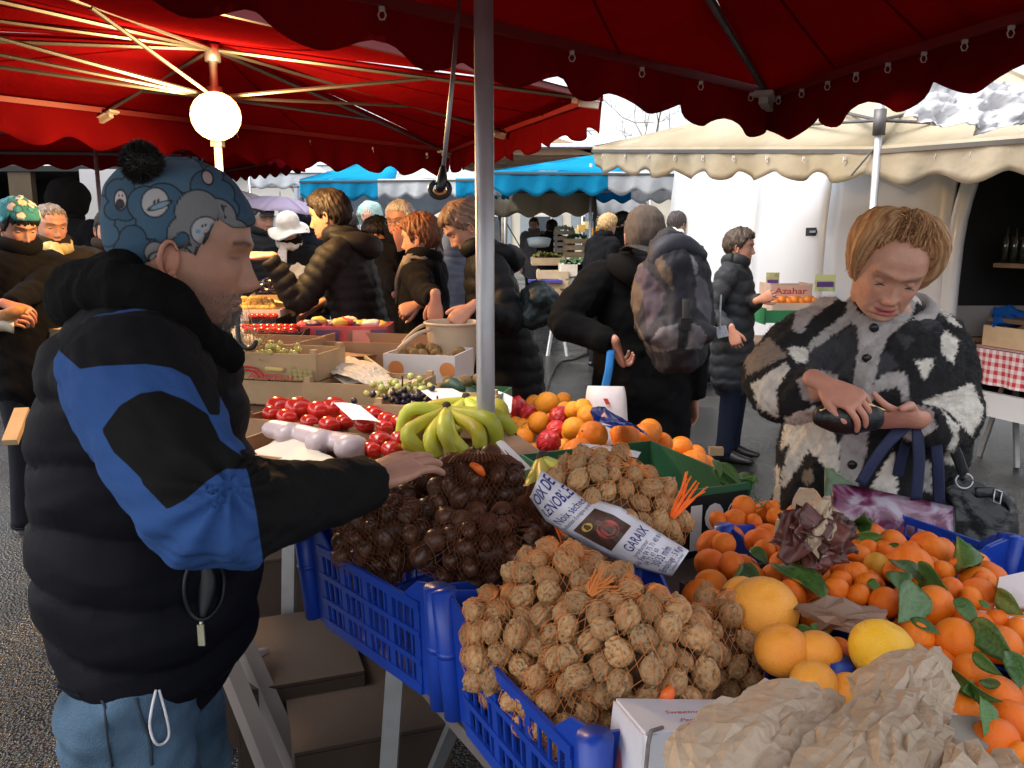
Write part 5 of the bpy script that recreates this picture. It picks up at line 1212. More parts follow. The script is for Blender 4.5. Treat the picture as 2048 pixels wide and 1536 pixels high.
oval(323, 517, 23, 13, (.40, .38, .38)); oval(313, 514, 2, 3, (.02,) * 3, 0, .1); oval(323, 513, 2, 3, (.02,) * 3, 0, .1); oval(318, 525, 11, 3.5, (.03,) * 3, 0, .1); oval(415, 355, 9, 13, (.45, .36, .34), -.4)
o = obj('bobble_hat', (hw, hv[1]), vc_mat('hat print', .9, .35, 300), vendor, True); vcolor(o.data, c)
pc = P(284, 326, 1.30)
obj('bobble', ellipsoid(pc, .028, 18, 12), hair_mat((.012, .010, .009)), o, True)
pe = ellipsoid(pc, .026, 40, 30); tufts(pe[0], vnormals(*pe), .011, .0006, 5200, 9, .02, o, hair_mat((.020, .016, .013)), 'bobble_fur')
# padded vest
vest = [(305, 580, 70, .07), (290, 625, 105, .13), (290, 690, 165, .19), (290, 760, 185, .205), (292, 850, 197, .21), (296, 950, 201, .21), (302, 1060, 205, .21), (306, 1160, 203, .21), (308, 1240, 190, .205), (302, 1292, 172, .195), (294, 1326, 156, .185)]
sV, sF = remesh([chain(vest, VD + .03, vf_, 36, 3), tube([P(278, 745, 1.36), P(272, 765, 1.27)], [.115, .112], 20, None, 1, round_end=True)], .008, 4)
N = vnormals(sV, sF); s_ = sV[:, 2] + .02 * snoise(sV, 1.6, 7) + .10 * (sV[:, 0] + .62) * .35
sV = quilt(sV, N, s_ + .03, .095, .016); sV += N * (snoise(sV * (1, 1, 2.0), 3.2, 4, 2) * .006 + snoise(sV * (.7, .7, 2.6), 9, 14, 2) * .0016)[:, None]
VEST = mat('navy padded nylon', (.0035, .0035, .0062), .7, .15, 9, .2, 120, spec=.12)
obj('padded_vest', (sV, sF), VEST, vendor, True)
# black hood and collar lying round the neck
def kk(*a): return [P(*q) for q in a]
hood = remesh([tube(kk((450, 715, 1.40), (390, 665, 1.31), (320, 612, 1.28), (250, 575, 1.31), (185, 590, 1.40), (160, 610, 1.50)), [.022, .036, .048, .057, .063, .052], 16, None, 4, round_end=True),
               tube(kk((450, 715, 1.46), (400, 665, 1.54), (300, 610, 1.58), (215, 600, 1.55), (170, 610, 1.48)), [.022, .036, .048, .057, .053], 16, None, 4, round_end=True),
               ellipsoid(P(205, 590, 1.43), (.08, .10, .062), 18, 12)], .008, 4)
N = vnormals(*hood); hV2 = hood[0] + N * (snoise(hood[0], 7, 3, 3) * .012)[:, None]
obj('hood', (hV2, hood[1]), mat('black fleece', (.006, .0056, .0056), .95, .15, 20, .5, 240, spec=.08), vendor, True)
# sleeve with blue panels
def sd_mat(name, base, layers, rough=.9, bump=.4, bscale=250, spec=.12):
    m = bpy.data.materials.new(name); MATS[name] = m; t, b, o_ = nodes(m); L = t.links.new
    cur = None
    for a, col_ in layers:
        at = t.nodes.new('ShaderNodeAttribute'); at.attribute_name = a
        mr = t.nodes.new('ShaderNodeMapRange'); mr.inputs[1].default_value = -.8; mr.inputs[2].default_value = .8; L(at.outputs['Fac'], mr.inputs[0])
        mx = t.nodes.new('ShaderNodeMixRGB'); L(mr.outputs[0], mx.inputs[0]); mx.inputs[2].default_value = (*col_, 1)
        if cur is None: mx.inputs[1].default_value = (*base, 1)
        else: L(cur, mx.inputs[1])
        cur = mx.outputs[0]
    L(cur, b.inputs['Base Color']); b.inputs['Roughness'].default_value = rough; b.inputs['Specular IOR Level'].default_value = spec
    tc = t.nodes.new('ShaderNodeTexCoord'); n = t.nodes.new('ShaderNodeTexNoise'); n.inputs['Scale'].default_value = bscale
    bp_ = t.nodes.new('ShaderNodeBump'); bp_.inputs['Strength'].default_value = bump; bp_.inputs['Distance'].default_value = .002
    L(tc.outputs['Object'], n.inputs['Vector']); L(n.outputs['Fac'], bp_.inputs['Height']); L(bp_.outputs[0], b.inputs['Normal'])
    return m
slv = remesh([tube([P(285, 745, 1.26), sh, P(330, 880, 1.10), P(400, 1000, 1.06), P(448, 1020, 1.08), P(560, 1005, 1.19), P(650, 990, 1.28), P(742, 964, 1.375)], [.095, .098, .086, .077, .074, .062, .053, .047], 24, None, 5, round_end=False),
              tube([P(395, 1020, 1.07), P(470, 1045, 1.09)], [.072, .066], 18, None, 1, round_end=True)], .0055, 3)
N = vnormals(*slv); e_ = slv[0]
wr_ = snoise(e_ @ np.array([[1, 0, 0], [0, 1, 0], [.4, 0, 1]]), 9, 2, 3) * .006
de = np.linalg.norm(e_ - P(470, 965, 1.03), axis=1); ang = np.arctan2(e_[:, 2] - P(470, 965, 1.03)[2], e_[:, 0] - P(470, 965, 1.03)[0])
wr_ += np.exp(-(de / .10) ** 2) * .008 * np.sin(ang * 11) * np.clip(de / .03, 0, 1)
sV = e_ + N * wr_[:, None]
uu, vv_, _ = proj(sV)
me = newmesh('sleeve', sV, slv[1], True)
wob = snoise(sV, 12, 8) * 3
vattr(me, 'patch', sdpoly(uu, vv_, [(203, 860), (239, 812), (280, 786), (320, 780), (370, 800), (415, 828), (440, 880), (500, 925), (490, 938), (452, 938), (415, 962), (372, 1000), (335, 1020), (319, 1004), (286, 969), (282, 957), (229, 906)]) + wob * .4)
vattr(me, 'cuff', sdpoly(uu, vv_, [(478, 900), (497, 950), (512, 1020), (526, 1120), (820, 1120), (820, 860)]))
vattr(me, 'shoulder', sdpoly(uu, vv_, [(60, 650), (160, 738), (200, 732), (290, 728), (345, 736), (380, 755), (420, 830), (440, 830), (440, 600)]))
me.materials.append(sd_mat('blue black sleeve cloth', (.032, .082, .24), [('shoulder', (.009, .009, .010)), ('patch', (.009, .0088, .0085)), ('cuff', (.009, .009, .009))]))
obj('sleeve', me, None, vendor)
fsl = tube([fs, fe, fw_], [.085, .07, .05], 16, None, 4, round_end=False)
obj('sleeve', fsl, MATS['black fleece'], vendor, True)
# jeans
lv = []
for i, (a, b, c_, d_) in enumerate(legpts): lv.append(tube([a + UP * .02, b + vf_ * -.005, c_, d_], [(.102, .092), (.102, .092), (.085, .08), (.08, .08)], 24, vf_, 5, round_end=True))
jn = remesh(lv + [ellipsoid(hp0 + vf_ * -.03 - UP * .0, (.098, .135, .09), 20, 14)], .009, 3)
N = vnormals(*jn); jV = jn[0] + N * (snoise(jn[0] * (1, 1, 1.8), 7, 9, 2) * .005)[:, None]
DEN = mat('washed denim', (.022, .045, .078), .9, .35, 9, .6, 320, spec=.15, detail=7, vcol=(.085, .145, .21))
obj('jeans', (jV, jn[1]), DEN, vendor, True)
STITCH = mat('denim seam', (.018, .028, .045), .9, .2, 30)
def on_y(u, v, base, r=.012):
    """the point of the vendor's near surface behind a photo point"""
    return P(u, v, base)
from mathutils.bvhtree import BVHTree
def surf(vf):
    t = BVHTree.FromPolygons([tuple(q) for q in vf[0]], [tuple(f) for f in vf[1]])
    def hit(u, v, lift=.002, default=1.2):
        o_ = Vector((0, 0, ZC)); dr = Vector(P(u, v, 1.0)) - o_; r = t.ray_cast(o_, dr.normalized())
        return np.array(r[0] - dr.normalized() * lift) if r[0] is not None else P(u, v, default)
    return hit
jh = surf((jV, jn[1])); vh = surf((sV, slv[1]))
vsh = surf((vendor.children[[c_.name.split('.')[0] for c_ in vendor.children].index('padded_vest')].data.vertices[0:0] and [] or np.array([v.co[:] for v in [q for q in vendor.children if q.name.startswith('padded_vest')][0].data.vertices]), [tuple(p.vertices) for p in [q for q in vendor.children if q.name.startswith('padded_vest')][0].data.polygons]))
obj('pocket_seam', tube([jh(u_, v_) for u_, v_ in ((112, 1372), (160, 1392), (205, 1402), (212, 1450), (218, 1500), (224, 1534))], .0022, 5, None, 3), STITCH, vendor, True)
obj('side_seam', tube([jh(u_, v_) for u_, v_ in ((272, 1396), (285, 1440), (300, 1480), (304, 1530))], .0025, 5, None, 3), STITCH, vendor, True)
obj('waist_cord', tube([vsh(312, 1380, .004), jh(303, 1420, .012), jh(300, 1455, .012), jh(310, 1485, .012), jh(325, 1488, .012), jh(338, 1470, .012), jh(332, 1430, .012), vsh(318, 1380, .004)], .0021, 7, None, 5), mat('white cord', (.62, .60, .62), .8, .1, 90), vendor, True)
obj('pocket_zip', tube([vsh(u_, v_, .003) for u_, v_ in ((405, 1108), (375, 1140), (368, 1185), (380, 1225), (402, 1240), (425, 1228), (444, 1195), (446, 1150), (425, 1115), (405, 1108))], .0035, 6, None, 4), mat('zip tape', (.006, .006, .007), .5), vendor, True)
obj('pocket_opening', tube([vsh(408, 1118, .0), vsh(412, 1170, .004), vsh(404, 1232, .0)], [(.006, .005), (.016, .009), (.006, .004)], 10, None, 4, round_end=True), MATS['zip tape'], vendor, True)
zp0 = vsh(402, 1243, .006); zp1 = vsh(403, 1288, .012)
obj('zip_pull', join(box((zp0 * .4 + zp1 * .6), (.010, .004, .034)), tube([zp0, zp0 * .6 + zp1 * .4], .003, 6)), mat('brass pull', (.55, .52, .36), .35, .2, 40, metal=.7), vendor)
for s in (1, -1):
    a0 = np.array([hp0[0] + vr_[0] * s * .10, hp0[1] + vr_[1] * s * .10, .04])
    obj('shoe', tube([a0 - vf_ * .08, a0 + vf_ * .03 + UP * .012, a0 + vf_ * .12, a0 + vf_ * .20 - UP * .012], [(.04, .036), (.045, .052), (.05, .038), (.036, .022)], 14, vr_, 3, round_end=True), mat('work shoe', (.02, .018, .016), .6), vendor, True)
# ================================================================ the woman in the mohair cardigan
Rw = head_frame(-103, 30, -10); whc = P(1781, 532, 1.97); wk = .98
wp = dict(tint=(1.2, 1.08, 1.02), lips=(.50, .08, .09), brow=(.20, .10, .06), browk=.6, lid=-.004, fold=1.2, nose=1.0, age=.5, jaw=.12, smile=7.0)
hV, hF, hC = make_head(wp); hW = (hV * wk) @ Rw + whc
WD = 2.14
sideX = np.array([1., 0, 0])
wt = [(1778, 615, 50, .055), (1774, 640, 105, .095), (1765, 670, 150, .125), (1755, 760, 158, .145), (1745, 860, 162, .155), (1735, 960, 165, .16), (1722, 1060, 165, .16)]
rs_, re_, rw_ = P(1620, 682, 2.10), P(1545, 775, 1.98), P(1645, 782, 1.82)
ls_, le_, lw_ = P(1875, 700, 2.14), P(1895, 840, 2.06), P(1818, 836, 1.84)
hR, tR = hand_parts(P(1648, 768, 1.78), P(1704, 798, 1.74) - P(1648, 768, 1.78), np.array([.05, -.75, .65]), 1, size=.88, curls=((.50, .65, .4), (.55, .7, .4), (.6, .7, .45), (.7, .7, .45)), thumb=(.35, .45), spread=.12)
hL, tL = hand_parts(P(1822, 838, 1.83), P(1735, 832, 1.77) - P(1822, 838, 1.83), np.array([.0, -.75, -.62]), 1, size=.95, curls=((.25, .45, .3), (.3, .45, .3), (.3, .5, .3), (.35, .5, .35)), thumb=(.45, -.35), spread=.13)
hr, hl = remesh(hR, .0022, 2), remesh(hL, .0022, 2)
bx = P(1735, 1000, 2.16)
body = [tube([P(u, v, WD) for u, v, w, h in wt], [(px(w, WD) * .8, h * .8) for u, v, w, h in wt], 18, sideX, 2, round_end=True),
        tube([rs_, re_, rw_], [.05, .042, .028], 12, None, 3, round_end=True), tube([ls_, le_, lw_], [.05, .042, .028], 12, None, 3, round_end=True)]
wl = []
for s in (-1, 1):
    h0 = np.array([bx[0] + s * .09, bx[1], .86]); wl.append((h0, np.array([h0[0], h0[1] - .01, .45]), np.array([h0[0], h0[1] + .02, .06])))
    body.append(tube([h0 + UP * .05, *wl[-1]], [.09, .085, .05, .036], 12, None, 3, round_end=True))
bV, bF = remesh(body, .022, 2)
nk = tube([P(1778, 640, 2.12), whc - Rw[2] * .10 - Rw[1] * .04, whc - Rw[2] * .04 - Rw[1] * .03], [.062, .055, .052], 16, None, 3, round_end=True)
V, Fc = join((bV, bF), nk, (hW, hF), hr, hl)
C = np.tile(SK0 * wp['tint'], (len(V), 1)); n0 = len(bV) + len(nk[0]); C[n0:n0 + len(hW)] = hC
hv_ = V[n0 + len(hW):]; hc_ = np.tile(SK0 * (1.12, .88, .84), (len(hv_), 1))
for tp, dv in tR + tL:
    w = np.exp(-(np.linalg.norm(hv_ - tp, axis=1) / .009) ** 2); hc_ = hc_ * (1 - .55 * w[:, None]) + np.array([.55, .26, .22]) * .55 * w[:, None]
C[n0 + len(hW):] = hc_
me = newmesh('person', V, Fc, True); vcolor(me, C); me.materials.append(SKIN)
woman = obj('person', me, None, None, label='woman in a black and white mohair cardigan opening her purse', cat='person')
for s in (-1, 1):   # lowered eyelids with lashes
    e = tube([(np.array([s * .033 + x_, .0795 + .0045 * math.cos(x_ * 90), -.0035 - 40 * x_ * x_]) * wk) @ Rw + whc for x_ in np.linspace(-.013, .013, 7)], [.0004, .0011, .0014, .0015, .0014, .0011, .0004], 5)
    obj('eyelashes', e, hair_mat((.04, .025, .02)), woman)
# hair: a loose shell and layered locks
ln = hairline(.097, .036, -.050, -.082)
def wth(A, q): return (.014 + .005 * np.sin(A * 2.3 + q * 4 + 1) * np.sin(q * 3) + .022 * np.cos(A * .5) ** 2 * np.sin(q * 2.6) + .005 * np.sin(A * 4 + 1) * (1 - q * .5) + .007 * np.sin(q * 3) + .014 * np.abs(np.sin(A)) * (1 - .6 * q) + .008 * np.exp(-(A / .8) ** 2) * np.sin(q * 3.1))
nu, nv = 300, 34
ln_0 = ln; ln = lambda A: ln_0(A) + .012 * np.sin(A * 1.0 + .3) * np.exp(-(A / .9) ** 2) +   .004 * np.sin(13 * A + 1) + .003 * np.sin(37 * A) + .003 * np.sin(61 * A + 2)
hs_ = cap_shell(ln, wth, nu, nv, .003, 17, 12, strands=.0013, edge=2.6)
hsW = (hs_[0] * wk) @ Rw + whc
AUB = bpy.data.materials.new('auburn hair'); t, b, o_ = nodes(AUB)
at = t.nodes.new('ShaderNodeAttribute'); at.attribute_name = 'Col'; t.links.new(at.outputs['Color'], b.inputs['Base Color']); b.inputs['Roughness'].default_value = .6; b.inputs['Specular IOR Level'].default_value = .25
def haircol(n, seed, base=(.34, .14, .05), hi=(.72, .48, .25)):
    r = np.random.default_rng(seed); k = np.clip(r.normal(.42, .36, n), 0, 1)[:, None]; return np.array(base) * (1 - k) + np.array(hi) * k
o = obj('hair', (hsW, hs_[1]), AUB, woman, True); vcolor(o.data, streaks(nu, nv, (.25, .10, .038), (.58, .36, .18), 4))
N = vnormals(hsW, hs_[1]); r = np.random.default_rng(5); Vt, Ft, Ct = [], [], []
cols = haircol(7000, 4)
for i in range(7000):
    a = int(r.integers(nu)); j1 = int(r.integers(12, nv + 1)); j0 = max(1, j1 - int(r.integers(8, 20))); dr = r.normal() * .8 + 1.5 * math.sin(a / nu * 12 + 1); lift = abs(r.normal()) * .009 + .001; wd = r.uniform(.0004, .0012)
    pts = []
    for m_, j in enumerate(np.linspace(j1, j0, 7)):
        ia = (a + dr * m_ * 2.7) % nu; i0 = int(ia); f0 = ia - i0; jj = int(j); fj = j - jj; jj2 = min(jj + 1, nv)
        def g(jx): return hsW[jx * nu + i0 % nu] * (1 - f0) + hsW[jx * nu + (i0 + 1) % nu] * f0
        pts.append((g(jj) * (1 - fj) + g(jj2) * fj) + N[jj * nu + i0 % nu] * (lift * (1 + .5 * math.sin(m_ * .9 + i)) * (1 if m_ < 6 else 1.6)))
    pts = np.array(pts)
    if j0 < 5: pts[-1] = pts[-2] + nrm(pts[-2] - pts[-4]) * r.uniform(.003, .012) + N[a % nu] * r.normal() * .004
    T = np.gradient(pts, axis=0); nn = N[min(j0, nv) * nu + a % nu]; b0 = len(Vt)
    for m_ in range(7):
        s = nrm(np.cross(T[m_], nn)) * wd * (1 if m_ < 6 else .3); Vt += [pts[m_] - s, pts[m_] + s]; Ct += [cols[i]] * 2
    Ft += [(b0 + 2 * m_, b0 + 2 * m_ + 1, b0 + 2 * m_ + 3, b0 + 2 * m_ + 2) for m_ in range(6)]
o = obj('hair_locks', (np.array(Vt), Ft), AUB, woman, True); vcolor(o.data, np.array(Ct))
# cardigan
cg = [(1780, 622, 62, .07), (1774, 642, 118, .115), (1766, 668, 160, .15), (1756, 760, 170, .165), (1746, 860, 176, .178), (1736, 960, 178, .182), (1722, 1060, 178, .182)]
cd = remesh([tube([P(u, v, WD) for u, v, w, h in cg], [(px(w, WD), h) for u, v, w, h in cg], 30, sideX, 4, round_end=True),
             tube([P(1668, 660, 2.13), rs_, P(1570, 728, 2.03), P(1555, 775, 1.97), P(1595, 792, 1.90), P(1632, 786, 1.84)], [.07, .082, .080, .080, .068, .046], 20, None, 5, round_end=False),
             tube([P(1838, 665, 2.14), ls_, P(1890, 780, 2.10), P(1893, 836, 2.04), P(1868, 852, 1.95), P(1834, 842, 1.86)], [.07, .082, .080, .078, .066, .047], 20, None, 5, round_end=False)], .0062, 3)
N = vnormals(*cd); cV = cd[0] + N * (snoise(cd[0], 6, 21, 3) * .010 + snoise(cd[0], 40, 22, 2) * .0018)[:, None]
Z7 = lambda pts: zp(pts, 2.518, 1440, 420)
LG, WT, DG, TN = (.40, .365, .345), (.68, .63, .55), (.040, .039, .043), (.26, .20, .15)
PAT = [(LG, [(640, 400), (700, 520), (790, 548), (900, 520), (985, 425), (1005, 440), (960, 540), (840, 645), (810, 740), (780, 850), (770, 960), (742, 1150), (732, 1240), (690, 1400), (590, 1400), (600, 1200), (640, 1050), (665, 900), (680, 780), (700, 640), (640, 540)]),
       (DG, [(690, 570), (692, 680), (672, 860), (570, 830), (436, 790), (450, 690)]), (LG, [(452, 660), (640, 515), (672, 560), (448, 715)]),
       (LG, [(600, 440), (540, 392), (450, 440), (380, 520), (366, 600), (412, 622), (445, 560)]), (WT, [(430, 410), (640, 340), (665, 420), (560, 385), (480, 410)]),
       (WT, [(338, 690), (442, 690), (442, 765), (380, 772)]), (WT, [(160, 880), (330, 765), (355, 800), (285, 900), (292, 1045), (190, 1000)]), (TN, [(120, 720), (250, 645), (345, 740), (280, 762), (130, 840)]),
       (LG, [(388, 860), (440, 805), (565, 815), (600, 850), (495, 890), (488, 965), (420, 955)]), (WT, [(330, 1045), (480, 985), (565, 1100), (605, 1200), (592, 1400), (560, 1330), (450, 1215), (330, 1395), (296, 1385), (352, 1180), (300, 1215)]),
       (WT, [(260, 1260), (300, 1300), (300, 1500), (270, 1500)]), (TN, [(420, 1310), (470, 1310), (470, 1380), (410, 1370)]),
       (LG, [(778, 850), (900, 806), (942, 830), (955, 975), (922, 962), (900, 890), (768, 925)]), (DG, [(800, 740), (842, 700), (905, 790), (788, 842)]),
       (WT, [(1112, 650), (1138, 602), (1205, 660), (1178, 768), (1118, 730)]), (WT, [(984, 755), (1084, 745), (1032, 864)]), (WT, [(1010, 970), (1270, 870), (1330, 1010), (1270, 1140), (1150, 1010)]),
       (WT, [(985, 410), (1100, 462), (1215, 590), (1172, 575), (1060, 495), (975, 455)]), (LG, [(950, 975), (1070, 995), (1085, 1100), (985, 1170), (870, 1125), (1000, 1090)]),
       (WT, [(760, 1400), (870, 1205), (900, 1330), (890, 1450)]), (WT, [(1115, 1000), (1205, 1090), (1180, 1280), (1120, 1275), (1172, 1125)]), (DG, [(1000, 560), (1060, 495), (1145, 540), (1050, 605)]), (DG, [(885, 620), (985, 640), (930, 705)]), (LG, [(995, 1250), (1065, 1280), (1070, 1420), (1000, 1420)])]
def pattern(pts, seed=0):
    uu, vv_, _ = proj(pts); n = len(pts); c = np.tile((.0085, .008, .0085), (n, 1)); r = np.random.default_rng(seed)
    w = snoise(pts, 45, 31, 2) * 2.2 + snoise(pts, 120, 32, 1) * 1.5 + r.normal(size=n) * .6
    for col_, poly in PAT:
        s = sdpoly(uu, vv_, Z7(poly)) + w; k = np.clip(s / 1.2 + .5, 0, 1)[:, None]; c = c * (1 - k) + np.array(col_) * k
    return c * (1 + .16 * snoise(pts, 30, 33, 2))[:, None]
MOH = vc_mat('mohair', .95, .8, 180)
cc = pattern(cV)
card = obj('cardigan', (cV, cd[1]), MOH, woman, True); vcolor(card.data, cc)
r = np.random.default_rng(8); nF = len(cd[1]); pick = r.integers(0, nF, 52000); fa = np.array([f[:4] if len(f) == 4 else (*f, f[2]) for f in cd[1]])[pick]
wt_ = r.dirichlet((1, 1, 1, 1), len(pick)); bp0 = (cV[fa] * wt_[..., None]).sum(1); bn = (N[fa] * wt_[..., None]).sum(1)
fz = pattern(bp0, 3); lum = fz.mean(1)
dirn = bn + r.normal(size=bn.shape) * .75 + np.array([0, 0, -.35]); dirn /= np.linalg.norm(dirn, axis=1, keepdims=True)
lng = r.uniform(.004, .012, len(pick)) * np.where(lum > .2, 1.15, .8)
sd_ = np.cross(dirn, r.normal(size=bn.shape)); sd_ /= np.linalg.norm(sd_, axis=1, keepdims=True); sd_ *= .00042
Vt = np.stack([bp0 - sd_, bp0 + sd_, bp0 + dirn * lng[:, None]], 1).reshape(-1, 3); Ft = np.arange(len(Vt)).reshape(-1, 3)
fzo = obj('mohair_fuzz', (Vt, Ft), MOH, card, False); fzo['kind'] = 'stuff'; vcolor(fzo.data, np.repeat(fz * 1.05, 3, 0))
ch = surf((cV, cd[1]))
BTN = mat('black button', (.010, .009, .009), .35, .1, 20)
for x_, y_ in ((776, 592), (740, 746), (708, 926), (684, 1108), (666, 1282)):
    u_, v_ = Z7([(x_, y_)])[0]; c0 = ch(u_, v_, .003)
    obj('button', tube([c0 + np.array([0, .004, 0]), c0 - np.array([0, .004, .001])], .0105, 16), BTN, woman, True)
ring = [P(1780 + 84 * math.sin(a), 622 + 30 * math.cos(a), 2.13 - .09 * math.cos(a)) for a in np.linspace(0, 2 * math.pi, 26)]
rg = tube(ring, .019, 12); rgV = rg[0] + vnormals(*rg) * (snoise(rg[0], 40, 3, 2) * .004)[:, None]
o = obj('knitted_collar', (rgV, rg[1]), MOH, woman, True); vcolor(o.data, np.tile(LG, (len(rgV), 1)) * (1 + .2 * snoise(rgV, 30, 2))[:, None])
for h0, kn, an in wl:
    obj('trouser_leg', tube([h0 + UP * .06, h0, kn, an], [.105, .105, .085, .08], 16, None, 4), garment((.02, .02, .024), 'wool'), woman, True)
    a0 = np.array([an[0], an[1], .04]); obj('shoe', tube([a0 + (0, .07, 0), a0, a0 - (0, .1, .01), a0 - (0, .18, .015)], [(.036, .03), (.04, .045), (.042, .03), (.03, .02)], 12, (1, 0, 0), 3, round_end=True), mat('black shoe', (.012, .011, .011), .4), woman, True)
# purse in her hands
pu = thing('coin_purse', P(1700, 850, 1.76), 'black clasp purse held open in the woman\'s hands', 'purse')
PB = mat('black purse leather', (.008, .008, .009), .38, .15, 30, .4, 160)
pv = remesh([tube([P(1645, 832, 1.765), P(1690, 838, 1.755), P(1752, 836, 1.755)], [(.026, .020), (.034, .026), (.026, .018)], 18, (0, 0, 1), 4, round_end=True)], .004, 3)
obj('purse_body', (pv[0] + vnormals(*pv) * (snoise(pv[0], 18, 3, 2) * .0012)[:, None], pv[1]), PB, pu, True)
GLD = mat('gilt clasp', (.75, .52, .26), .3, .1, 30, metal=.9)
obj('clasp_frame', tube([P(1640, 822, 1.755), P(1680, 806, 1.745), P(1725, 806, 1.745), P(1772, 822, 1.755)], .0028, 8, None, 5), GLD, pu, True)
obj('clasp_ball', ellipsoid(P(1718, 801, 1.745), .005, 10, 8), GLD, pu, True)
# her shopper with navy handles and the black leather handbag
sp = thing('shopping_bag', P(1800, 1120, 1.86), 'purple and white woven shopper with navy handles on the woman\'s arm', 'bag')
def bag(s, t):
    u_ = 1665 + 240 * s; v_ = (970 - 10 * s + 60 * max(0, s - .1)) * (1 - t) + (1090 + 60 * s) * t
    return P(u_, v_, 1.86 + .10 * s - .05 * math.sin(math.pi * t) + .008 * math.sin(9 * s + 4 * t))
def marble():
    m = bpy.data.materials.new('purple cabbage print'); t, b, o_ = nodes(m); L = t.links.new
    tc = t.nodes.new('ShaderNodeTexCoord'); mp = t.nodes.new('ShaderNodeMapping'); mp.inputs['Scale'].default_value = (5, 5, 9)
    n = t.nodes.new('ShaderNodeTexNoise'); n.inputs['Scale'].default_value = 2.2; n.inputs['Detail'].default_value = 6; n.inputs['Distortion'].default_value = 1.4
    cr = t.nodes.new('ShaderNodeValToRGB'); e = cr.color_ramp.elements; e[0].position = .34; e[0].color = (.05, .006, .022, 1); e[1].position = .62; e[1].color = (.36, .31, .36, 1)
    e2 = cr.color_ramp.elements.new(.46); e2.color = (.15, .022, .07, 1); e3 = cr.color_ramp.elements.new(.54); e3.color = (.26, .15, .22, 1)
    L(tc.outputs['Object'], mp.inputs[0]); L(mp.outputs[0], n.inputs['Vector']); L(n.outputs['Fac'], cr.inputs[0]); L(cr.outputs[0], b.inputs['Base Color'])
    b.inputs['Roughness'].default_value = .28
    return m
obj('bag_panel', thicken(grid(bag, 22, 12), .003), marble(), sp, True)
def bag2(s, t): return bag(s, t) + np.array([.03, .13, .0])
obj('bag_panel', thicken(grid(bag2, 16, 8), .003), mat('green printed bag side', (.18, .26, .16), .35, .8, 18), sp, True)
obj('bag_gusset', thicken(grid(lambda s, t: bag(1, t) * (1 - s) + bag2(1, t) * s + np.array([.02 * math.sin(math.pi * s), 0, 0]), 6, 8), .003), mat('dark bag gusset', (.012, .013, .014), .4), sp, True)
NAVY = mat('navy handle webbing', (.012, .018, .06), .7, .15, 40, .4, 400)
for pts in (((1720, 968, 1.85), (1760, 905, 1.84), (1800, 860, 1.85), (1832, 842, 1.90)), ((1790, 985, 1.98), (1800, 930, 1.95), (1815, 880, 1.93), (1838, 850, 1.94)), ((1832, 1000, 1.88), (1838, 930, 1.86), (1836, 870, 1.85), (1838, 838, 1.88)), ((1878, 1010, 1.96), (1876, 930, 1.90), (1868, 865, 1.88), (1856, 838, 1.90))):
    obj('handle', tube([P(*q_) for q_ in pts], [(.0145, .0022)] * 4, 8, (1, .1, 0), 5), NAVY, sp, True)
hbg = thing('handbag', P(1950, 1100, 1.98), 'black leather handbag with a ring and buckle at the woman\'s side', 'bag')
LEA = mat('black leather', (.010, .010, .010), .36, .2, 10, .5, 110)
hbv = remesh([tube([P(1905, 985, 2.0), P(1935, 1010, 2.0), P(1945, 1060, 2.02), P(1950, 1110, 2.02)], [(.03, .03), (.085, .05), (.105, .07), (.10, .065)], 22, (1, 0, 0), 4, round_end=True)], .007, 3)
obj('bag_body', (hbv[0] + vnormals(*hbv) * (snoise(hbv[0], 9, 6, 3) * .010)[:, None], hbv[1]), LEA, hbg, True)
obj('strap', tube([P(1893, 868, 1.92), P(1905, 890, 1.925), P(1918, 920, 1.945), P(1928, 948, 1.96)], [(.014, .004)] * 4, 8, (1, .2, 0), 5), LEA, hbg, True)
a = np.linspace(0, 2 * math.pi, 20)
obj('ring', tube([P(1928 + 17 * math.cos(q_), 962 + 15 * math.sin(q_), 1.96) for q_ in a], .0028, 8), STEEL, hbg, True)
obj('side_strap', tube([P(1950, 985, 1.96), P(1990, 985, 1.95), P(2015, 1000, 1.96), P(2018, 1022, 1.97)], [(.012, .003)] * 4, 8, (0, .2, 1), 4), LEA, hbg, True)
obj('buckle', tube([P(1990 + dx, 978 + dy, 1.945) for dx, dy in ((0, 0), (14, 6), (10, 30), (-4, 25), (0, 0))], .002, 6), STEEL, hbg, True)
# ================================================================ tables of the stall
WOODM = mat('bare poplar wood', (.50, .34, .19), .75, .22, 9, .35, 60)
WOODD = mat('old brown wood', (.16, .085, .045), .8, .25, 9, .35, 60)
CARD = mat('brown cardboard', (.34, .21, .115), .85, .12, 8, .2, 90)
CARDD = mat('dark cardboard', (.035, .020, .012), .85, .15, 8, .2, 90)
WHITECARD = mat('white printed card', (.70, .66, .62), .6, .06, 10)
BLUEP = mat('blue plastic', (.008, .045, .34), .38, .12, 8, .12, 40)
O2 = np.array([-.40, 1.57, 0.]); e2 = nrm(np.array([.5, -.866, 0])); n2 = np.array([.866, .5, 0.])
def T(s, t, z=0.0): return O2 + e2 * s + n2 * t + UP * z
a3, b3 = nrm(np.array([-.33, .944, 0])), nrm(np.array([.944, .33, 0]))
tb = thing('trestle_table', T(.55, .5), 'trestle table carrying the blue nut crates and citrus', 'table')
obj('table_top', hexa([T(.02, .09, .765), T(1.25, .09, .765), T(1.25, 1.12, .765), T(.02, 1.12, .765)], [T(.02, .09, .79), T(1.25, .09, .79), T(1.25, 1.12, .79), T(.02, 1.12, .79)]), mat('grey table edge', (.13, .11, .10), .7, .2, 10), tb)
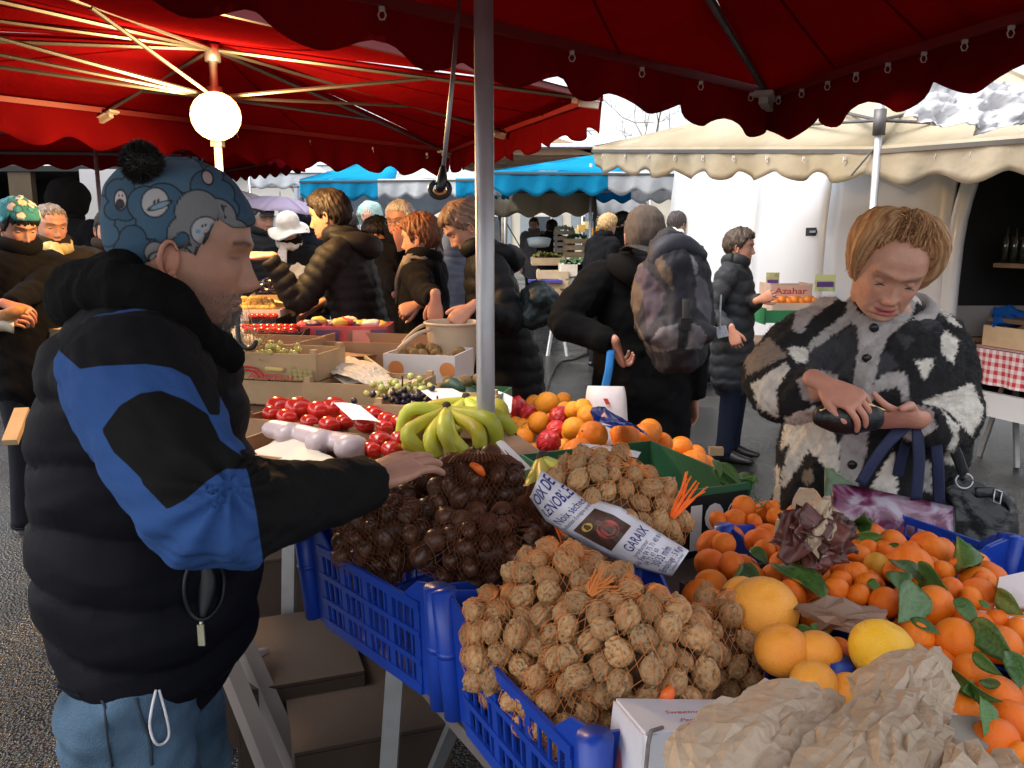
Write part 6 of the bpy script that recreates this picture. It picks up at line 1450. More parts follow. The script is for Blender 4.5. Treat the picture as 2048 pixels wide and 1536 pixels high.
for s, t in ((.10, .14), (.80, .14), (.10, 1.04), (1.15, 1.04)):
    k = -1 if t < .5 else 1
    obj('leg', bar(T(s, t, .765), T(s - .03, t + .06 * k, 0), .035, .035), STEEL, tb)
    obj('brace', bar(T(s + .01, t + .02, .35), T(s + .26, t + .02, .755), .028, .012), STEEL, tb)
tb2 = thing('trestle_table', (-.7, 3.9, 0), 'long trestle table of fruit and vegetables running into the aisle', 'table')
q = [np.array(c_, float) for c_ in ((-.50, 1.86, 0), (.16, 2.25, 0), (-.55, 4.05, 0), (-1.75, 4.75, 0))]; qz = (.905, .905, 1.0, 1.0)
obj('table_top', hexa([c_ + UP * (z_ - .025) for c_, z_ in zip(q, qz)], [c_ + UP * z_ for c_, z_ in zip(q, qz)]), WOODD, tb2)
for f_ in (.12, .5, .92):
    l_, r_ = q[0] * (1 - f_) + q[3] * f_, q[1] * (1 - f_) + q[2] * f_
    for m_, s in ((l_ * .95 + r_ * .05, -1), (l_ * .1 + r_ * .9, 1)): obj('leg', bar(m_ + UP * (.88 + .095 * f_), m_ + b3 * s * .05, .035, .035), STEEL, tb2)
    obj('cross_bar', bar(l_ * .95 + r_ * .05 + UP * .3, l_ * .1 + r_ * .9 + UP * .3, .03, .02), STEEL, tb2)
# things stored under the tables
def carton(name, c, size, ax, m, label, open_top=True, flaps=True, cat='box', group=None):
    """open carton: floor, four walls and flaps as separate parts"""
    X, Y = nrm(ax[0]), nrm(ax[1]); w, l, h = size; c = np.asarray(c, float); t_ = thing(name, c, label, cat, group); k = .006
    obj('floor', box(c + UP * k / 2, (w, l, k), ax=(X, Y, UP)), m, t_)
    for s in (-1, 1):
        obj('wall', box(c + X * s * (w / 2 - k / 2) + UP * (h / 2 + k), (k, l, h), ax=(X, Y, UP)), m, t_)
        obj('wall', box(c + Y * s * (l / 2 - k / 2) + UP * (h / 2 + k), (w - 2 * k - .001, k, h), ax=(X, Y, UP)), m, t_)
    BOXES.append(t_)
    return t_
BOXES = []
for i, (u_, v_, d_, w, l, h, z_) in enumerate(((590, 1330, 2.15, .30, .38, .50, 0), (720, 1400, 2.0, .34, .40, .46, 0), (560, 1180, 2.7, .45, .35, .58, 0))):
    c_ = P(u_, v_, d_); c_[2] = 0
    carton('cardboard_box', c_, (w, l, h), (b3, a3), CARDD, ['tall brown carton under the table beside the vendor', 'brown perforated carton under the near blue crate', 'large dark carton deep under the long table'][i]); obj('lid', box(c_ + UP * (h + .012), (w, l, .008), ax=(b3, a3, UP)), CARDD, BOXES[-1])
c_ = P(510, 1318, 2.0)
obj('paper_scrap', thicken(grid(lambda s, t: P(462 + 75 * s, 1300 + 26 * t + 5 * math.sin(5 * s), 2.0 + .1 * s), 6, 3), .001), mat('pink paper', (.45, .33, .33), .8), None, True, 'pale pink paper scrap under the table', 'paper')
for i, (p0, p1) in enumerate((((440, 1290, 1.9), (580, 1640, 1.75)), ((480, 1275, 2.0), (640, 1640, 1.85)))):
    obj('wooden_batten', bar(P(*p0), P(*p1), .035, .05), mat('grey batten', (.10, .085, .08), .7, .2), None, False, ['left', 'right'][i] + ' of two grey battens leaning under the table', 'batten')

# ================================================================ blue lattice crates
def blue_crate(org, e2, L_, W_, z, h, label, group='blue plastic crates'):
    """nestable crate: floor, four lattice walls that flare, corner posts and a dipped rim; local axes e2 (length) and n2 (width)"""
    e2 = nrm(np.array([*e2, 0.])); n2 = np.array([-e2[1], e2[0], 0.]); org = np.array([*org, 0.])
    base = org + e2 * L_ / 2 + n2 * W_ / 2 + UP * z; th = thing('plastic_crate', base, label, 'crate', group); fl = .022
    def Q(a, b, c): # a,b in 0..1 over the footprint, c in 0..1 over the height; the top flares
        k = 1 + (c - .0) * fl * 2
        return base + e2 * (a - .5) * L_ * (1 + c * fl * 2 / L_ * .5) + n2 * (b - .5) * W_ * (1 + c * fl * 2 / W_ * .5) + UP * (c * h)
    obj('floor', hexa([Q(0, 0, 0), Q(1, 0, 0), Q(1, 1, 0), Q(0, 1, 0)], [Q(0, 0, .06), Q(1, 0, .06), Q(1, 1, .06), Q(0, 1, .06)]), BLUEP, th)
    walls = (('b', 0, L_), ('b', 1, L_), ('a', 0, W_), ('a', 1, W_))
    for ax_, v_, ln in walls:
        out = (-n2 if v_ == 0 else n2) if ax_ == 'b' else (-e2 if v_ == 0 else e2)
        along = e2 if ax_ == 'b' else n2
        def R(f, c): return Q(f, v_, c) if ax_ == 'b' else Q(v_, f, c)
        parts = []
        nb = int(ln / .105); m0 = .13 if ax_ == 'b' else .16
        def strip(f0, c0, f1, c1, w, tk):
            p0, p1 = R(f0, c0), R(f1, c1); parts.append(bar(p0, p1, w, tk, up=np.cross(nrm(p1 - p0), out) if abs(np.dot(nrm(p1 - p0), out)) < .9 else UP))
        nsl = nb * 4
        for i in range(nsl + 1):
            f = m0 + (1 - 2 * m0) * i / nsl
            wide = i % 4 == 0
            p0, p1 = R(f, .05), R(f, .84); d_ = nrm(p1 - p0)
            parts.append(box((p0 + p1) / 2 + out * (0 if not wide else .0012), (np.linalg.norm(p1 - p0), .016 if wide else .0052, .004 if not wide else .0055), ax=(d_, nrm(np.cross(out, d_)), nrm(np.cross(d_, np.cross(out, d_))))))
        for c_, w_ in ((.04, .020), (.30, .010), (.57, .010), (.84, .016)):
            p0, p1 = R(m0 - .02, c_), R(1 - m0 + .02, c_); d_ = nrm(p1 - p0); ud = nrm(np.cross(d_, out))
            parts.append(box((p0 + p1) / 2 + out * .0025, (np.linalg.norm(p1 - p0), w_, .007), ax=(d_, ud, nrm(np.cross(d_, ud)))))
        obj('lattice_wall', join(*parts), BLUEP, th)
        # flanking solid ends that rise to the corner, with a slanting cut
        for sgn in (0, 1):
            f0, f1 = (0, m0) if sgn == 0 else (1, 1 - m0)
            cut = .10 if ax_ == 'b' else .13
            fi = f1 + (cut if sgn == 0 else -cut)
            pa = [R(f0, .0), R(f1, .0), R(f1, .86), R(fi, .86), R(f1, 1.06), R(f0, 1.12)]
            V_ = [p_ + out * .001 for p_ in pa] + [p_ - out * .004 for p_ in pa]; n_ = 6
            obj('wall_end', (np.array(V_), [tuple(range(6)), tuple(range(11, 5, -1))] + [(i, (i + 1) % 6 + 0, (i + 1) % 6 + 6, i + 6) for i in range(6)]), BLUEP, th)
    for a_ in (0, 1):
        for b_ in (0, 1):
            o_ = e2 * (1 if a_ else -1) * .004 + n2 * (1 if b_ else -1) * .004
            obj('corner_post', tube([Q(a_, b_, 0) + o_, Q(a_, b_, .5) + o_, Q(a_, b_, 1.12) + o_], [.017, .0185, .021], 12), BLUEP, th, True)
            obj('corner_bead', tube([Q(a_, b_, .55) + o_, Q(a_, b_, .60) + o_], [.0195, .0205], 12), BLUEP, th, True)
    return th, Q
CZ = .80
cr1, Q1 = blue_crate((-.392, 1.56), (.657, -.753), .42, .36, CZ, .19, 'blue lattice crate holding the net bags of chestnuts')
cr2, Q2 = blue_crate((-.085, 1.205), (.457, -.889), .40, .34, CZ, .19, 'blue lattice crate holding the net bags of walnuts')
cr3, Q3 = blue_crate((.462, 1.639), (.457, -.889), .29, .44, .80, .145, 'blue lattice crate of clementines in front of the woman')
cr4, Q4 = blue_crate((.601, 1.369), (.457, -.889), .46, .44, .80, .145, 'blue lattice crate of leafy clementines nearest the handbag')

# ================================================================ fruit
def lump(n, m, fn):
    V, Fc = ellipsoid((0, 0, 0), 1.0, n, m); return np.array([fn(v) for v in V]), Fc
def orange_mesh(name, flat, m, seed, navel=True):
    r = np.random.default_rng(seed); ph = r.random(3) * 6
    def fn(v):
        k = 1 + .018 * math.sin(3 * v[0] + ph[0]) * math.sin(2.4 * v[1] + ph[1]) + .01 * math.sin(5 * v[2] + ph[2])
        z = v[2] * flat; rr = math.hypot(v[0], v[1]); z -= .10 * math.exp(-(rr / .16) ** 2) * (1 if v[2] > 0 else -.6)
        return v[0] * k, v[1] * k, z * k
    me = newmesh(name, *lump(28, 18, fn), True); me.materials.append(m); return me
def peel(name, col, c2, rough=.36):
    m = bpy.data.materials.new(name); MATS[name] = m; t, b, o_ = nodes(m); L = t.links.new
    tc = t.nodes.new('ShaderNodeTexCoord'); oi = t.nodes.new('ShaderNodeObjectInfo')
    n = t.nodes.new('ShaderNodeTexNoise'); n.inputs['Scale'].default_value = 1.3; n.inputs['Detail'].default_value = 4; n.noise_dimensions = '4D'
    mu = t.nodes.new('ShaderNodeMath'); mu.operation = 'MULTIPLY'; mu.inputs[1].default_value = 40; L(oi.outputs['Random'], mu.inputs[0]); L(mu.outputs[0], n.inputs['W'])
    ad = t.nodes.new('ShaderNodeMath'); ad.operation = 'MULTIPLY_ADD'; L(oi.outputs['Random'], ad.inputs[0]); ad.inputs[1].default_value = .5; L(n.outputs['Fac'], ad.inputs[2])
    cr = t.nodes.new('ShaderNodeValToRGB'); cr.color_ramp.elements[0].position = .45; cr.color_ramp.elements[1].position = .95
    cr.color_ramp.elements[0].color = (*col, 1); cr.color_ramp.elements[1].color = (*c2, 1); L(ad.outputs[0], cr.inputs[0])
    # stem scar at the poles
    sx = t.nodes.new('ShaderNodeSeparateXYZ'); L(tc.outputs['Object'], sx.inputs[0])
    v = t.nodes.new('ShaderNodeTexVoronoi'); v.inputs['Scale'].default_value = 26; L(tc.outputs['Object'], v.inputs['Vector'])
    n3 = t.nodes.new('ShaderNodeTexNoise'); n3.inputs['Scale'].default_value = 3.0; L(tc.outputs['Object'], n3.inputs['Vector'])
    bp_ = t.nodes.new('ShaderNodeBump'); bp_.inputs['Strength'].default_value = .25; bp_.inputs['Distance'].default_value = .03; L(v.outputs['Distance'], bp_.inputs['Height']); L(bp_.outputs[0], b.inputs['Normal'])
    L(cr.outputs[0], b.inputs['Base Color']); b.inputs['Roughness'].default_value = rough; b.inputs['Specular IOR Level'].default_value = .35
    b.inputs['Subsurface Weight'].default_value = .08; b.inputs['Subsurface Radius'].default_value = (.3, .1, .02)
    return m
NAV = peel('navel orange peel', (.78, .17, .006), (.85, .24, .010)); GOLD = peel('golden orange peel', (.80, .25, .010), (.86, .33, .02))
CLEM = peel('clementine peel', (.76, .14, .005), (.83, .205, .008), .36); GRN = peel('green clementine peel', (.42, .24, .012), (.62, .27, .015), .35)
GRAPE = peel('grapefruit peel', (.84, .28, .028), (.88, .36, .04), .30); GRAPY = peel('yellow grapefruit peel', (.86, .44, .015), (.90, .50, .03), .30)
NAVM = [orange_mesh('navel', .97, NAV, i) for i in range(3)]; GOLDM = [orange_mesh('golden', .96, GOLD, i + 5) for i in range(2)]; CLEMM = [orange_mesh('clementine', .86, CLEM, i + 9) for i in range(3)]
GRNM = [orange_mesh('green clementine', .86, GRN, 14)]; GFM = [orange_mesh('grapefruit', .90, GRAPE, 20), orange_mesh('grapefruit', .93, GRAPE, 21)]; GYM = [orange_mesh('grapefruit', .90, GRAPY, 22)]
TOMM = mat('tomato skin', (.52, .022, .012), .20, .2, 1.0, spec=.6)
def tomato_mesh(seed):
    def fn(v):
        a = math.atan2(v[1], v[0]); k = 1 + .05 * math.cos(5 * a + seed) * (1 - v[2] ** 2); z = v[2] * .80 - .14 * math.exp(-(math.hypot(v[0], v[1]) / .2) ** 2) * (1 if v[2] > 0 else 0); return v[0] * k, v[1] * k, z
    me = newmesh('tomato', *lump(22, 14, fn), True); me.materials.append(TOMM); return me
TOM = [tomato_mesh(i) for i in range(2)]
FOIL = mat('red foil wrap', (.48, .012, .016), .30, .5, 3.0, .8, 5, spec=.6)
def foil_mesh():
    def fn(v):
        a = math.atan2(v[1], v[0]); k = 1 + .035 * math.sin(13 * a + 4 * v[2]) * (1 - v[2] ** 2) + .03 * math.sin(9 * v[2] + 3 * a); z = v[2] + (.22 * math.exp(-(math.hypot(v[0], v[1]) / .22) ** 2) if v[2] > 0 else 0); return v[0] * k, v[1] * k, z
    me = newmesh('foil', *lump(40, 22, fn), False); me.materials.append(FOIL); return me
FOILM = [foil_mesh()]
LEAFM = mat('citrus leaf', (.028, .085, .018), .38, .35, 20, .25, 60, vcol=(.07, .16, .03)); LEAFM2 = mat('citrus leaf light', (.075, .16, .04), .42, .3, 20, .25, 60)
def leaf_mesh(bend, twist, w=.26):
    def fn(s, t):
        y = t; wd = w * math.sin(math.pi * min(1, t * 1.02 + .01)) ** .8 * (1 - .35 * t); x = (2 * s - 1) * wd
        return np.array([x, y * math.cos(bend * t * .6), -bend * .5 * t * t + abs(2 * s - 1) * .10 * wd / w + twist * x * t + .012 * math.sin(9 * t)])
    me = newmesh('leaf', *thicken(grid(fn, 4, 9), .006), True); me.materials.append(LEAFM); return me
LEAVES = [leaf_mesh(.35, .6), leaf_mesh(.8, -.5), leaf_mesh(.1, .3), leaf_mesh(1.2, .2, .30)]
LEAVES2 = [m_.copy() for m_ in LEAVES[:2]]
for m_ in LEAVES2: m_.materials[0] = LEAFM2
def leaf(p, direction, size, nrml=UP, m=None, label=None, group='loose citrus leaves', parent=None):
    y = nrm(direction); z = nrm(np.asarray(nrml, float) - y * np.dot(nrml, y)); x = np.cross(y, z)
    M = Matrix(((x[0], y[0], z[0], p[0]), (x[1], y[1], z[1], p[1]), (x[2], y[2], z[2], p[2]), (0, 0, 0, 1)))
    o_ = bpy.data.objects.new('leaf', m or random.choice(LEAVES)); COL.objects.link(o_)
    o_.matrix_world = M @ Matrix.Scale(size, 4)
    if parent is None:
        u_, v_, _ = proj(np.asarray(p)); label = label or ('glossy leaf low at the right edge by the kraft bags' if v_ > 1270 else 'glossy leaf before the lettuce at the left of the clementines' if u_ < 1680 else 'glossy leaf on the topmost clementines left of the handbag' if v_ < 1180 else 'glossy leaf lying across the big clementines at right')
        tag(o_, label, 'leaf', group)
    return o_
def rrot(): return (random.uniform(-1.2, 1.2), random.uniform(-1.2, 1.2), random.uniform(0, 6.28))
PLACED = []
def where(name, label, u, v):
    """which part of the pile a fruit lies in"""
    if name == 'clementine' and label.startswith('clementine in the leafy'):
        if v > 1330: return 'clementine low at the right edge beside the kraft bags'
        if u > 1780: return 'clementine at the right of the leafy pile below the handbag'
        if v < 1075: return 'clementine at the back of the pile by the printed carton'
        if u < 1500: return 'clementine at the left of the pile beside the white label'
        return 'clementine in the middle of the leafy pile before the lettuce'
    if name == 'orange' and label.startswith('large navel'):
        if v < 900: return 'navel orange on the crest of the pile before the black coat'
        return 'navel orange on the lower right slope by the broad leaves' if u > 1320 else 'navel orange low in the pile behind the upper walnut bag'
    if name == 'grapefruit' and label.startswith('large pinkish'): return {1525: 'largest grapefruit, highest and nearest the brown wrapper', 1565: 'blemished grapefruit just below the largest one', 1632: 'grapefruit squeezed between the blemished and the yellow one', 1482: 'grapefruit half hidden behind the largest one', 1628: 'grapefruit peeping over the left kraft bag', 1696: 'small grapefruit low beside the yellow one'}.get(int(u), label)
    if name == 'orange' and label.startswith('golden'): return 'golden orange on top of the red foil pile' if v < 835 else label
    return label
def fruit(name, meshes, u, v, d, r, label, group, rot=None, parent=None):
    c_ = P(u, v, d); PLACED.append((c_, r))
    label = where(name, label, u, v)
    return inst(name, random.choice(meshes), c_, rot or rrot(), r * random.uniform(.98, 1.02), parent, **({} if parent else dict(label=label, cat=name.replace('_', ' '), group=group)))
def mound(name, items, D, meshes, label, group, raw=.25, dfun=None):
    """items (u, v, diameter px); depth from one sloping plane through the whole mound, blended with each fruit's own size"""
    A = np.array([(1, u, v) for u, v, k in items]); y = np.array([k / (D * F) for u, v, k in items]); co, *_ = np.linalg.lstsq(A, y, rcond=None)
    if dfun:
        for u, v, k in items: fruit(name, meshes, u, v, dfun(u, v), px(k / 2, dfun(u, v)), label, group)
        return dfun
    for (u, v, k), a_ in zip(items, A @ co):
        d = (1 - raw) / a_ + raw * D * F / k; fruit(name, meshes, u, v, d, px(k / 2, d), label, group)
    return lambda u, v: 1 / (co[0] + co[1] * u + co[2] * v)
def fill(name, poly, dfun, D, meshes, n, label, group, push=(.5, 1.0), seed=1):
    """a second layer a little deeper, wherever there is room"""
    r = np.random.default_rng(seed); poly = np.array(poly, float); k = 0
    for _ in range(n * 30):
        u, v = r.uniform(*np.stack([poly.min(0), poly.max(0)]).T[0]), r.uniform(poly[:, 1].min(), poly[:, 1].max())
        if sdpoly(np.array([u]), np.array([v]), poly)[0] < 0: continue
        d = dfun(u, v) + D * r.uniform(*push); c_ = P(u, v, d) - UP * D * .15
        if all(np.linalg.norm(c_ - p_) > (D / 2 + q_) * .86 for p_, q_ in PLACED):
            PLACED.append((c_, D / 2)); inst(name, random.choice(meshes), c_, rrot(), D / 2 * r.uniform(.92, 1.05), label=where(name, label, u, v), cat=name.replace('_', ' '), group=group); k += 1
            if k >= n: break
Z6 = lambda l: [(960 + x / 3.4133, 720 + y / 3.4133, 2 * r / 3.4133) for x, y, r in l]
Z8 = lambda l: [(1440 + x / 2.493, 920 + y / 2.493, 2 * r / 2.493) for x, y, r in l]
nav = Z6([(772, 515, 100), (995, 528, 105), (1130, 520, 95), (1240, 572, 78), (1228, 625, 74), (670, 640, 112), (905, 690, 100), (1105, 710, 105), (1140, 655, 82), (1310, 722, 105), (1457, 712, 102), (1360, 862, 108), (1562, 832, 86), (1212, 842, 64), (1560, 765, 56), (1335, 612, 60), (1230, 905, 66), (800, 620, 85)])
dn = mound('orange', nav, .088, NAVM, 'large navel orange in the pile behind the upper walnut bag', 'navel oranges in the green carton', .15)
fill('orange', [(1130, 860), (1300, 850), (1440, 930), (1430, 980), (1330, 990), (1150, 930)], dn, .085, NAVM, 26, 'large navel orange in the pile behind the upper walnut bag', 'navel oranges in the green carton')
gold = Z6([(460, 300, 86), (403, 430, 82), (640, 470, 84), (290, 548, 84), (330, 492, 60), (240, 442, 58), (640, 345, 66), (703, 328, 66), (292, 238, 46), (400, 232, 42), (575, 595, 60), (330, 262, 50), (205, 470, 46)])
dg = mound('orange', gold, .078, GOLDM, 'golden orange among the red foil wrapped ones by the pole', 'golden oranges by the pole', .15)
foil = Z6([(250, 322, 72), (332, 362, 60), (468, 562, 86), (548, 392, 80), (722, 412, 55), (522, 482, 72), (160, 402, 60), (110, 420, 40), (420, 250, 46)])
mound('foil_wrapped_orange', foil, .078, FOILM, 'orange wrapped in red foil in the pile by the pole', 'red foil wrapped oranges', .15)
fill('orange', [(1000, 830), (1060, 790), (1180, 800), (1180, 880), (1060, 910)], dg, .078, GOLDM, 16, 'golden orange among the red foil wrapped ones by the pole', 'golden oranges by the pole', seed=3)
STK = mat('fruit sticker', (.02, .02, .03), .4, .6, 300)
for x, y, r in ((445, 322, 28), (330, 500, 15), (1208, 553, 14), (870, 662, 16), (697, 485, 8), (1372, 833, 14)):
    u_, v_, k = Z6([(x, y, r)])[0]; dd = (dg if x < 660 else dn)(u_, v_) - .040; c_ = P(u_, v_, dd)
    vw = nrm(np.array([0, 0, ZC]) - c_); X = nrm(np.cross(UP, vw)); Y = np.cross(vw, X)
    obj('sticker', (np.array([c_ + (X * math.cos(a) * 1.1 + Y * math.sin(a) * .8) * px(k / 2, dd) + vw * (.002 if j else 0) for j in (0, 1) for a in np.linspace(0, 2 * math.pi, 12, endpoint=False)]), [tuple(range(11, -1, -1)), tuple(range(12, 24))] + [(i, (i + 1) % 12, (i + 1) % 12 + 12, i + 12) for i in range(12)]), STK, None, label='small dark oval sticker on an orange', cat='sticker', group='fruit stickers')
def zsurf(z0, z1, z2):
    """depth of a heap whose top lies at height z0 (far) .. z1 (middle) .. z2 (near)"""
    return lambda u, v: (ZC - np.interp(v, (1040, 1180, 1480), (z0, z1, z2))) / (SP + CP * (v - 768) / F)
dc = zsurf(.95, 1.0, .99)
clem = Z8([(60, 530, 76), (120, 235, 60), (75, 300, 62), (170, 312, 46), (272, 282, 46), (265, 235, 36), (222, 452, 56), (310, 517, 66), (455, 570, 92), (432, 490, 42), (200, 400, 60), (660, 375, 46), (690, 470, 60), (740, 440, 46), (820, 450, 42), (955, 450, 50), (1062, 455, 80), (1115, 552, 56), (1182, 530, 46), (600, 605, 60), (580, 650, 66), (740, 622, 66), (690, 675, 60), (362, 665, 76), (260, 572, 56), (180, 582, 50), (820, 712, 80), (1055, 732, 112), (980, 882, 86), (1172, 902, 115), (1390, 922, 110), (1292, 820, 70), (1250, 690, 60), (1150, 642, 62), (1380, 800, 62), (1480, 842, 60), (1500, 1032, 60), (1250, 1052, 90), (1400, 1182, 106), (1462, 1300, 108), (1210, 1252, 92), (1372, 1392, 112), (1490, 1462, 62), (600, 962, 80), (1490, 700, 50), (1300, 590, 40), (20, 420, 60), (-10, 300, 50), (870, 560, 60), (520, 520, 56)])
mound('clementine', clem, .066, CLEMM, 'clementine in the leafy pile at lower right', 'clementines in the leafy pile', dfun=dc)
mound('clementine', Z8([(680, 565, 58), (785, 525, 68), (950, 530, 108), (310, 440, 44)]), .072, GRNM + CLEMM[:1], 'greenish clementine near the middle of the leafy pile', 'greenish clementines', dfun=lambda u, v: dc(u, v) - .015)
CP_ = [(1430, 1040), (1560, 1010), (1700, 1060), (1900, 1090), (2048, 1180), (2100, 1560), (1900, 1560), (1700, 1250), (1380, 1180)]
fill('clementine', CP_, dc, .064, CLEMM, 110, 'clementine in the leafy pile at lower right', 'clementines in the leafy pile', (.35, 1.0), 5)
gf = Z8([(213, 752, 174), (312, 950, 140), (480, 962, 122), (105, 690, 110), (470, 1130, 130), (640, 1150, 90)])
df = mound('grapefruit', gf, .112, GFM, 'large pinkish orange grapefruit beside the walnut bags', 'grapefruits', dfun=zsurf(1.0, 1.02, 1.0))
fruit('grapefruit', GYM, 1440 + 808 / 2.493, 920 + 948 / 2.493, 1.06, px(65, 1.06), 'single bright yellow grapefruit above the crumpled paper bags', None, (.3, .2, 1))
# leaves on the citrus
r = np.random.default_rng(12)
Z8p = lambda x, y: (1440 + x / 2.493, 920 + y / 2.493)
def leafpx(x0, y0, x1, y1, lift=.05, m=None, **k):
    (u0, v0), (u1, v1) = Z8p(x0, y0), Z8p(x1, y1); d0, d1 = dc(u0, v0) - lift, dc(u1, v1) - lift * .8; p0, p1 = P(u0, v0, d0), P(u1, v1, d1)
    leaf(p0, p1 - p0, np.linalg.norm(p1 - p0), nrm(np.array([0, 0, ZC]) - p0) + r.normal(size=3) * .35, m, **k)
for q_ in ((400, 455, 610, 510, .06), (640, 380, 820, 385, .05), (700, 310, 720, 385, .05), (870, 500, 1000, 600, .08), (990, 540, 1120, 650, .085), (1000, 640, 900, 800, .07), (900, 560, 890, 640, .08), (1250, 800, 1420, 980, .06), (1180, 730, 1300, 760, .06), (1140, 1040, 1290, 1240, .06), (1290, 1100, 1440, 1140, .055), (1260, 960, 1370, 1070, .06), (1210, 1150, 1330, 1130, .06), (1300, 1180, 1400, 1340, .06), (1440, 1030, 1530, 1130, .06), (1200, 540, 1280, 480, .05), (1220, 450, 1240, 530, .05), (100, 530, 180, 600, .05), (180, 590, 330, 640, .05), (280, 520, 540, 690, .05), (450, 820, 560, 860, .05), (840, 420, 910, 430, .05), (40, 600, 130, 550, .05), (380, 830, 480, 900, .02), (950, 790, 1100, 860, .05), (1380, 650, 1470, 770, .06), (1290, 700, 1350, 740, .05), (150, 440, 240, 480, .05), (1430, 950, 1530, 1090, .05)):
    leafpx(*q_[:4], lift=q_[4])
for q_ in ((660, 300, 700, 370, .05), (1170, 690, 1290, 790, .07), (1220, 440, 1280, 520, .055), (740, 600, 790, 640, .05)):
    leafpx(*q_[:4], lift=q_[4], m=random.choice(LEAVES2), label='pale green citrus leaf on the clementines', group='pale citrus leaves')
for (x0, y0, x1, y1, m_) in ((1590, 740, 1790, 900, 0), (1640, 700, 1790, 840, 1), (1600, 680, 1650, 780, 1), (1760, 780, 1900, 820, 0), (1740, 920, 1880, 800, 0), (1620, 760, 1700, 900, 1)):
    p0, p1 = P(960 + x0 / 3.4133, 720 + y0 / 3.4133, 2.08), P(960 + x1 / 3.4133, 720 + y1 / 3.4133, 2.02)
    leaf(p0, p1 - p0, np.linalg.norm(p1 - p0), (.2, -1, .6), (LEAVES2 if m_ else LEAVES)[0], 'broad green leaf at the edge of the navel oranges', 'leaves by the navel oranges')
# stems between clementine and leaf
for x, y, x2, y2 in ((160, 160, 215, 235), (180, 240, 240, 200), (150, 200, 200, 190), (1440, 970, 1460, 1040), (130, 470, 190, 520)):
    u0, v0 = Z8p(x, y); u1, v1 = Z8p(x2, y2); obj('twig', tube([P(u0, v0, dc(u0, v0) - .03), P((u0 + u1) / 2 + 2, (v0 + v1) / 2 + 3, dc(u0, v0) - .05), P(u1, v1, dc(u1, v1) - .03)], .0016, 5, None, 3), LEAFM, None, True, 'thin green citrus twig among the clementines', 'twig', 'citrus twigs')

# ================================================================ net bags of nuts
def walnut_mat():
    m = bpy.data.materials.new('walnut shell'); t, b, o_ = nodes(m); L = t.links.new
    at = t.nodes.new('ShaderNodeAttribute'); at.attribute_name = 'Col'; oi = t.nodes.new('ShaderNodeObjectInfo'); mr = t.nodes.new('ShaderNodeMapRange'); mr.inputs[3].default_value = .72; mr.inputs[4].default_value = 1.22
    sc_ = t.nodes.new('ShaderNodeVectorMath'); sc_.operation = 'SCALE'; L(oi.outputs['Random'], mr.inputs[0]); L(at.outputs['Color'], sc_.inputs[0]); L(mr.outputs[0], sc_.inputs['Scale']); L(sc_.outputs[0], b.inputs['Base Color'])
    tc = t.nodes.new('ShaderNodeTexCoord'); n = t.nodes.new('ShaderNodeTexNoise'); n.inputs['Scale'].default_value = 3.5; n.inputs['Detail'].default_value = 4; bp_ = t.nodes.new('ShaderNodeBump'); bp_.inputs['Strength'].default_value = .35; bp_.inputs['Distance'].default_value = .03
    L(tc.outputs['Object'], n.inputs['Vector']); L(n.outputs['Fac'], bp_.inputs['Height']); L(bp_.outputs[0], b.inputs['Normal']); b.inputs['Roughness'].default_value = .68
    return m
WAL = walnut_mat(); CHE = mat('chestnut shell', (.034, .014, .008), .36, .5, 1.6, spec=.4, vcol=(.085, .034, .016))
CHEB = mat('chestnut base', (.20, .13, .085), .7, .2, 4)
def walnut_mesh(seed):
    V, Fc = ellipsoid((0, 0, 0), 1, 40, 28); r_ = np.random.default_rng(seed)
    n = snoise(V * (1, 1, .45), .9, seed, 3); g = np.abs(snoise(V * (1.3, 1.3, .28), .85, seed + 50, 1)); g3 = np.abs(snoise(V * (1.2, 1.2, .5), 1.5, seed + 80, 1))
    k = 1 + .05 * n - .15 * np.exp(-(g / .13) ** 2) - .07 * np.exp(-(g3 / .12) ** 2); seam = np.exp(-(V[:, 1] / .09) ** 2) * .09 - .09 * np.exp(-((np.abs(V[:, 1]) - .2) / .08) ** 2)
    V = V * (k + seam)[:, None] * (.90, .86, 1.08); V[:, 2] += .12 * np.sign(V[:, 2]) * np.exp(-((np.hypot(V[:, 0], V[:, 1])) / .2) ** 2)
    me = newmesh('walnut', V, Fc, True); dk = np.clip(.75 * np.exp(-(g / .08) ** 2) + .25 * np.exp(-(g3 / .06) ** 2), 0, .7)[:, None]
    c_ = np.array([.45, .26, .115]) * (1 + .12 * n)[:, None]; vcolor(me, c_ * (1 - dk) + np.array([.10, .045, .018]) * dk); me.materials.append(WAL); return me
WALM = [walnut_mesh(i) for i in range(5)]
def chestnut_mesh(seed):
    V, Fc = ellipsoid((0, 0, 0), 1, 18, 12); V = V * (1.05, .72 + .1 * seed, .92); V[:, 2] += .22 * np.exp(-(np.hypot(V[:, 0], V[:, 1]) / .25) ** 2) * (V[:, 2] > 0); V[:, 2] = np.maximum(V[:, 2], -.62)
    me = newmesh('chestnut', V, Fc, True); me.materials.append(CHE); me.materials.append(CHEB)
    for p_ in me.polygons:
        if p_.center[2] < -.58: p_.material_index = 1
    return me
CHEM = [chestnut_mesh(i) for i in range(3)]
def net_mat(name, col):
    return mat(name, col, .55, .2, 30, spec=.3)
NETO, NETR = net_mat('orange net', (.62, .20, .045)), net_mat('brown red net', (.13, .042, .018)); ORTAG = mat('orange plastic strip', (.95, .16, .02), .45, .15, 30)
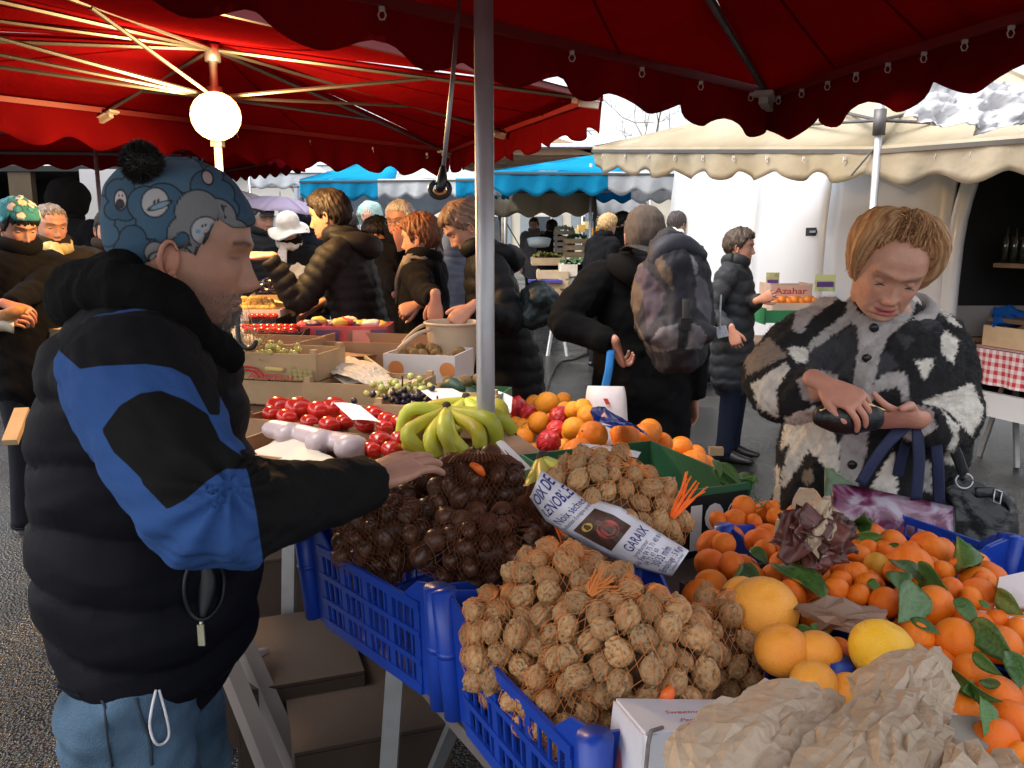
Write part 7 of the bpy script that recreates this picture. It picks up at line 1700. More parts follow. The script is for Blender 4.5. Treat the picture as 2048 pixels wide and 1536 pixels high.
def netbag(name, cu, cv, d, ru, rv, rd, meshes, nr, label, netm, seed, group, roll=0, nutname='walnut', step=None):
    r = np.random.default_rng(seed); c_ = P(cu, cv, d); R = np.array([px(ru, d), rd, px(rv, d)])
    view = nrm(np.array([0, 0, ZC]) - c_); t_ = thing(name, c_ - UP * R[2], label, 'net bag', group)
    ax = np.array([[math.cos(roll), 0, -math.sin(roll)], [0, 1, 0], [math.sin(roll), 0, math.cos(roll)]])
    pts = []
    for shell, k in ((1.0, 1.0), (.62, .7)):
        RR = (R - nr * .85) * shell; area = 4 * math.pi * ((RR[0] * RR[1]) ** 1.6 + (RR[0] * RR[2]) ** 1.6 + (RR[1] * RR[2]) ** 1.6) ** (1 / 1.6) / 3 ** (1 / 1.6); n = int(area / (nr * nr * 3.05) * k)
        for i in range(n):
            z = 1 - 2 * (i + .5) / n; a = i * 2.39996 + r.normal() * .12; q_ = math.sqrt(1 - z * z); v_ = np.array([q_ * math.cos(a), q_ * math.sin(a), z]) + r.normal(size=3) * .05
            v_ = v_ * RR * (1 + r.normal() * .05); p_ = c_ + v_ @ ax
            if np.dot(nrm(v_ @ ax), view) > -.25: pts.append(p_)
    # relax overlaps a little
    pts = np.array(pts)
    for _ in range(14):
        df_ = pts[:, None] - pts[None]; l_ = np.linalg.norm(df_, axis=2) + np.eye(len(pts)); ov = np.clip(nr * 1.86 - l_, 0, None); pts = pts + (df_ / l_[..., None] * ov[..., None] * .28).sum(1)
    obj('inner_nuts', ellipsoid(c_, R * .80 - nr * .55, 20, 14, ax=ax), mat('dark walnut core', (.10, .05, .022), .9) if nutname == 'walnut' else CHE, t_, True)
    for p_ in pts: inst(nutname, random.choice(meshes), p_, rrot(), nr * r.uniform(.88, 1.10), t_)
    # the net clings to the nuts: radius = farthest nut along each direction, smoothed
    nu_, nv_ = (40, 24) if nutname == 'walnut' else (58, 36); loc = (pts - c_) @ ax.T; gridr = np.zeros((nv_ + 1, nu_)); dirs = np.zeros((nv_ + 1, nu_, 3))
    for j in range(nv_ + 1):
        th_ = math.pi * (.02 + .96 * j / nv_)
        for i in range(nu_):
            a = 2 * math.pi * (i + .5 * (j % 2)) / nu_; dr = np.array([math.sin(th_) * math.cos(a), math.sin(th_) * math.sin(a), math.cos(th_)]); dirs[j, i] = dr
            b_ = loc @ dr; h2 = (loc ** 2).sum(1) - b_ ** 2; ok = h2 < nr * nr
            gridr[j, i] = (b_ + np.sqrt(np.clip(nr * nr - h2, 0, None)))[ok].max() if ok.any() else 0
    base = 1 / np.sqrt(((dirs / R) ** 2).sum(2)); gridr = np.maximum(gridr, base * .88); g2 = (np.roll(gridr, 1, 1) + np.roll(gridr, -1, 1) + 2 * gridr) / 4; gridr = np.maximum(gridr, g2) * 1.012
    Pn = c_ + (dirs * gridr[..., None]) @ ax; parts = []
    Vn, Fn = [], []; wr_ = .0004 if nutname == 'walnut' else .0007
    def seg(a, b):
        if np.dot(nrm((a + b) / 2 - c_), view) < -.3: return
        t0 = nrm(b - a); s_ = nrm(np.cross(t0, nrm((a + b) / 2 - c_))); q_ = np.cross(s_, t0); k = len(Vn)
        for p_ in (a, b):
            for m_ in ((1, -.3), (-1, -.3), (0, .9)): Vn.append(p_ + s_ * wr_ * m_[0] + q_ * wr_ * m_[1])
        Fn.extend([(k, k + 1, k + 4, k + 3), (k + 1, k + 2, k + 5, k + 4), (k + 2, k, k + 3, k + 5)])
    for j in range(nv_):
        for i in range(nu_):
            o_ = j % 2; seg(Pn[j, i], Pn[j + 1, (i + o_) % nu_]); seg(Pn[j, i], Pn[j + 1, (i + o_ - 1) % nu_])
    o_ = obj('net', (np.array(Vn), Fn), netm, t_); o_['kind'] = 'stuff'
    return t_, c_, R
def net_tail(t_, p0, p1, w, m, seed=0, name='net_tail'):
    r = np.random.default_rng(seed); parts = []
    ax_ = nrm(p1 - p0); s_ = nrm(np.cross(ax_, (0, -1, .3)))
    for i in range(14):
        f = r.uniform(-1, 1); parts.append(tube([p0 + s_ * f * w * .25, (p0 + p1) / 2 + s_ * f * w * .6 + r.normal(size=3) * .003, p1 + s_ * f * w + r.normal(size=3) * .006], [.0014, .0016, .0012], 4))
    return obj(name, join(*parts), m, t_)
wb = 'net bags of walnuts'; cbg = 'net bags of chestnuts'
b1, c1, R1 = netbag('net_bag', 1268, 1292, 1.12, 172, 128, .105, WALM, .0185, 'nearest net bag of walnuts on top of its crate', NETO, 1, wb, .15)
b2, c2, R2 = netbag('net_bag', 1120, 1200, 1.25, 120, 118, .10, WALM, .0185, 'net bag of walnuts just below the white label', NETO, 2, wb)
b3_, c3, R3 = netbag('net_bag', 1232, 1010, 1.46, 150, 98, .10, WALM, .0185, 'net bag of walnuts above the white label, orange tail at right', NETO, 3, wb, .45)
b4, c4, R4 = netbag('net_bag', 1020, 1290, 1.22, 95, 120, .09, WALM, .0185, 'net bag of walnuts at the left of the near blue crate', NETO, 4, wb, -.2)
b5, c5, R5 = netbag('net_bag', 1440, 1290, 1.22, 105, 105, .08, WALM, .0185, 'net bag of walnuts half hidden beside the grapefruits', NETO, 5, wb)
b6, c6, R6 = netbag('net_bag', 1130, 1400, 1.12, 110, 80, .08, WALM, .0185, 'net bag of walnuts low at the front of the near blue crate', NETO, 6, wb)
h1, g1, S1 = netbag('net_bag', 958, 975, 1.62, 100, 78, .10, CHEM, .0195, 'topmost net bag of chestnuts beside the vendor\'s fingers', NETR, 11, cbg, 0, 'chestnut')
h2_, g2_, S2 = netbag('net_bag', 975, 1092, 1.52, 145, 74, .10, CHEM, .0195, 'net bag of chestnuts behind the front corner of the far blue crate', NETR, 12, cbg, .0, 'chestnut')
h3, g3, S3 = netbag('net_bag', 770, 1065, 1.58, 102, 88, .10, CHEM, .0195, 'net bag of chestnuts under the vendor\'s cuff', NETR, 13, cbg, -.3, 'chestnut')
h4, g4, S4 = netbag('net_bag', 835, 990, 1.72, 100, 70, .09, CHEM, .0195, 'net bag of chestnuts under the vendor\'s hand', NETR, 14, cbg, 0, 'chestnut')
h5, g5, S5 = netbag('net_bag', 1062, 1040, 1.58, 70, 60, .08, CHEM, .0195, 'small net bag of chestnuts tucked left of the white label', NETR, 15, cbg, 0, 'chestnut')
net_tail(b3_, P(1345, 1035, 1.40), P(1392, 962, 1.40), .022, ORTAG, 1); net_tail(h2_, P(1110, 1050, 1.46), P(1128, 1072, 1.45), .006, ORTAG, 2)
obj('clip', tube([P(945, 930, 1.53), P(958, 938, 1.525), P(966, 948, 1.53)], [.006, .0085, .005], 8, None, 3, round_end=True), ORTAG, h1, True)
obj('clip', tube([P(1322, 1408, 1.02), P(1335, 1390, 1.015), P(1340, 1378, 1.02)], [.005, .009, .006], 8, None, 3, round_end=True), ORTAG, b1, True)
net_tail(b1, P(1180, 1190, 1.10), P(1212, 1150, 1.12), .012, NETO, 3)
# gathered top of the chestnut net
gt = [tube([P(958, 925, 1.56) + np.array([math.cos(a) * .008, math.sin(a) * .008, 0]), P(958 + 60 * math.cos(a), 915 - 10 * abs(math.sin(a)), 1.57 + .04 * math.sin(a)), P(958 + 92 * math.cos(a), 935 + 12 * math.sin(a), 1.58 + .07 * math.sin(a))], [.0009, .0012, .0010], 4, None, 3) for a in np.linspace(0, 6.28, 64)]
obj('gathered_net', join(*gt), NETR, h1)
# ================================================================ label sheet on the walnuts
PAPER = mat('white label paper', (.70, .68, .72), .55, .04, 30); INK = mat('blue ink', (.03, .025, .20), .6, 0); INKD = mat('dark ink', (.05, .05, .16), .6, 0); REDINK = mat('red ink', (.60, .05, .07), .6, 0)
lo = np.array([(1062, 990, 1.385), (1100, 1040, 1.37), (1180, 1086, 1.345), (1262, 1128, 1.315), (1344, 1152, 1.29)], float); hi = np.array([(1082, 940, 1.39), (1158, 990, 1.375), (1240, 1014, 1.35), (1312, 1062, 1.32), (1378, 1102, 1.295)], float)
def sheet(s, t, lift=0.0):
    s = min(max(s, 0), 1) * 4; i = min(int(s), 3); f = s - i
    f2 = f
    a = lo[i] * (1 - f2) + lo[i + 1] * f2; b = hi[i] * (1 - f2) + hi[i + 1] * f2
    if t >= 0: q_ = a * (1 - t) + b * t; p_ = P(q_[0], q_[1], q_[2] - .022 * math.sin(math.pi * min(1, max(0, t))) + .004 * math.sin(6 * s) - lift)
    else:
        k = -t; p_ = P(*(a - (b - a) * k * .35)) + np.array([0, .085 * k - 0.02 * 0 - lift, -.02 * k])
    return p_
lb = thing('label_sheet', P(1220, 1070, 1.33), 'white label with blue print lying across the walnut bags', 'label')
obj('paper', thicken(grid(lambda s, t: sheet(s, -.30 + 1.30 * t), 40, 16), -.0008), PAPER, lb, True)
LW = .315  # length of the sheet, for letter heights as a share of it
def lt(x, y, s0): return sheet(s0 - y, x, .0022)
for txt, s0, t0, t1, hgt, m_, sh_, bo in (('NOIX DE', .105, -.26, .96, .085, INK, .15, .004), ('GRENOBLE', .225, -.28, 1.0, .085, INK, .15, .004), ('Noix sèches', .315, .02, .92, .055, INK, 0, .001), ("Production d'origine protégée", .355, -.10, 1.0, .028, INKD, 0, 0),
                                        ('GARAIX', .715, .25, .92, .062, INK, 0, .001), ('producteur', .755, .2, .7, .03, INKD, 0, 0), ('Tél. Fax 04 75 71 40 81', .80, -.02, .97, .036, INKD, 0, 0), ('04 72 47 60', .842, .1, .62, .034, INKD, 0, 0),
                                        ('30/32 m/m', .90, .16, .80, .055, INK, 0, .001), ('Emballage : 5 Kgs', .955, .05, .97, .044, INK, 0, 0), ('Conditionné en France', .988, .15, .8, .022, INKD, 0, 0)):
    V, Fc = text_mesh(txt, 1.0, sh_, bo * 3); V = np.array(V); x0, x1 = V[:, 0].min(), V[:, 0].max(); yy = V[:, 1] / .72
    # slice-free mapping: letter x -> across the sheet, letter height -> along it
    W_ = np.array([lt(t0 + (t1 - t0) * (x - x0) / (x1 - x0), y * hgt, s0) for x, y in zip(V[:, 0], yy)])
    obj('lettering', (W_, Fc), m_, lb)
obj('printed_picture', thicken(grid(lambda s, t: sheet(.385 + .235 * s, .06 + .72 * t, .0018), 8, 6), -.0003), mat('picture brown', (.10, .05, .035), .5, .5, 40), lb)
def disc(s0, t0, rs, rt_, m_, lift):
    obj('printed_disc', (np.array([sheet(s0 + rs * math.cos(a), t0 + rt_ * math.sin(a), lift) for a in np.linspace(0, 2 * math.pi, 18, endpoint=False)]), [tuple(range(18))]), m_, lb)
disc(.43, .28, .026, .12, mat('picture yellow', (.62, .42, .06), .5, .2), .0024); disc(.43, .28, .013, .06, MATS['picture brown'], .0027); disc(.53, .45, .06, .22, mat('picture red', (.42, .07, .06), .5, .3, 60), .0024); disc(.53, .45, .04, .15, mat('picture dark red', (.25, .05, .04), .5, .3, 60), .0027)

# ================================================================ white carton and crumpled kraft bags at the front edge
wbx = thing('white_carton', P(1300, 1500, .95), 'white carton with red script and pink blobs at the bottom edge', 'box')
WC = mat('white carton', (.72, .70, .74), .5, .05, 12)
A_, B_, C_, D_ = P(1232, 1402, .97), P(1232, 1402, .97) - UP * .20 + np.array([-.015, -.02, 0]), P(1330, 1440, .80), P(1465, 1404, 1.06)
def quad(name, a, b, c, d, m, parent, th=.004): return obj(name, thicken((np.array([a, b, c, d]), [(0, 1, 2, 3)]), th), m, parent)
fl = lambda s, t: (A_ * (1 - s) + D_ * s) * (1 - t) + (P(1290, 1470, .84) * (1 - s) + P(1420, 1455, .92) * s) * t
obj('lid_flap', thicken(grid(fl, 6, 4), .003), WC, wbx)
sf = lambda s, t: (A_ * (1 - s) + P(1290, 1470, .84) * s) * (1 - t) + ((A_ - UP * .18 + np.array([-.02, -.02, 0])) * (1 - s) + (P(1290, 1470, .84) - UP * .18) * s) * t
obj('side_panel', thicken(grid(sf, 4, 4), .003), WC, wbx)
gf_ = lambda s, t: (P(1290, 1470, .84) * (1 - s) + P(1420, 1455, .92) * s) * (1 - t) + (P(1290, 1470, .84) - UP * .15) * (1 - s) * t + (P(1420, 1455, .92) - UP * .15) * s * t
obj('front_panel', thicken(grid(gf_, 4, 4), .003), WC, wbx)
obj('corrugated_edge', tube([P(1292, 1536, .83), P(1296, 1490, .835), P(1302, 1462, .84), P(1325, 1455, .86)], .0022, 6), mat('corrugated edge', (.12, .10, .09), .9, .5, 200), wbx)
PINK = mat('pink print', (.62, .16, .20), .55, .15, 30)
for s0, t0, rs, rt_ in ((.30, .42, .22, .20), (.18, .92, .20, .18)):
    c_ = sf(s0, t0); X = sf(s0 + .01, t0) - c_; Y = sf(s0, t0 + .01) - c_; n_ = nrm(np.cross(X, Y)); n_ = n_ if np.dot(n_, np.array([0, 0, ZC]) - c_) > 0 else -n_
    obj('pink_blob', (np.array([c_ + X * 100 * rs * math.cos(a) + Y * 100 * rt_ * math.sin(a) + n_ * .0045 for a in np.linspace(0, 6.283, 20, endpoint=False)]), [tuple(range(20))]), PINK, wbx)
def onflap(x, y): return fl(x, y) + np.array([0, -.0015, .004])
for txt, x0, y0, w_, h_ in (('Sweetnes', .30, .52, .42, .16), ('Par', .42, .80, .18, .16)):
    V, Fc = text_mesh(txt, 1.0, .2); x1 = V[:, 0].max(); obj('red_script', (np.array([onflap(x0 + w_ * x / x1 + .12 * (y0 - y * h_), y0 - y * h_) for x, y in V[:, :2]]), Fc), REDINK, wbx)
KRAFT = mat('kraft paper', (.40, .29, .19), .5, .10, 5, .15, 120, spec=.4, vcol=(.47, .35, .24))
def creased(m, scale=22, strength=.55):
    t_, b_, o_ = m.node_tree, m.node_tree.nodes['Principled BSDF'], None; tc = t_.nodes.new('ShaderNodeTexCoord'); n_ = t_.nodes.new('ShaderNodeTexNoise'); n_.inputs['Scale'].default_value = 9
    mx = t_.nodes.new('ShaderNodeMixRGB'); mx.inputs[0].default_value = .06; vo = t_.nodes.new('ShaderNodeTexVoronoi'); vo.feature = 'F1'; vo.inputs['Scale'].default_value = scale; v2 = t_.nodes.new('ShaderNodeTexVoronoi'); v2.inputs['Scale'].default_value = scale * 2.6
    ad = t_.nodes.new('ShaderNodeMath'); ad.operation = 'MULTIPLY_ADD'; ad.inputs[1].default_value = .4; bp_ = t_.nodes.new('ShaderNodeBump'); bp_.inputs['Strength'].default_value = strength; bp_.inputs['Distance'].default_value = .014; L = t_.links.new
    L(tc.outputs['Object'], n_.inputs['Vector']); L(tc.outputs['Object'], mx.inputs[1]); L(n_.outputs['Color'], mx.inputs[2]); L(mx.outputs[0], vo.inputs['Vector']); L(mx.outputs[0], v2.inputs['Vector']); L(v2.outputs['Distance'], ad.inputs[0]); L(vo.outputs['Distance'], ad.inputs[2]); L(ad.outputs[0], bp_.inputs['Height']); L(bp_.outputs[0], b_.inputs['Normal'])
creased(KRAFT, 40, .3)
def crumple(p, freq, seed):
    r_ = np.random.default_rng(seed); o_ = np.zeros(len(p))
    for k in range(9):
        d_ = r_.normal(size=3); d_ /= np.linalg.norm(d_); ph = r_.random() * 9; f = freq * r_.uniform(.5, 1.9); x = p @ d_ * f + ph + .35 * np.sin(p @ r_.normal(size=3) * freq * .4)
        o_ += (np.abs((x % 2) - 1) ** .8 - .5) / (f / freq) * .5
    return o_
def cells(p, size, seed, sq=(1, 1, .5)):
    """distance to the nearest of scattered points, in units of their spacing: flat-sided dents with sharp creases between"""
    r_ = np.random.default_rng(seed); lo_, hi_ = p.min(0) - size, p.max(0) + size; n_ = int(min(900, max(6, np.prod((hi_ - lo_) / size) * .55))); c_ = r_.uniform(lo_, hi_, (n_, 3)) ; q_ = p + .25 * size * np.stack([snoise(p, .6 / size, seed + k_, 1) for k_ in range(3)], 1)
    d_ = np.full(len(p), 9.); sq = np.array(sq)
    for k_ in c_: d_ = np.minimum(d_, np.linalg.norm((q_ - k_) * sq, axis=1))
    return d_ / size
def kraft(name, outline, label, amp=.02, freq=22, seed=1, base=None):
    """crumpled sheet blown up from a row of photo points per ring: rings of (u, v, depth)"""
    R_ = [np.array([P(*q_) for q_ in ring]) for ring in outline]; rj = np.random.default_rng(seed)
    size = max(np.ptp(np.vstack(R_), axis=0)); m = int(np.clip(size / .021, 6, 22)); rows = []
    for ring in R_: rows.append(spline(ring, 60)[np.linspace(0, (len(ring) - 1) * 60, m).astype(int)])
    rows = np.array(rows); kk_ = max(4, int(m * 1.0 / max(1, len(outline) - 1))); cols = [spline(rows[:, j], kk_) for j in range(m)]; V = np.array(cols).transpose(1, 0, 2); h = V.shape[0]
    Fq = [(i * m + j, i * m + j + 1, (i + 1) * m + j + 1, (i + 1) * m + j) for i in range(h - 1) for j in range(m - 1)]
    sp_ = np.linalg.norm(V[0, 1] - V[0, 0]); V = V.reshape(-1, 3); N = vnormals(V, Fq); N = N * np.sign((N * (np.array([0, 0, ZC]) - V)).sum(1))[:, None]
    V = V + N * ((cells(V, 2.2 / freq, seed) - .6) * amp * .9 + rj.normal(size=len(V)) * sp_ * .20)[:, None] + rj.normal(size=V.shape) * sp_ * .16
    Fc = []
    for k_, (a, b, c, d) in enumerate(Fq): Fc += [(a, b, c), (a, c, d)] if rj.random() < .5 else [(a, b, d), (b, c, d)]
    me = newmesh(name, *thicken((V, Fc), .0008), False); me.materials.append(KRAFT)
    return obj(name, me, None, None, label=label, cat='paper bag')
kraft('paper_bag', [[(1330, 1560, .66), (1340, 1480, .70), (1400, 1420, .78), (1470, 1390, .86), (1520, 1372, .92)], [(1420, 1580, .62), (1440, 1490, .68), (1500, 1430, .76), (1560, 1390, .84), (1590, 1360, .93)], [(1500, 1600, .64), (1530, 1510, .70), (1590, 1450, .79), (1640, 1410, .87), (1660, 1370, .95)], [(1580, 1600, .66), (1620, 1530, .72), (1660, 1480, .80), (1690, 1440, .88), (1700, 1400, .97)]], 'crumpled kraft bag at bottom centre beside the white carton', .020, 17, 3)
kraft('paper_bag', [[(1480, 1600, .60), (1560, 1520, .66), (1640, 1460, .74), (1700, 1400, .84), (1690, 1350, .95)], [(1600, 1620, .58), (1680, 1530, .64), (1740, 1450, .73), (1780, 1370, .84), (1790, 1310, .97)], [(1760, 1640, .58), (1800, 1540, .64), (1830, 1450, .74), (1860, 1370, .86), (1880, 1300, .98)], [(1900, 1640, .60), (1920, 1550, .66), (1900, 1460, .78), (1900, 1400, .90), (1905, 1350, 1.02)]], 'larger crumpled kraft bag standing at the bottom edge by the clementines', .022, 15, 8)
kraft('paper_bag', [[(1850, 1620, .60), (1880, 1530, .66), (1890, 1490, .74)], [(1950, 1620, .60), (1960, 1530, .66), (1950, 1490, .74)], [(2050, 1640, .60), (2060, 1560, .66), (2030, 1510, .74)]], 'torn printed edge of kraft bag at bottom right', .012, 18, 15)
kraft('paper_wrapper', [[(1590, 1200, 1.19), (1640, 1205, 1.17), (1700, 1200, 1.17), (1760, 1215, 1.17)], [(1595, 1225, 1.16), (1650, 1228, 1.13), (1700, 1232, 1.13), (1770, 1235, 1.14)], [(1640, 1250, 1.15), (1680, 1262, 1.13), (1720, 1260, 1.13), (1750, 1245, 1.14)]], 'flattened brown wrapper among the clementines', .008, 26, 4).data.materials[0] = mat('brown wrapper', (.20, .115, .075), .55, .25, 6, .3, 40)
kraft('paper_bag', [[(1560, 1070, 1.44), (1575, 1020, 1.44), (1590, 980, 1.45), (1610, 975, 1.46)], [(1600, 1110, 1.36), (1625, 1060, 1.36), (1640, 1020, 1.38), (1640, 995, 1.42)], [(1660, 1110, 1.36), (1680, 1080, 1.37), (1680, 1040, 1.40), (1655, 1005, 1.44)], [(1690, 1100, 1.42), (1698, 1080, 1.42), (1690, 1050, 1.43), (1660, 1015, 1.46)]], 'dark wilted lettuce in an open kraft bag by the clementines', .012, 30, 6)
lr = np.random.default_rng(5); LET = mat('red lettuce', (.035, .009, .010), .42, .6, 30, .4, 60, vcol=(.10, .03, .022)); lett = thing('lettuce', P(1630, 1085, 1.42), 'dark red lettuce head showing out of the kraft bag', 'lettuce')
for i in range(46):
    c0 = P(1630 + lr.uniform(-48, 52), 1068 + lr.uniform(-24, 38), 1.385 + lr.uniform(-.02, .03)); nn = nrm(np.array([lr.normal() * .6, -1, .5 + lr.normal() * .5])); X = nrm(np.cross(nn, lr.normal(size=3))); Y = np.cross(nn, X); sz = lr.uniform(.016, .03); ph = lr.random(3) * 6
    obj('leaf', thicken(grid(lambda s, t: c0 + X * sz * (2 * s - 1) * (.5 + .6 * t) + Y * sz * (2 * t - 1) + nn * sz * (.35 * t * t + .22 * math.sin(9 * s + ph[0]) * t + .12 * math.sin(17 * s + 5 * t + ph[1]) * t), 9, 7), .0008), LET, lett, True)

# white corner of carton at the right edge and price card
wr_ = thing('white_carton', P(2030, 1220, 1.25), 'white carton corner at the right edge behind the clementines', 'box')
quad('wall', P(1990, 1220, 1.26), P(2000, 1158, 1.30), P(2080, 1140, 1.28), P(2080, 1215, 1.22), WC, wr_); quad('rim', P(1955, 1232, 1.24), P(1960, 1224, 1.24), P(2080, 1246, 1.18), P(2080, 1256, 1.17), WC, wr_); quad('wall', P(1990, 1220, 1.262), P(2000, 1158, 1.302), P(1994, 1156, 1.36), P(1985, 1215, 1.33), CARD, wr_)
wr2 = thing('grey_carton', P(1920, 1450, .98), 'grey card box with pink print behind the larger kraft bag', 'box')
quad('wall', P(1890, 1480, .90), P(1900, 1435, .96), P(1980, 1440, .98), P(1975, 1500, .92), mat('grey card', (.24, .21, .17), .85), wr2); quad('lid', P(1870, 1410, 1.03), P(1905, 1402, 1.03), P(1955, 1432, .99), P(1880, 1436, .97), WC, wr2)
quad('print', P(1888, 1416, 1.012), P(1912, 1414, 1.012), P(1925, 1424, .998), P(1896, 1427, .993), PINK, wr2, .001)
# grapefruit carton under the heap
ge = np.array([.457, -.889, 0.]); gn = np.array([.889, .457, 0.])
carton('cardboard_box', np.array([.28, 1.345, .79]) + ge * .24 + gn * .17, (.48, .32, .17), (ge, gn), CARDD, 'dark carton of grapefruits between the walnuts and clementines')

# ================================================================ navel orange carton, price strip, tags
oe, on = nrm(np.array([.147, -.36, 0])), nrm(np.array([.36, .147, 0])) ; oc = P(1515, 950, 2.02); oc[2] = .79
GRNCARD = mat('green printed carton', (.03, .115, .05), .5, .15, 8); BLKCARD = mat('black printed carton', (.010, .014, .012), .45, .1, 8)
ob = carton('cardboard_box', oc - oe * .24 - on * .22, (.46, .42, .165), (oe, on), GRNCARD, 'green carton of navel oranges with a white printed mark')
endp = lambda x, y: (oc + oe * .012) - on * (.42 - .40 * x) + UP * (.005 + .15 * y) - oe * .018 + np.array([.0, -.003, 0])
obj('end_panel', thicken(grid(lambda s, t: endp(s, t), 2, 2), .003), BLKCARD, ob)
WPR = mat('white print', (.75, .75, .72), .5, 0)
for txt, x0, w_, y0, h_ in (('1', .58, .08, .12, 1.0), ('9', .68, .14, .12, 1.0)):
    V, Fc = text_mesh(txt, 1.0, 0, .03); V = V - V.min(0); obj('printed_mark', (np.array([endp(x0 + w_ * x / V[:, 0].max(), y0 + .75 * y / V[:, 1].max()) - oe * -.004 for x, y in V[:, :2]]), Fc), WPR, ob)
V, Fc = text_mesh('®', 1.0); V = V - V.min(0); obj('printed_mark', (np.array([endp(.84 + .10 * x / V[:, 0].max(), .45 + .4 * y / V[:, 1].max()) + oe * .004 for x, y in V[:, :2]]), Fc), WPR, ob)
obj('wood_block', box(P(1432, 902, 2.15), (.035, .02, .02)), WOODM, None, label='small wooden block on the green carton edge', cat='block')
TAGW = mat('price card', (.72, .68, .66), .6, .05, 20)
def scribble(a, fn, m, parent, n=26, seed=1):
    r_ = np.random.default_rng(seed); x = np.linspace(0, 1, n); y = .5 + .28 * np.sin(x * 23 + r_.random()) * r_.uniform(.4, 1, n)
    obj('handwriting', tube([fn(q_, w_) for q_, w_ in zip(.12 + .72 * x, y)], .0012, 4), m, parent)
def price(pts, label, seed=1, ink=INKD, cat='price tag'):
    a, b, c_, d_ = [P(*q_) for q_ in pts]; t_ = thing('price_tag', (a + c_) / 2, label, cat)
    f_ = lambda s, t: (a * (1 - s) + b * s) * (1 - t) + (d_ * (1 - s) + c_ * s) * t
    obj('card', thicken(grid(lambda s, t: f_(s, t) + UP * .004 * math.sin(3 * s), 6, 2), .0012), TAGW, t_)
    vw = nrm(np.array([0, 0, ZC]) - a) * .003; scribble(None, lambda s, t: f_(s, t) + vw, ink, t_, 30, seed); return t_
price([(1155, 887, 2.02), (1282, 905, 1.98), (1275, 917, 1.97), (1165, 896, 2.01)], 'long narrow price strip on the navel oranges', 3)
price([(992, 886, 1.86), (1008, 884, 1.86), (1065, 940, 1.78), (1045, 946, 1.78)], 'slanting price card just right of the pole', 4)
price([(985, 780, 2.9), (1025, 795, 2.85), (1022, 826, 2.8), (985, 838, 2.78)], 'pink price card behind the pole', 6)
kb = kraft('plastic_bag', [[(1180, 815, 2.55), (1190, 840, 2.5), (1225, 860, 2.45)], [(1210, 815, 2.6), (1225, 835, 2.5), (1260, 850, 2.45)], [(1240, 838, 2.6), (1270, 850, 2.5), (1300, 868, 2.45)]], 'glossy dark blue plastic bag behind the oranges', .012, 26, 9); kb.data.materials[0] = mat('dark blue film', (.010, .02, .14), .18, .2, 8, spec=.7)

# ================================================================ bananas
BAN = mat('banana skin', (.62, .46, .03), .45, .25, 12, .1, 40, vcol=(.40, .47, .05)); BANG = mat('green banana skin', (.34, .40, .03), .42, .2, 8, vcol=(.50, .46, .04)); BANT = mat('banana tip', (.05, .035, .02), .8)
def bunch(crown, tips_, d, label, m_):
    t_ = thing('banana_bunch', P(*crown), label, 'bananas', 'banana bunches'); c_ = P(*crown)
    for i, (u_, v_, bend) in enumerate(tips_):
        e_ = P(u_, v_, d[i % len(d)]); mid = (c_ + e_) / 2 + np.array(bend); mid = mid + np.random.default_rng(i + int(crown[0])).normal(size=3) * .010; e_ = e_ + np.random.default_rng(i + 40).normal(size=3) * .008; pts = spline([c_, c_ * .8 + mid * .2, mid, e_ * .85 + mid * .15, e_], 5)
        n_ = len(pts); x = np.linspace(0, 1, n_); rad = np.interp(x, [0, .1, .2, .5, .8, .94, 1], [.008, .009, .0165, .0205, .0185, .010, .005])
        b_ = obj('banana', tube(pts, rad, 7, None, 1, round_end=True), m_ if i % 2 else BAN, t_, True)
        obj('banana_tip', tube([e_, e_ + nrm(e_ - pts[-2]) * .009], [.005, .0035], 6), BANT, b_)
    obj('crown', tube([c_ + UP * .016, c_ - UP * .018], [(.012, .009), (.019, .013)], 8, None, 2, round_end=True), BANT, t_, True)
    return t_
bunch((893, 822, 2.12), [(808, 882, (-.045, -.02, .022)), (822, 905, (-.045, -.05, .012)), (848, 912, (-.04, -.06, .008)), (872, 914, (-.02, -.07, .006)), (900, 910, (.0, -.075, .008)), (932, 905, (.018, -.07, .012)), (965, 897, (.035, -.06, .018)), (1000, 884, (.045, -.045, .022)), (1030, 868, (.05, -.015, .026))], [2.16, 2.07, 2.02, 1.98, 1.97, 1.98, 2.0, 2.04, 2.1], 'large bunch of green yellow bananas behind the pole', BANG)
bunch((932, 802, 2.38), [(850, 850, (-.04, -.01, .012)), (880, 862, (-.03, -.04, .01)), (915, 868, (-.01, -.05, .01)), (955, 866, (.02, -.05, .012)), (1000, 856, (.04, -.02, .02))], [2.36, 2.3, 2.26, 2.26, 2.32], 'yellow bananas behind the large bunch', BAN)
bunch((1085, 922, 1.82), [(1064, 985, (-.02, -.02, .0)), (1085, 992, (-.005, -.03, .0)), (1108, 985, (.015, -.03, .0)), (1128, 950, (.025, -.015, .008))], [1.72, 1.70, 1.71, 1.78], 'yellow bananas between the chestnuts and walnuts', BAN)

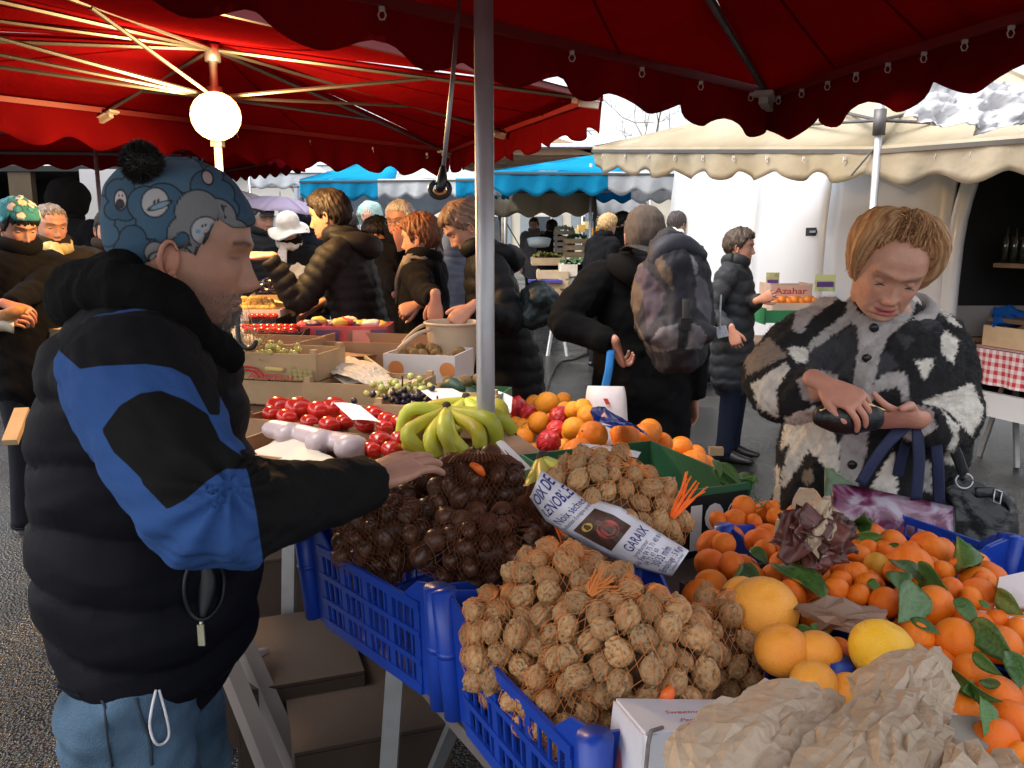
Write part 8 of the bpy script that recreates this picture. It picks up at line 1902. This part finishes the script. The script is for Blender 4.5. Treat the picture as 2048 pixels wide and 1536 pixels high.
# ================================================================ crates of the long table
WOODB = mat('brown crate wood', (.30, .17, .085), .75, .22, 9, .35, 60)
def wood_crate(c, size, ax, label, m=None, slats=2, printed=None, group=None, gap=.012, cat='crate', tilt=None):
    """four corner posts and separate boards; c = centre of the floor"""
    m = (WOODB if m is WOODD else m) or WOODM; X, Y = nrm(ax[0]), nrm(ax[1]); Zv = UP if tilt is None else nrm(tilt); w, l, h = size; c = np.asarray(c, float); t_ = thing('wooden_crate', c, label, cat, group); k = .006; hb = (h - gap * (slats - 1)) / slats
    for i in range(5): obj('board', box(c + X * w * ((i + .5) / 5 - .5) + Zv * .004, (w / 5 - .008, l - .016, .005), ax=(X, Y, Zv)), m, t_)
    for sx in (-1, 1):
        for sy in (-1, 1): obj('corner_post', box(c + X * sx * (w / 2 - .016) + Y * sy * (l / 2 - .016) + Zv * (h / 2 + .012), (.022, .022, h + .02), ax=(X, Y, Zv)), m, t_)
        for j in range(slats):
            z_ = .006 + hb * (j + .5) + gap * j
            obj('board', box(c + X * sx * (w / 2 - k / 2) + Zv * z_, (k, l - .014, hb), ax=(X, Y, Zv)), m, t_)
            obj('board', box(c + Y * sx * (l / 2 - k / 2) + Zv * z_, (w, k, hb), ax=(X, Y, Zv)), m, t_)
    return t_
def at_(u, v, z): return G(u, v, z)
PALE = mat('pale printed wood', (.44, .29, .15), .7, .15, 9, .3, 60)
XA, YA = b3, a3
# plum tomato trays near the pale fruit
c_ = at_(655, 850, .87); c_[2] = .765
wood_crate(P(628, 925, 2.25) * (1, 1, 0) + UP * .925, (.44, .30, .07), (nrm(np.array([.93, -.36, 0])), nrm(np.array([.36, .93, 0]))), 'brown wooden crate with a white plastic tray insert', WOODD, 1)
wood_crate(P(690, 868, 2.62) * (1, 1, 0) + UP * .93, (.56, .30, .065), (nrm(np.array([.93, -.36, 0])), nrm(np.array([.36, .93, 0]))), 'wooden crate of large tomatoes behind the white tray', WOODD, 1)
wood_crate(P(715, 962, 2.02) * (1, 1, 0) + UP * .92, (.40, .26, .07), (nrm(np.array([.93, -.36, 0])), nrm(np.array([.36, .93, 0]))), 'empty brown crate beside the vendor\'s wrist', WOODD, 1)
TRAY = mat('pinkish white plastic', (.42, .33, .34), .35, .06, 6)
tv = remesh([tube([P(545, 858, 2.28), P(600, 868, 2.22), P(660, 882, 2.14), P(715, 892, 2.10)], [(.034, .026)] * 4, 16, None, 4, round_end=True), ellipsoid(P(575, 868, 2.22), (.038, .04, .032), 14, 10), ellipsoid(P(640, 884, 2.13), (.04, .04, .034), 14, 10), ellipsoid(P(700, 896, 2.07), (.042, .04, .034), 14, 10)], .005, 4)
obj('plastic_tray', tv, TRAY, None, True, 'bulging pinkish white plastic tray in the brown crate', 'tray')
PAPW = mat('warm white paper', (.60, .52, .42), .75, .08, 8, .2, 30)
def sheet_px(name, a, b, c, d, label, m=PAPW, amp=.012, cat='paper', seed=1, nu=14, nv=8):
    a, b, c, d = [P(*q_) for q_ in (a, b, c, d)]
    V, Fc = grid(lambda s, t: (a * (1 - s) + b * s) * (1 - t) + (d * (1 - s) + c * s) * t, nu, nv); N = vnormals(V, Fc)
    return obj(name, thicken((V + N * (crumple(V, 9, seed) * amp)[:, None], Fc), .001), m, None, True, label, cat)
sheet_px('paper_sheet', (505, 905, 2.25), (565, 872, 2.3), (700, 930, 1.95), (560, 945, 1.95), 'crumpled white paper in front of the plastic tray', amp=.02)
def spheres(name, meshes, pts, label, group, rot=None):
    for u_, v_, d_, k in pts: fruit(name, meshes, u_, v_, d_, px(k / 2, d_), label, group, rot)
spheres('tomato', TOM, [(560, 815, 2.68, 56), (600, 818, 2.62, 60), (545, 828, 2.6, 40), (575, 835, 2.55, 44), (640, 822, 2.58, 50), (672, 815, 2.58, 52), (700, 825, 2.5, 40), (750, 828, 2.42, 42), (775, 840, 2.36, 40), (770, 855, 2.3, 38), (800, 845, 2.34, 40), (730, 850, 2.38, 40), (690, 845, 2.45, 40), (620, 845, 2.5, 40), (660, 850, 2.42, 44)], 'large red tomato in the wooden crate', 'large tomatoes', (.2, .3, 1))
spheres('tomato', TOM, [(762, 882, 2.14, 50), (785, 900, 2.06, 46), (800, 878, 2.12, 40), (745, 900, 2.08, 40), (830, 836, 2.45, 40)], 'large red tomato beside the bananas', 'tomatoes by the bananas', (.2, .3, 1))
price([(668, 806, 2.42), (720, 812, 2.36), (762, 846, 2.26), (705, 840, 2.30)], 'white price card on the large tomatoes', 7)
# ARDELIA grape crate and its neighbours
XG, YG = nrm(np.array([.97, -.24, 0])), nrm(np.array([.24, .97, 0]))
gc = P(552, 812, 3.0); gc[2] = .948
g1c = wood_crate(gc + YG * .13, (.32, .24, .085), (XG, YG), 'plain pale crate beneath the printed grape crate', PALE, 1)
g2c = wood_crate(gc + YG * .13 + UP * .092, (.32, .24, .095), (XG, YG), 'pale wooden grape crate printed with red letters', PALE, 1)
gfn = lambda x, y: gc + YG * (-.0045) + XG * (-.165 + .33 * x) + UP * (.098 + .092 * y)
V, Fc = text_mesh('ARDELIA', 1.0, 0, .02); V = V - V.min(0); obj('red_letters', (np.array([gfn(.18 + .62 * x / V[:, 0].max(), .04 + .20 * y / V[:, 1].max()) for x, y in V[:, :2]]), Fc), mat('red print', (.5, .03, .03), .6), g2c)
for rr_ in (.20, .14): obj('red_arc', tube([gfn(.18 + rr_ * 1.0 * math.cos(a), .05 + rr_ * 2.2 * math.sin(a)) for a in np.linspace(.1, 3.0, 16)], .0035, 4), MATS['red print'], g2c)
obj('hand_hole', tube([gfn(.42, .45), gfn(.60, .42)], .008, 8, None, 1, round_end=True), mat('lit straw', (.62, .46, .16), .9), g2c, True)
GRP = mat('green grape', (.48, .46, .14), .3, .2, 2, spec=.5, sss=.1); BGR = mat('black grape', (.018, .010, .022), .35, .3, 2)
GRM = newmesh('grape', *ellipsoid((0, 0, 0), (.9, .9, 1.1), 12, 8), True); GRM.materials.append(GRP); BGM = newmesh('grape', *ellipsoid((0, 0, 0), (.9, .9, 1.1), 12, 8), True); BGM.materials.append(BGR)
for k in range(16):
    x, y = .70 + .06 * (k % 5), .12 + .15 * (k // 5); obj('printed_grape', (np.array([gfn(x + .028 * math.cos(a), y + .075 * math.sin(a)) - YG * .0006 * k for a in np.linspace(0, 6.28, 12, endpoint=False)]), [tuple(range(12))]), mat('printed grape', (.36, .30, .10), .6, .2), g2c)
r = np.random.default_rng(3)
def grapes(cu, cv, d, n, me, label, spread=(.09, .05, .03)):
    c0 = P(cu, cv, d); t_ = thing('grape_bunch', c0, label, 'grapes', 'grape bunches'); obj('stalk', tube([c0 + UP * .04, c0, c0 - UP * .02], .003, 5), BANT, t_)
    for i in range(n): inst('grape', me, c0 + r.normal(size=3) * np.array(spread) * .55, rrot(), r.uniform(.010, .013), t_)
grapes(545, 705, 3.05, 40, GRM, 'green grapes filling the printed crate'); grapes(805, 775, 2.75, 40, GRM, 'green grapes under the bright paper', (.10, .06, .03)); grapes(812, 798, 2.62, 50, BGM, 'black grapes in front of the green ones', (.10, .05, .03)); grapes(875, 818, 2.5, 28, BGM, 'black grapes beside the bananas', (.08, .04, .025))
p2 = P(712, 818, 2.85); p2[2] = .95
wood_crate(p2 + YG * .13, (.40, .26, .10), (XG, YG), 'pale crate heaped with bright white paper under the lamp', PALE, 1)
p3 = P(850, 850, 2.55); p3[2] = .945
wood_crate(p3 + YG * .13, (.34, .26, .09), (XG, YG), 'pale crate of grapes left of the bananas', PALE, 1)
kraft('paper_heap', [[(640, 742, 3.15), (650, 720, 3.3), (700, 712, 3.4)], [(690, 752, 2.95), (710, 735, 3.0), (750, 728, 3.1)], [(735, 768, 2.85), (750, 752, 2.9), (775, 745, 3.0)], [(780, 785, 2.78), (790, 770, 2.8), (800, 765, 2.9)]], 'bright white paper heaped on the pale crate under the lamp', .02, 14, 4).data.materials[0] = PAPW
price([(842, 782, 2.62), (905, 778, 2.7), (935, 792, 2.62), (880, 812, 2.5)], 'white paper card on the grapes near the pole', 11)
# kiwi carton, plastic comb crate
kc_ = P(838, 768, 3.3); kc_[2] = .978
kx = carton('fruit_carton', kc_ + YG * .13, (.30, .26, .11), (XG, YG), WHITECARD, 'white carton of kiwis with orange print'); KIW = mat('kiwi skin', (.19, .12, .045), .9, .25, 3, .4, 30); KWM = newmesh('kiwi', *ellipsoid((0, 0, 0), (.8, .8, 1.05), 14, 10), True); KWM.materials.append(KIW)
for i in range(18): inst('kiwi', KWM, kc_ + YG * (.13 + r.uniform(-.1, .1)) + XG * r.uniform(-.12, .12) + UP * r.uniform(.085, .115), rrot(), .027, label='brown kiwi in the white carton', cat='kiwi', group='kiwis in the white carton')
for dx in (-.095, .12): obj('orange_print', (np.array([kc_ + XG * (dx + .032 * math.cos(a)) + UP * (.06 + .03 * math.sin(a)) - YG * .0045 for a in np.linspace(0, 6.28, 16, endpoint=False)]), [tuple(range(16))]), mat('orange print', (.62, .22, .06), .6), kx)
pcx = thing('plastic_crate', P(752, 755, 3.25), 'pale yellow comb sided plastic crate beside the kiwis', 'crate'); YP = mat('pale yellow plastic', (.62, .52, .30), .5)
for i in range(9): obj('tooth', bar(P(732 + 6 * i, 718 + 4.2 * i, 3.4 - .03 * i), P(732 + 6 * i, 744 + 4.2 * i, 3.4 - .03 * i), .007, .006), YP, pcx)
for dv in (8, 46): obj('rail', bar(P(730, 706 + dv, 3.4), P(786, 748 + dv * .9, 3.13), .010, .012), YP, pcx)
ck = kraft('plastic_bag', [[(690, 715, 3.7), (720, 700, 3.7)], [(700, 735, 3.5), (735, 735, 3.5)], [(715, 748, 3.4), (745, 750, 3.4)]], 'clear crumpled bag beside the comb crate', .02, 16, 5); ck.data.materials[0] = mat('clear film', (.5, .44, .42), .25, .2)
for i in range(10):
    inst('kiwi', KWM, P(815 + 16 * i + r.normal() * 5, 786 - 3 * i + r.normal() * 4, 2.95), rrot(), .026, label='brown kiwi on the dark tray left of the pole', cat='kiwi', group='kiwis on the dark tray')
carton('fruit_tray', P(885, 800, 2.95) * (1, 1, 0) + UP * .955, (.46, .2, .06), (XG, YG), GRNCARD, 'dark green tray of kiwis left of the pole')
avo = mat('avocado skin', (.015, .045, .02), .5, .3, 8, .3, 30)
for u_, v_ in ((905, 772), (935, 790)): obj('avocado', tube([P(u_ - 14, v_, 2.9), P(u_, v_, 2.88), P(u_ + 14, v_ + 5, 2.86)], [.018, .03, .02], 14, None, 4, round_end=True), avo, None, True, 'dark green avocado left of the pole', 'avocado', 'avocados')
# pineapples and flaps
PINE = mat('pineapple skin', (.42, .24, .06), .7, .5, 30, .8, 40)
for u_, v_, d_ in ((610, 728, 3.5), (652, 735, 3.4)):
    c0 = P(u_, v_, d_); t_ = thing('pineapple', c0, 'pineapple ' + ('nearer the grape crate' if u_ < 630 else 'nearer the white paper heap'), 'pineapple', 'pineapples')
    obj('fruit', tube([c0 - XG * .02, c0 + XG * .06, c0 + XG * .14], [.03, .05, .035], 14, None, 4, round_end=True), PINE, t_, True)
    for i in range(16):
        a = i * 2.4; dr = nrm(np.array([-.4 + .2 * math.cos(a), .5 * math.sin(a), .9])); o_ = leaf(c0 - XG * .02, dr, .09, (0, -1, .2), None, parent=t_); o_.name = 'crown_leaf'; o_.parent = t_; o_.matrix_parent_inverse = BASE[t_.name].inverted()
cf = carton('cardboard_box', P(530, 715, 3.55) * (1, 1, 0) + UP * 1.0, (.42, .3, .12), (XG, YG), CARD, 'brown carton behind the printed grape crate')
carton('cardboard_box', P(770, 722, 3.75) * (1, 1, 0) + UP * 1.0, (.62, .35, .10), (XG, YG), CARD, 'brown carton with pale rim below the pink boxes')
sheet_px('card_flap', (600, 712, 3.5), (655, 690, 3.7), (770, 706, 3.6), (680, 722, 3.4), 'large tan cardboard flap lying over the boxes', CARD, .006, 'cardboard')
# punnets of tomatoes, pink boxes, far produce
PNK = mat('pink printed box', (.58, .10, .11), .55, .45, 7); PURP = mat('purple print', (.10, .045, .12), .5, .3, 6)
def tray(u0, u1, v, d, h, m, label, depth=.3):
    a, b = P(u0, v, d), P(u1, v, d); c0 = (a + b) / 2; w = np.linalg.norm(b - a); c0[2] -= h
    return carton('fruit_tray', c0 + np.array([0, depth / 2, 0]), (w, depth, h), (np.array([1., 0, 0]), np.array([0, 1., 0])), m, label), c0, w
t1, q1, w1 = tray(478, 598, 668, 3.75, .08, BLKCARD, 'black printed tray of cherry tomatoes under the lamp')
for i in range(9): fruit('tomato', TOM, 486 + 12.5 * i, 664 - 2 * (i % 2), 3.80, px(11, 3.80), 'small red tomato in the black printed tray', 'small tomatoes', (.1, .2, i))
for i in range(9): fruit('tomato', TOM, 484 + 12.8 * i, 655, 3.92, px(10, 3.92), 'small red tomato in the black printed tray', 'small tomatoes', (.1, .2, i))
for i in range(4): obj('white_mark', tube([P(508 + 24 * i + 6 * math.cos(a), 678 + 5 * math.sin(a), 3.735) for a in np.linspace(0, 5, 10)], .004, 4), WPR, t1)
t2, q2, w2 = tray(498, 552, 640, 4.12, .06, BLKCARD, 'small black tray of tomatoes further along the table')
for i in range(5): fruit('tomato', TOM, 505 + 10.5 * i, 633, 4.16, px(9, 4.16), 'tomato in the small black tray', 'far small tomatoes', (.1, .2, i))
t3, q3, w3 = tray(480, 560, 622, 4.25, .05, mat('white tray', (.7, .62, .55), .6), 'white tray of little yellow potatoes')
POT = mat('yellow potato', (.60, .38, .10), .75, .2, 3); PTM = newmesh('potato', *ellipsoid((0, 0, 0), (1, .75, .8), 12, 8), True); PTM.materials.append(POT)
for i in range(34): inst('potato', PTM, P(485 + 7.5 * (i % 9) + r.normal() * 2, 616 - 6 * (i // 9), 4.3 + .03 * (i // 9)), rrot(), .020, label='small yellow potato heaped under the lamp', cat='potato', group='small potatoes')
t4, q4, w4 = tray(600, 775, 655, 3.95, .11, PNK, 'row of pink and red printed fruit boxes at the table end', .22)
for a_, b_, m_ in ((632, 678, PURP), (705, 740, mat('orange pink print', (.62, .25, .20), .55, .3, 9)), (742, 772, PURP)): obj('printed_panel', thicken(grid(lambda s, t: P(a_ + (b_ - a_) * s, 660 + 28 * t, 3.935), 3, 2), .002), m_, t4)
r = np.random.default_rng(31)
for i in range(16):
    c0 = P(606 + 10.5 * i, 648 + r.uniform(-8, 4), 3.99 + r.uniform(0, .14)); obj('wrapped_pack', (lambda e_: (e_[0] + vnormals(*e_) * (snoise(e_[0], 16, i, 2) * .008)[:, None], e_[1]))(ellipsoid(c0, (.040, .035, .020), 14, 8)), [PNK, WHITECARD, PURP, mat('yellow pack', (.66, .46, .10), .5, .2)][i % 4], None, True, 'small %s pack on the pink boxes' % ['pink', 'white', 'purple', 'yellow'][i % 4], 'pack', 'wrapped fruit packs')
t5, q5, w5 = tray(500, 615, 592, 4.5, .06, CARD, 'shallow brown tray of greens at the table end'); sheet_px('paper_sheet', (505, 588, 4.5), (590, 582, 4.6), (610, 594, 4.5), (520, 600, 4.45), 'pale paper over the tray of greens', mat('green grey paper', (.42, .44, .30), .8, .3, 6), .03)
EGG = mat('aubergine skin', (.010, .005, .014), .15, .2, 4, spec=.7)
for u_, v_ in ((518, 575), (535, 567), (545, 580), (528, 585)): obj('aubergine', tube([P(u_ - 18, v_ + 3, 4.62), P(u_, v_, 4.58), P(u_ + 18, v_ - 3, 4.58)], [.015, .032, .022], 14, None, 4, round_end=True), EGG, None, True, 'glossy dark aubergine at the far end of the table', 'aubergine', 'aubergines')
for u0, v0, u1, v1, lab in ((425, 690, 475, 640, 'bright white paper beside the vendor\'s beard'), (470, 680, 505, 664, 'bright paper strip under the vendor\'s beard')):
    sheet_px('paper_sheet', (u0, v0 - 10, 3.3), (u1, v1, 3.4), (u1 + 15, v1 + 25, 3.3), (u0 + 20, v0 + 10, 3.2), lab, PAPW, .02)
hk = thing('umbrella_handle', P(490, 690, 2.9), 'black crook handle curling beside the grape crate', 'umbrella'); obj('crook', tube([P(476, 625, 2.9), P(476, 665, 2.9), P(480, 685, 2.9), P(492, 696, 2.9), P(506, 694, 2.9), P(512, 684, 2.9)], .009, 8, None, 4, round_end=True), mat('black plastic', (.012, .012, .012), .35), hk, True)
STRW = mat('straw', (.42, .30, .14), .9, .3, 40)
st = []
for i in range(46):
    c0 = P(500 + r.normal() * 22, 690 + r.normal() * 10, 3.1 + r.normal() * .03); d_ = r.normal(size=3) * .06; st.append(tube([c0 - d_, c0 + r.normal(size=3) * .012, c0 + d_], .0012, 4, None, 3))
obj('straw', join(*st), STRW, None, False, 'loose straw on the carton by the umbrella handle', 'straw', kind='stuff')
# bucket the bent woman holds over the table
bk = thing('bucket', P(905, 735, 3.55), 'beige plastic bucket held over the table left of the pole', 'bucket'); BKM = mat('beige plastic', (.52, .42, .30), .5, .1, 6)
c0 = P(905, 645, 3.58); prof = [(.118, 0), (.116, -.01), (.108, -.08), (.098, -.16), (.09, -.205)]
bv_ = tube([c0 + UP * z for r0, z in prof] , [r0 for r0, z in prof], 32, None, 2, cap=False); obj('bucket_wall', thicken(bv_, .003), BKM, bk, True); obj('bucket_floor', tube([c0 - UP * .203, c0 - UP * .209], .088, 28), BKM, bk, True)
obj('rim', tube([c0 + np.array([.120 * math.cos(a), .120 * math.sin(a), 0]) for a in np.linspace(0, 6.283, 33)], .006, 6), BKM, bk, True)
obj('handle', tube([P(858, 660, 3.5), P(835, 668, 3.45), P(812, 685, 3.42), P(798, 697, 3.42)], .009, 8, None, 4, round_end=True), BKM, bk, True); obj('handle', tube([P(855, 648, 3.6), P(838, 655, 3.58), P(818, 672, 3.55), P(806, 686, 3.52)], .008, 8, None, 4, round_end=True), BKM, bk, True)
# hanging hook on its rod
hs_ = thing('hanging_scale_hook', P(882, 375, 1.95), 'black and brass hook hanging on a rod left of the pole', 'hook')
obj('rod', tube([P(921, -30, 1.95), P(905, 160, 1.95), P(886, 345, 1.95)], .0055, 8), STEEL, hs_, True)
obj('hook_body', tube([P(886, 335, 1.95), P(884, 360, 1.95), P(881, 375, 1.95)], [.007, .013, .012], 10, None, 3, round_end=True), mat('black plastic', (.012, .012, .012), .35), hs_, True)
obj('hook_ring', tube([P(880 + 19 * math.sin(a), 378 + 17 * math.cos(a), 1.95) for a in np.linspace(-2.6, 2.6, 24)], .0065, 8), MATS['black plastic'], hs_, True)
obj('brass_inlay', tube([P(880 + 12 * math.sin(a), 378 + 10 * math.cos(a), 1.94) for a in np.linspace(-1.4, 1.4, 14)], .0045, 8), mat('brass', (.62, .30, .12), .3, .2, metal=.8), hs_, True)

for i, (a, b, c_, d_, lab) in enumerate((((640, 735, 3.2), (700, 722, 3.3), (780, 760, 2.95), (690, 765, 2.95), 'glossy wrapping paper over the pale crate under the lamp'), ((770, 765, 3.05), (835, 755, 3.1), (850, 778, 2.9), (790, 790, 2.85), 'white tissue between the paper heap and the grapes'), ((905, 790, 2.8), (950, 782, 2.85), (955, 800, 2.7), (915, 812, 2.65), 'small paper left of the pole above the bananas'))):
    sheet_px('paper_sheet', a, b, c_, d_, lab, PAPW, .02, seed=i + 4)
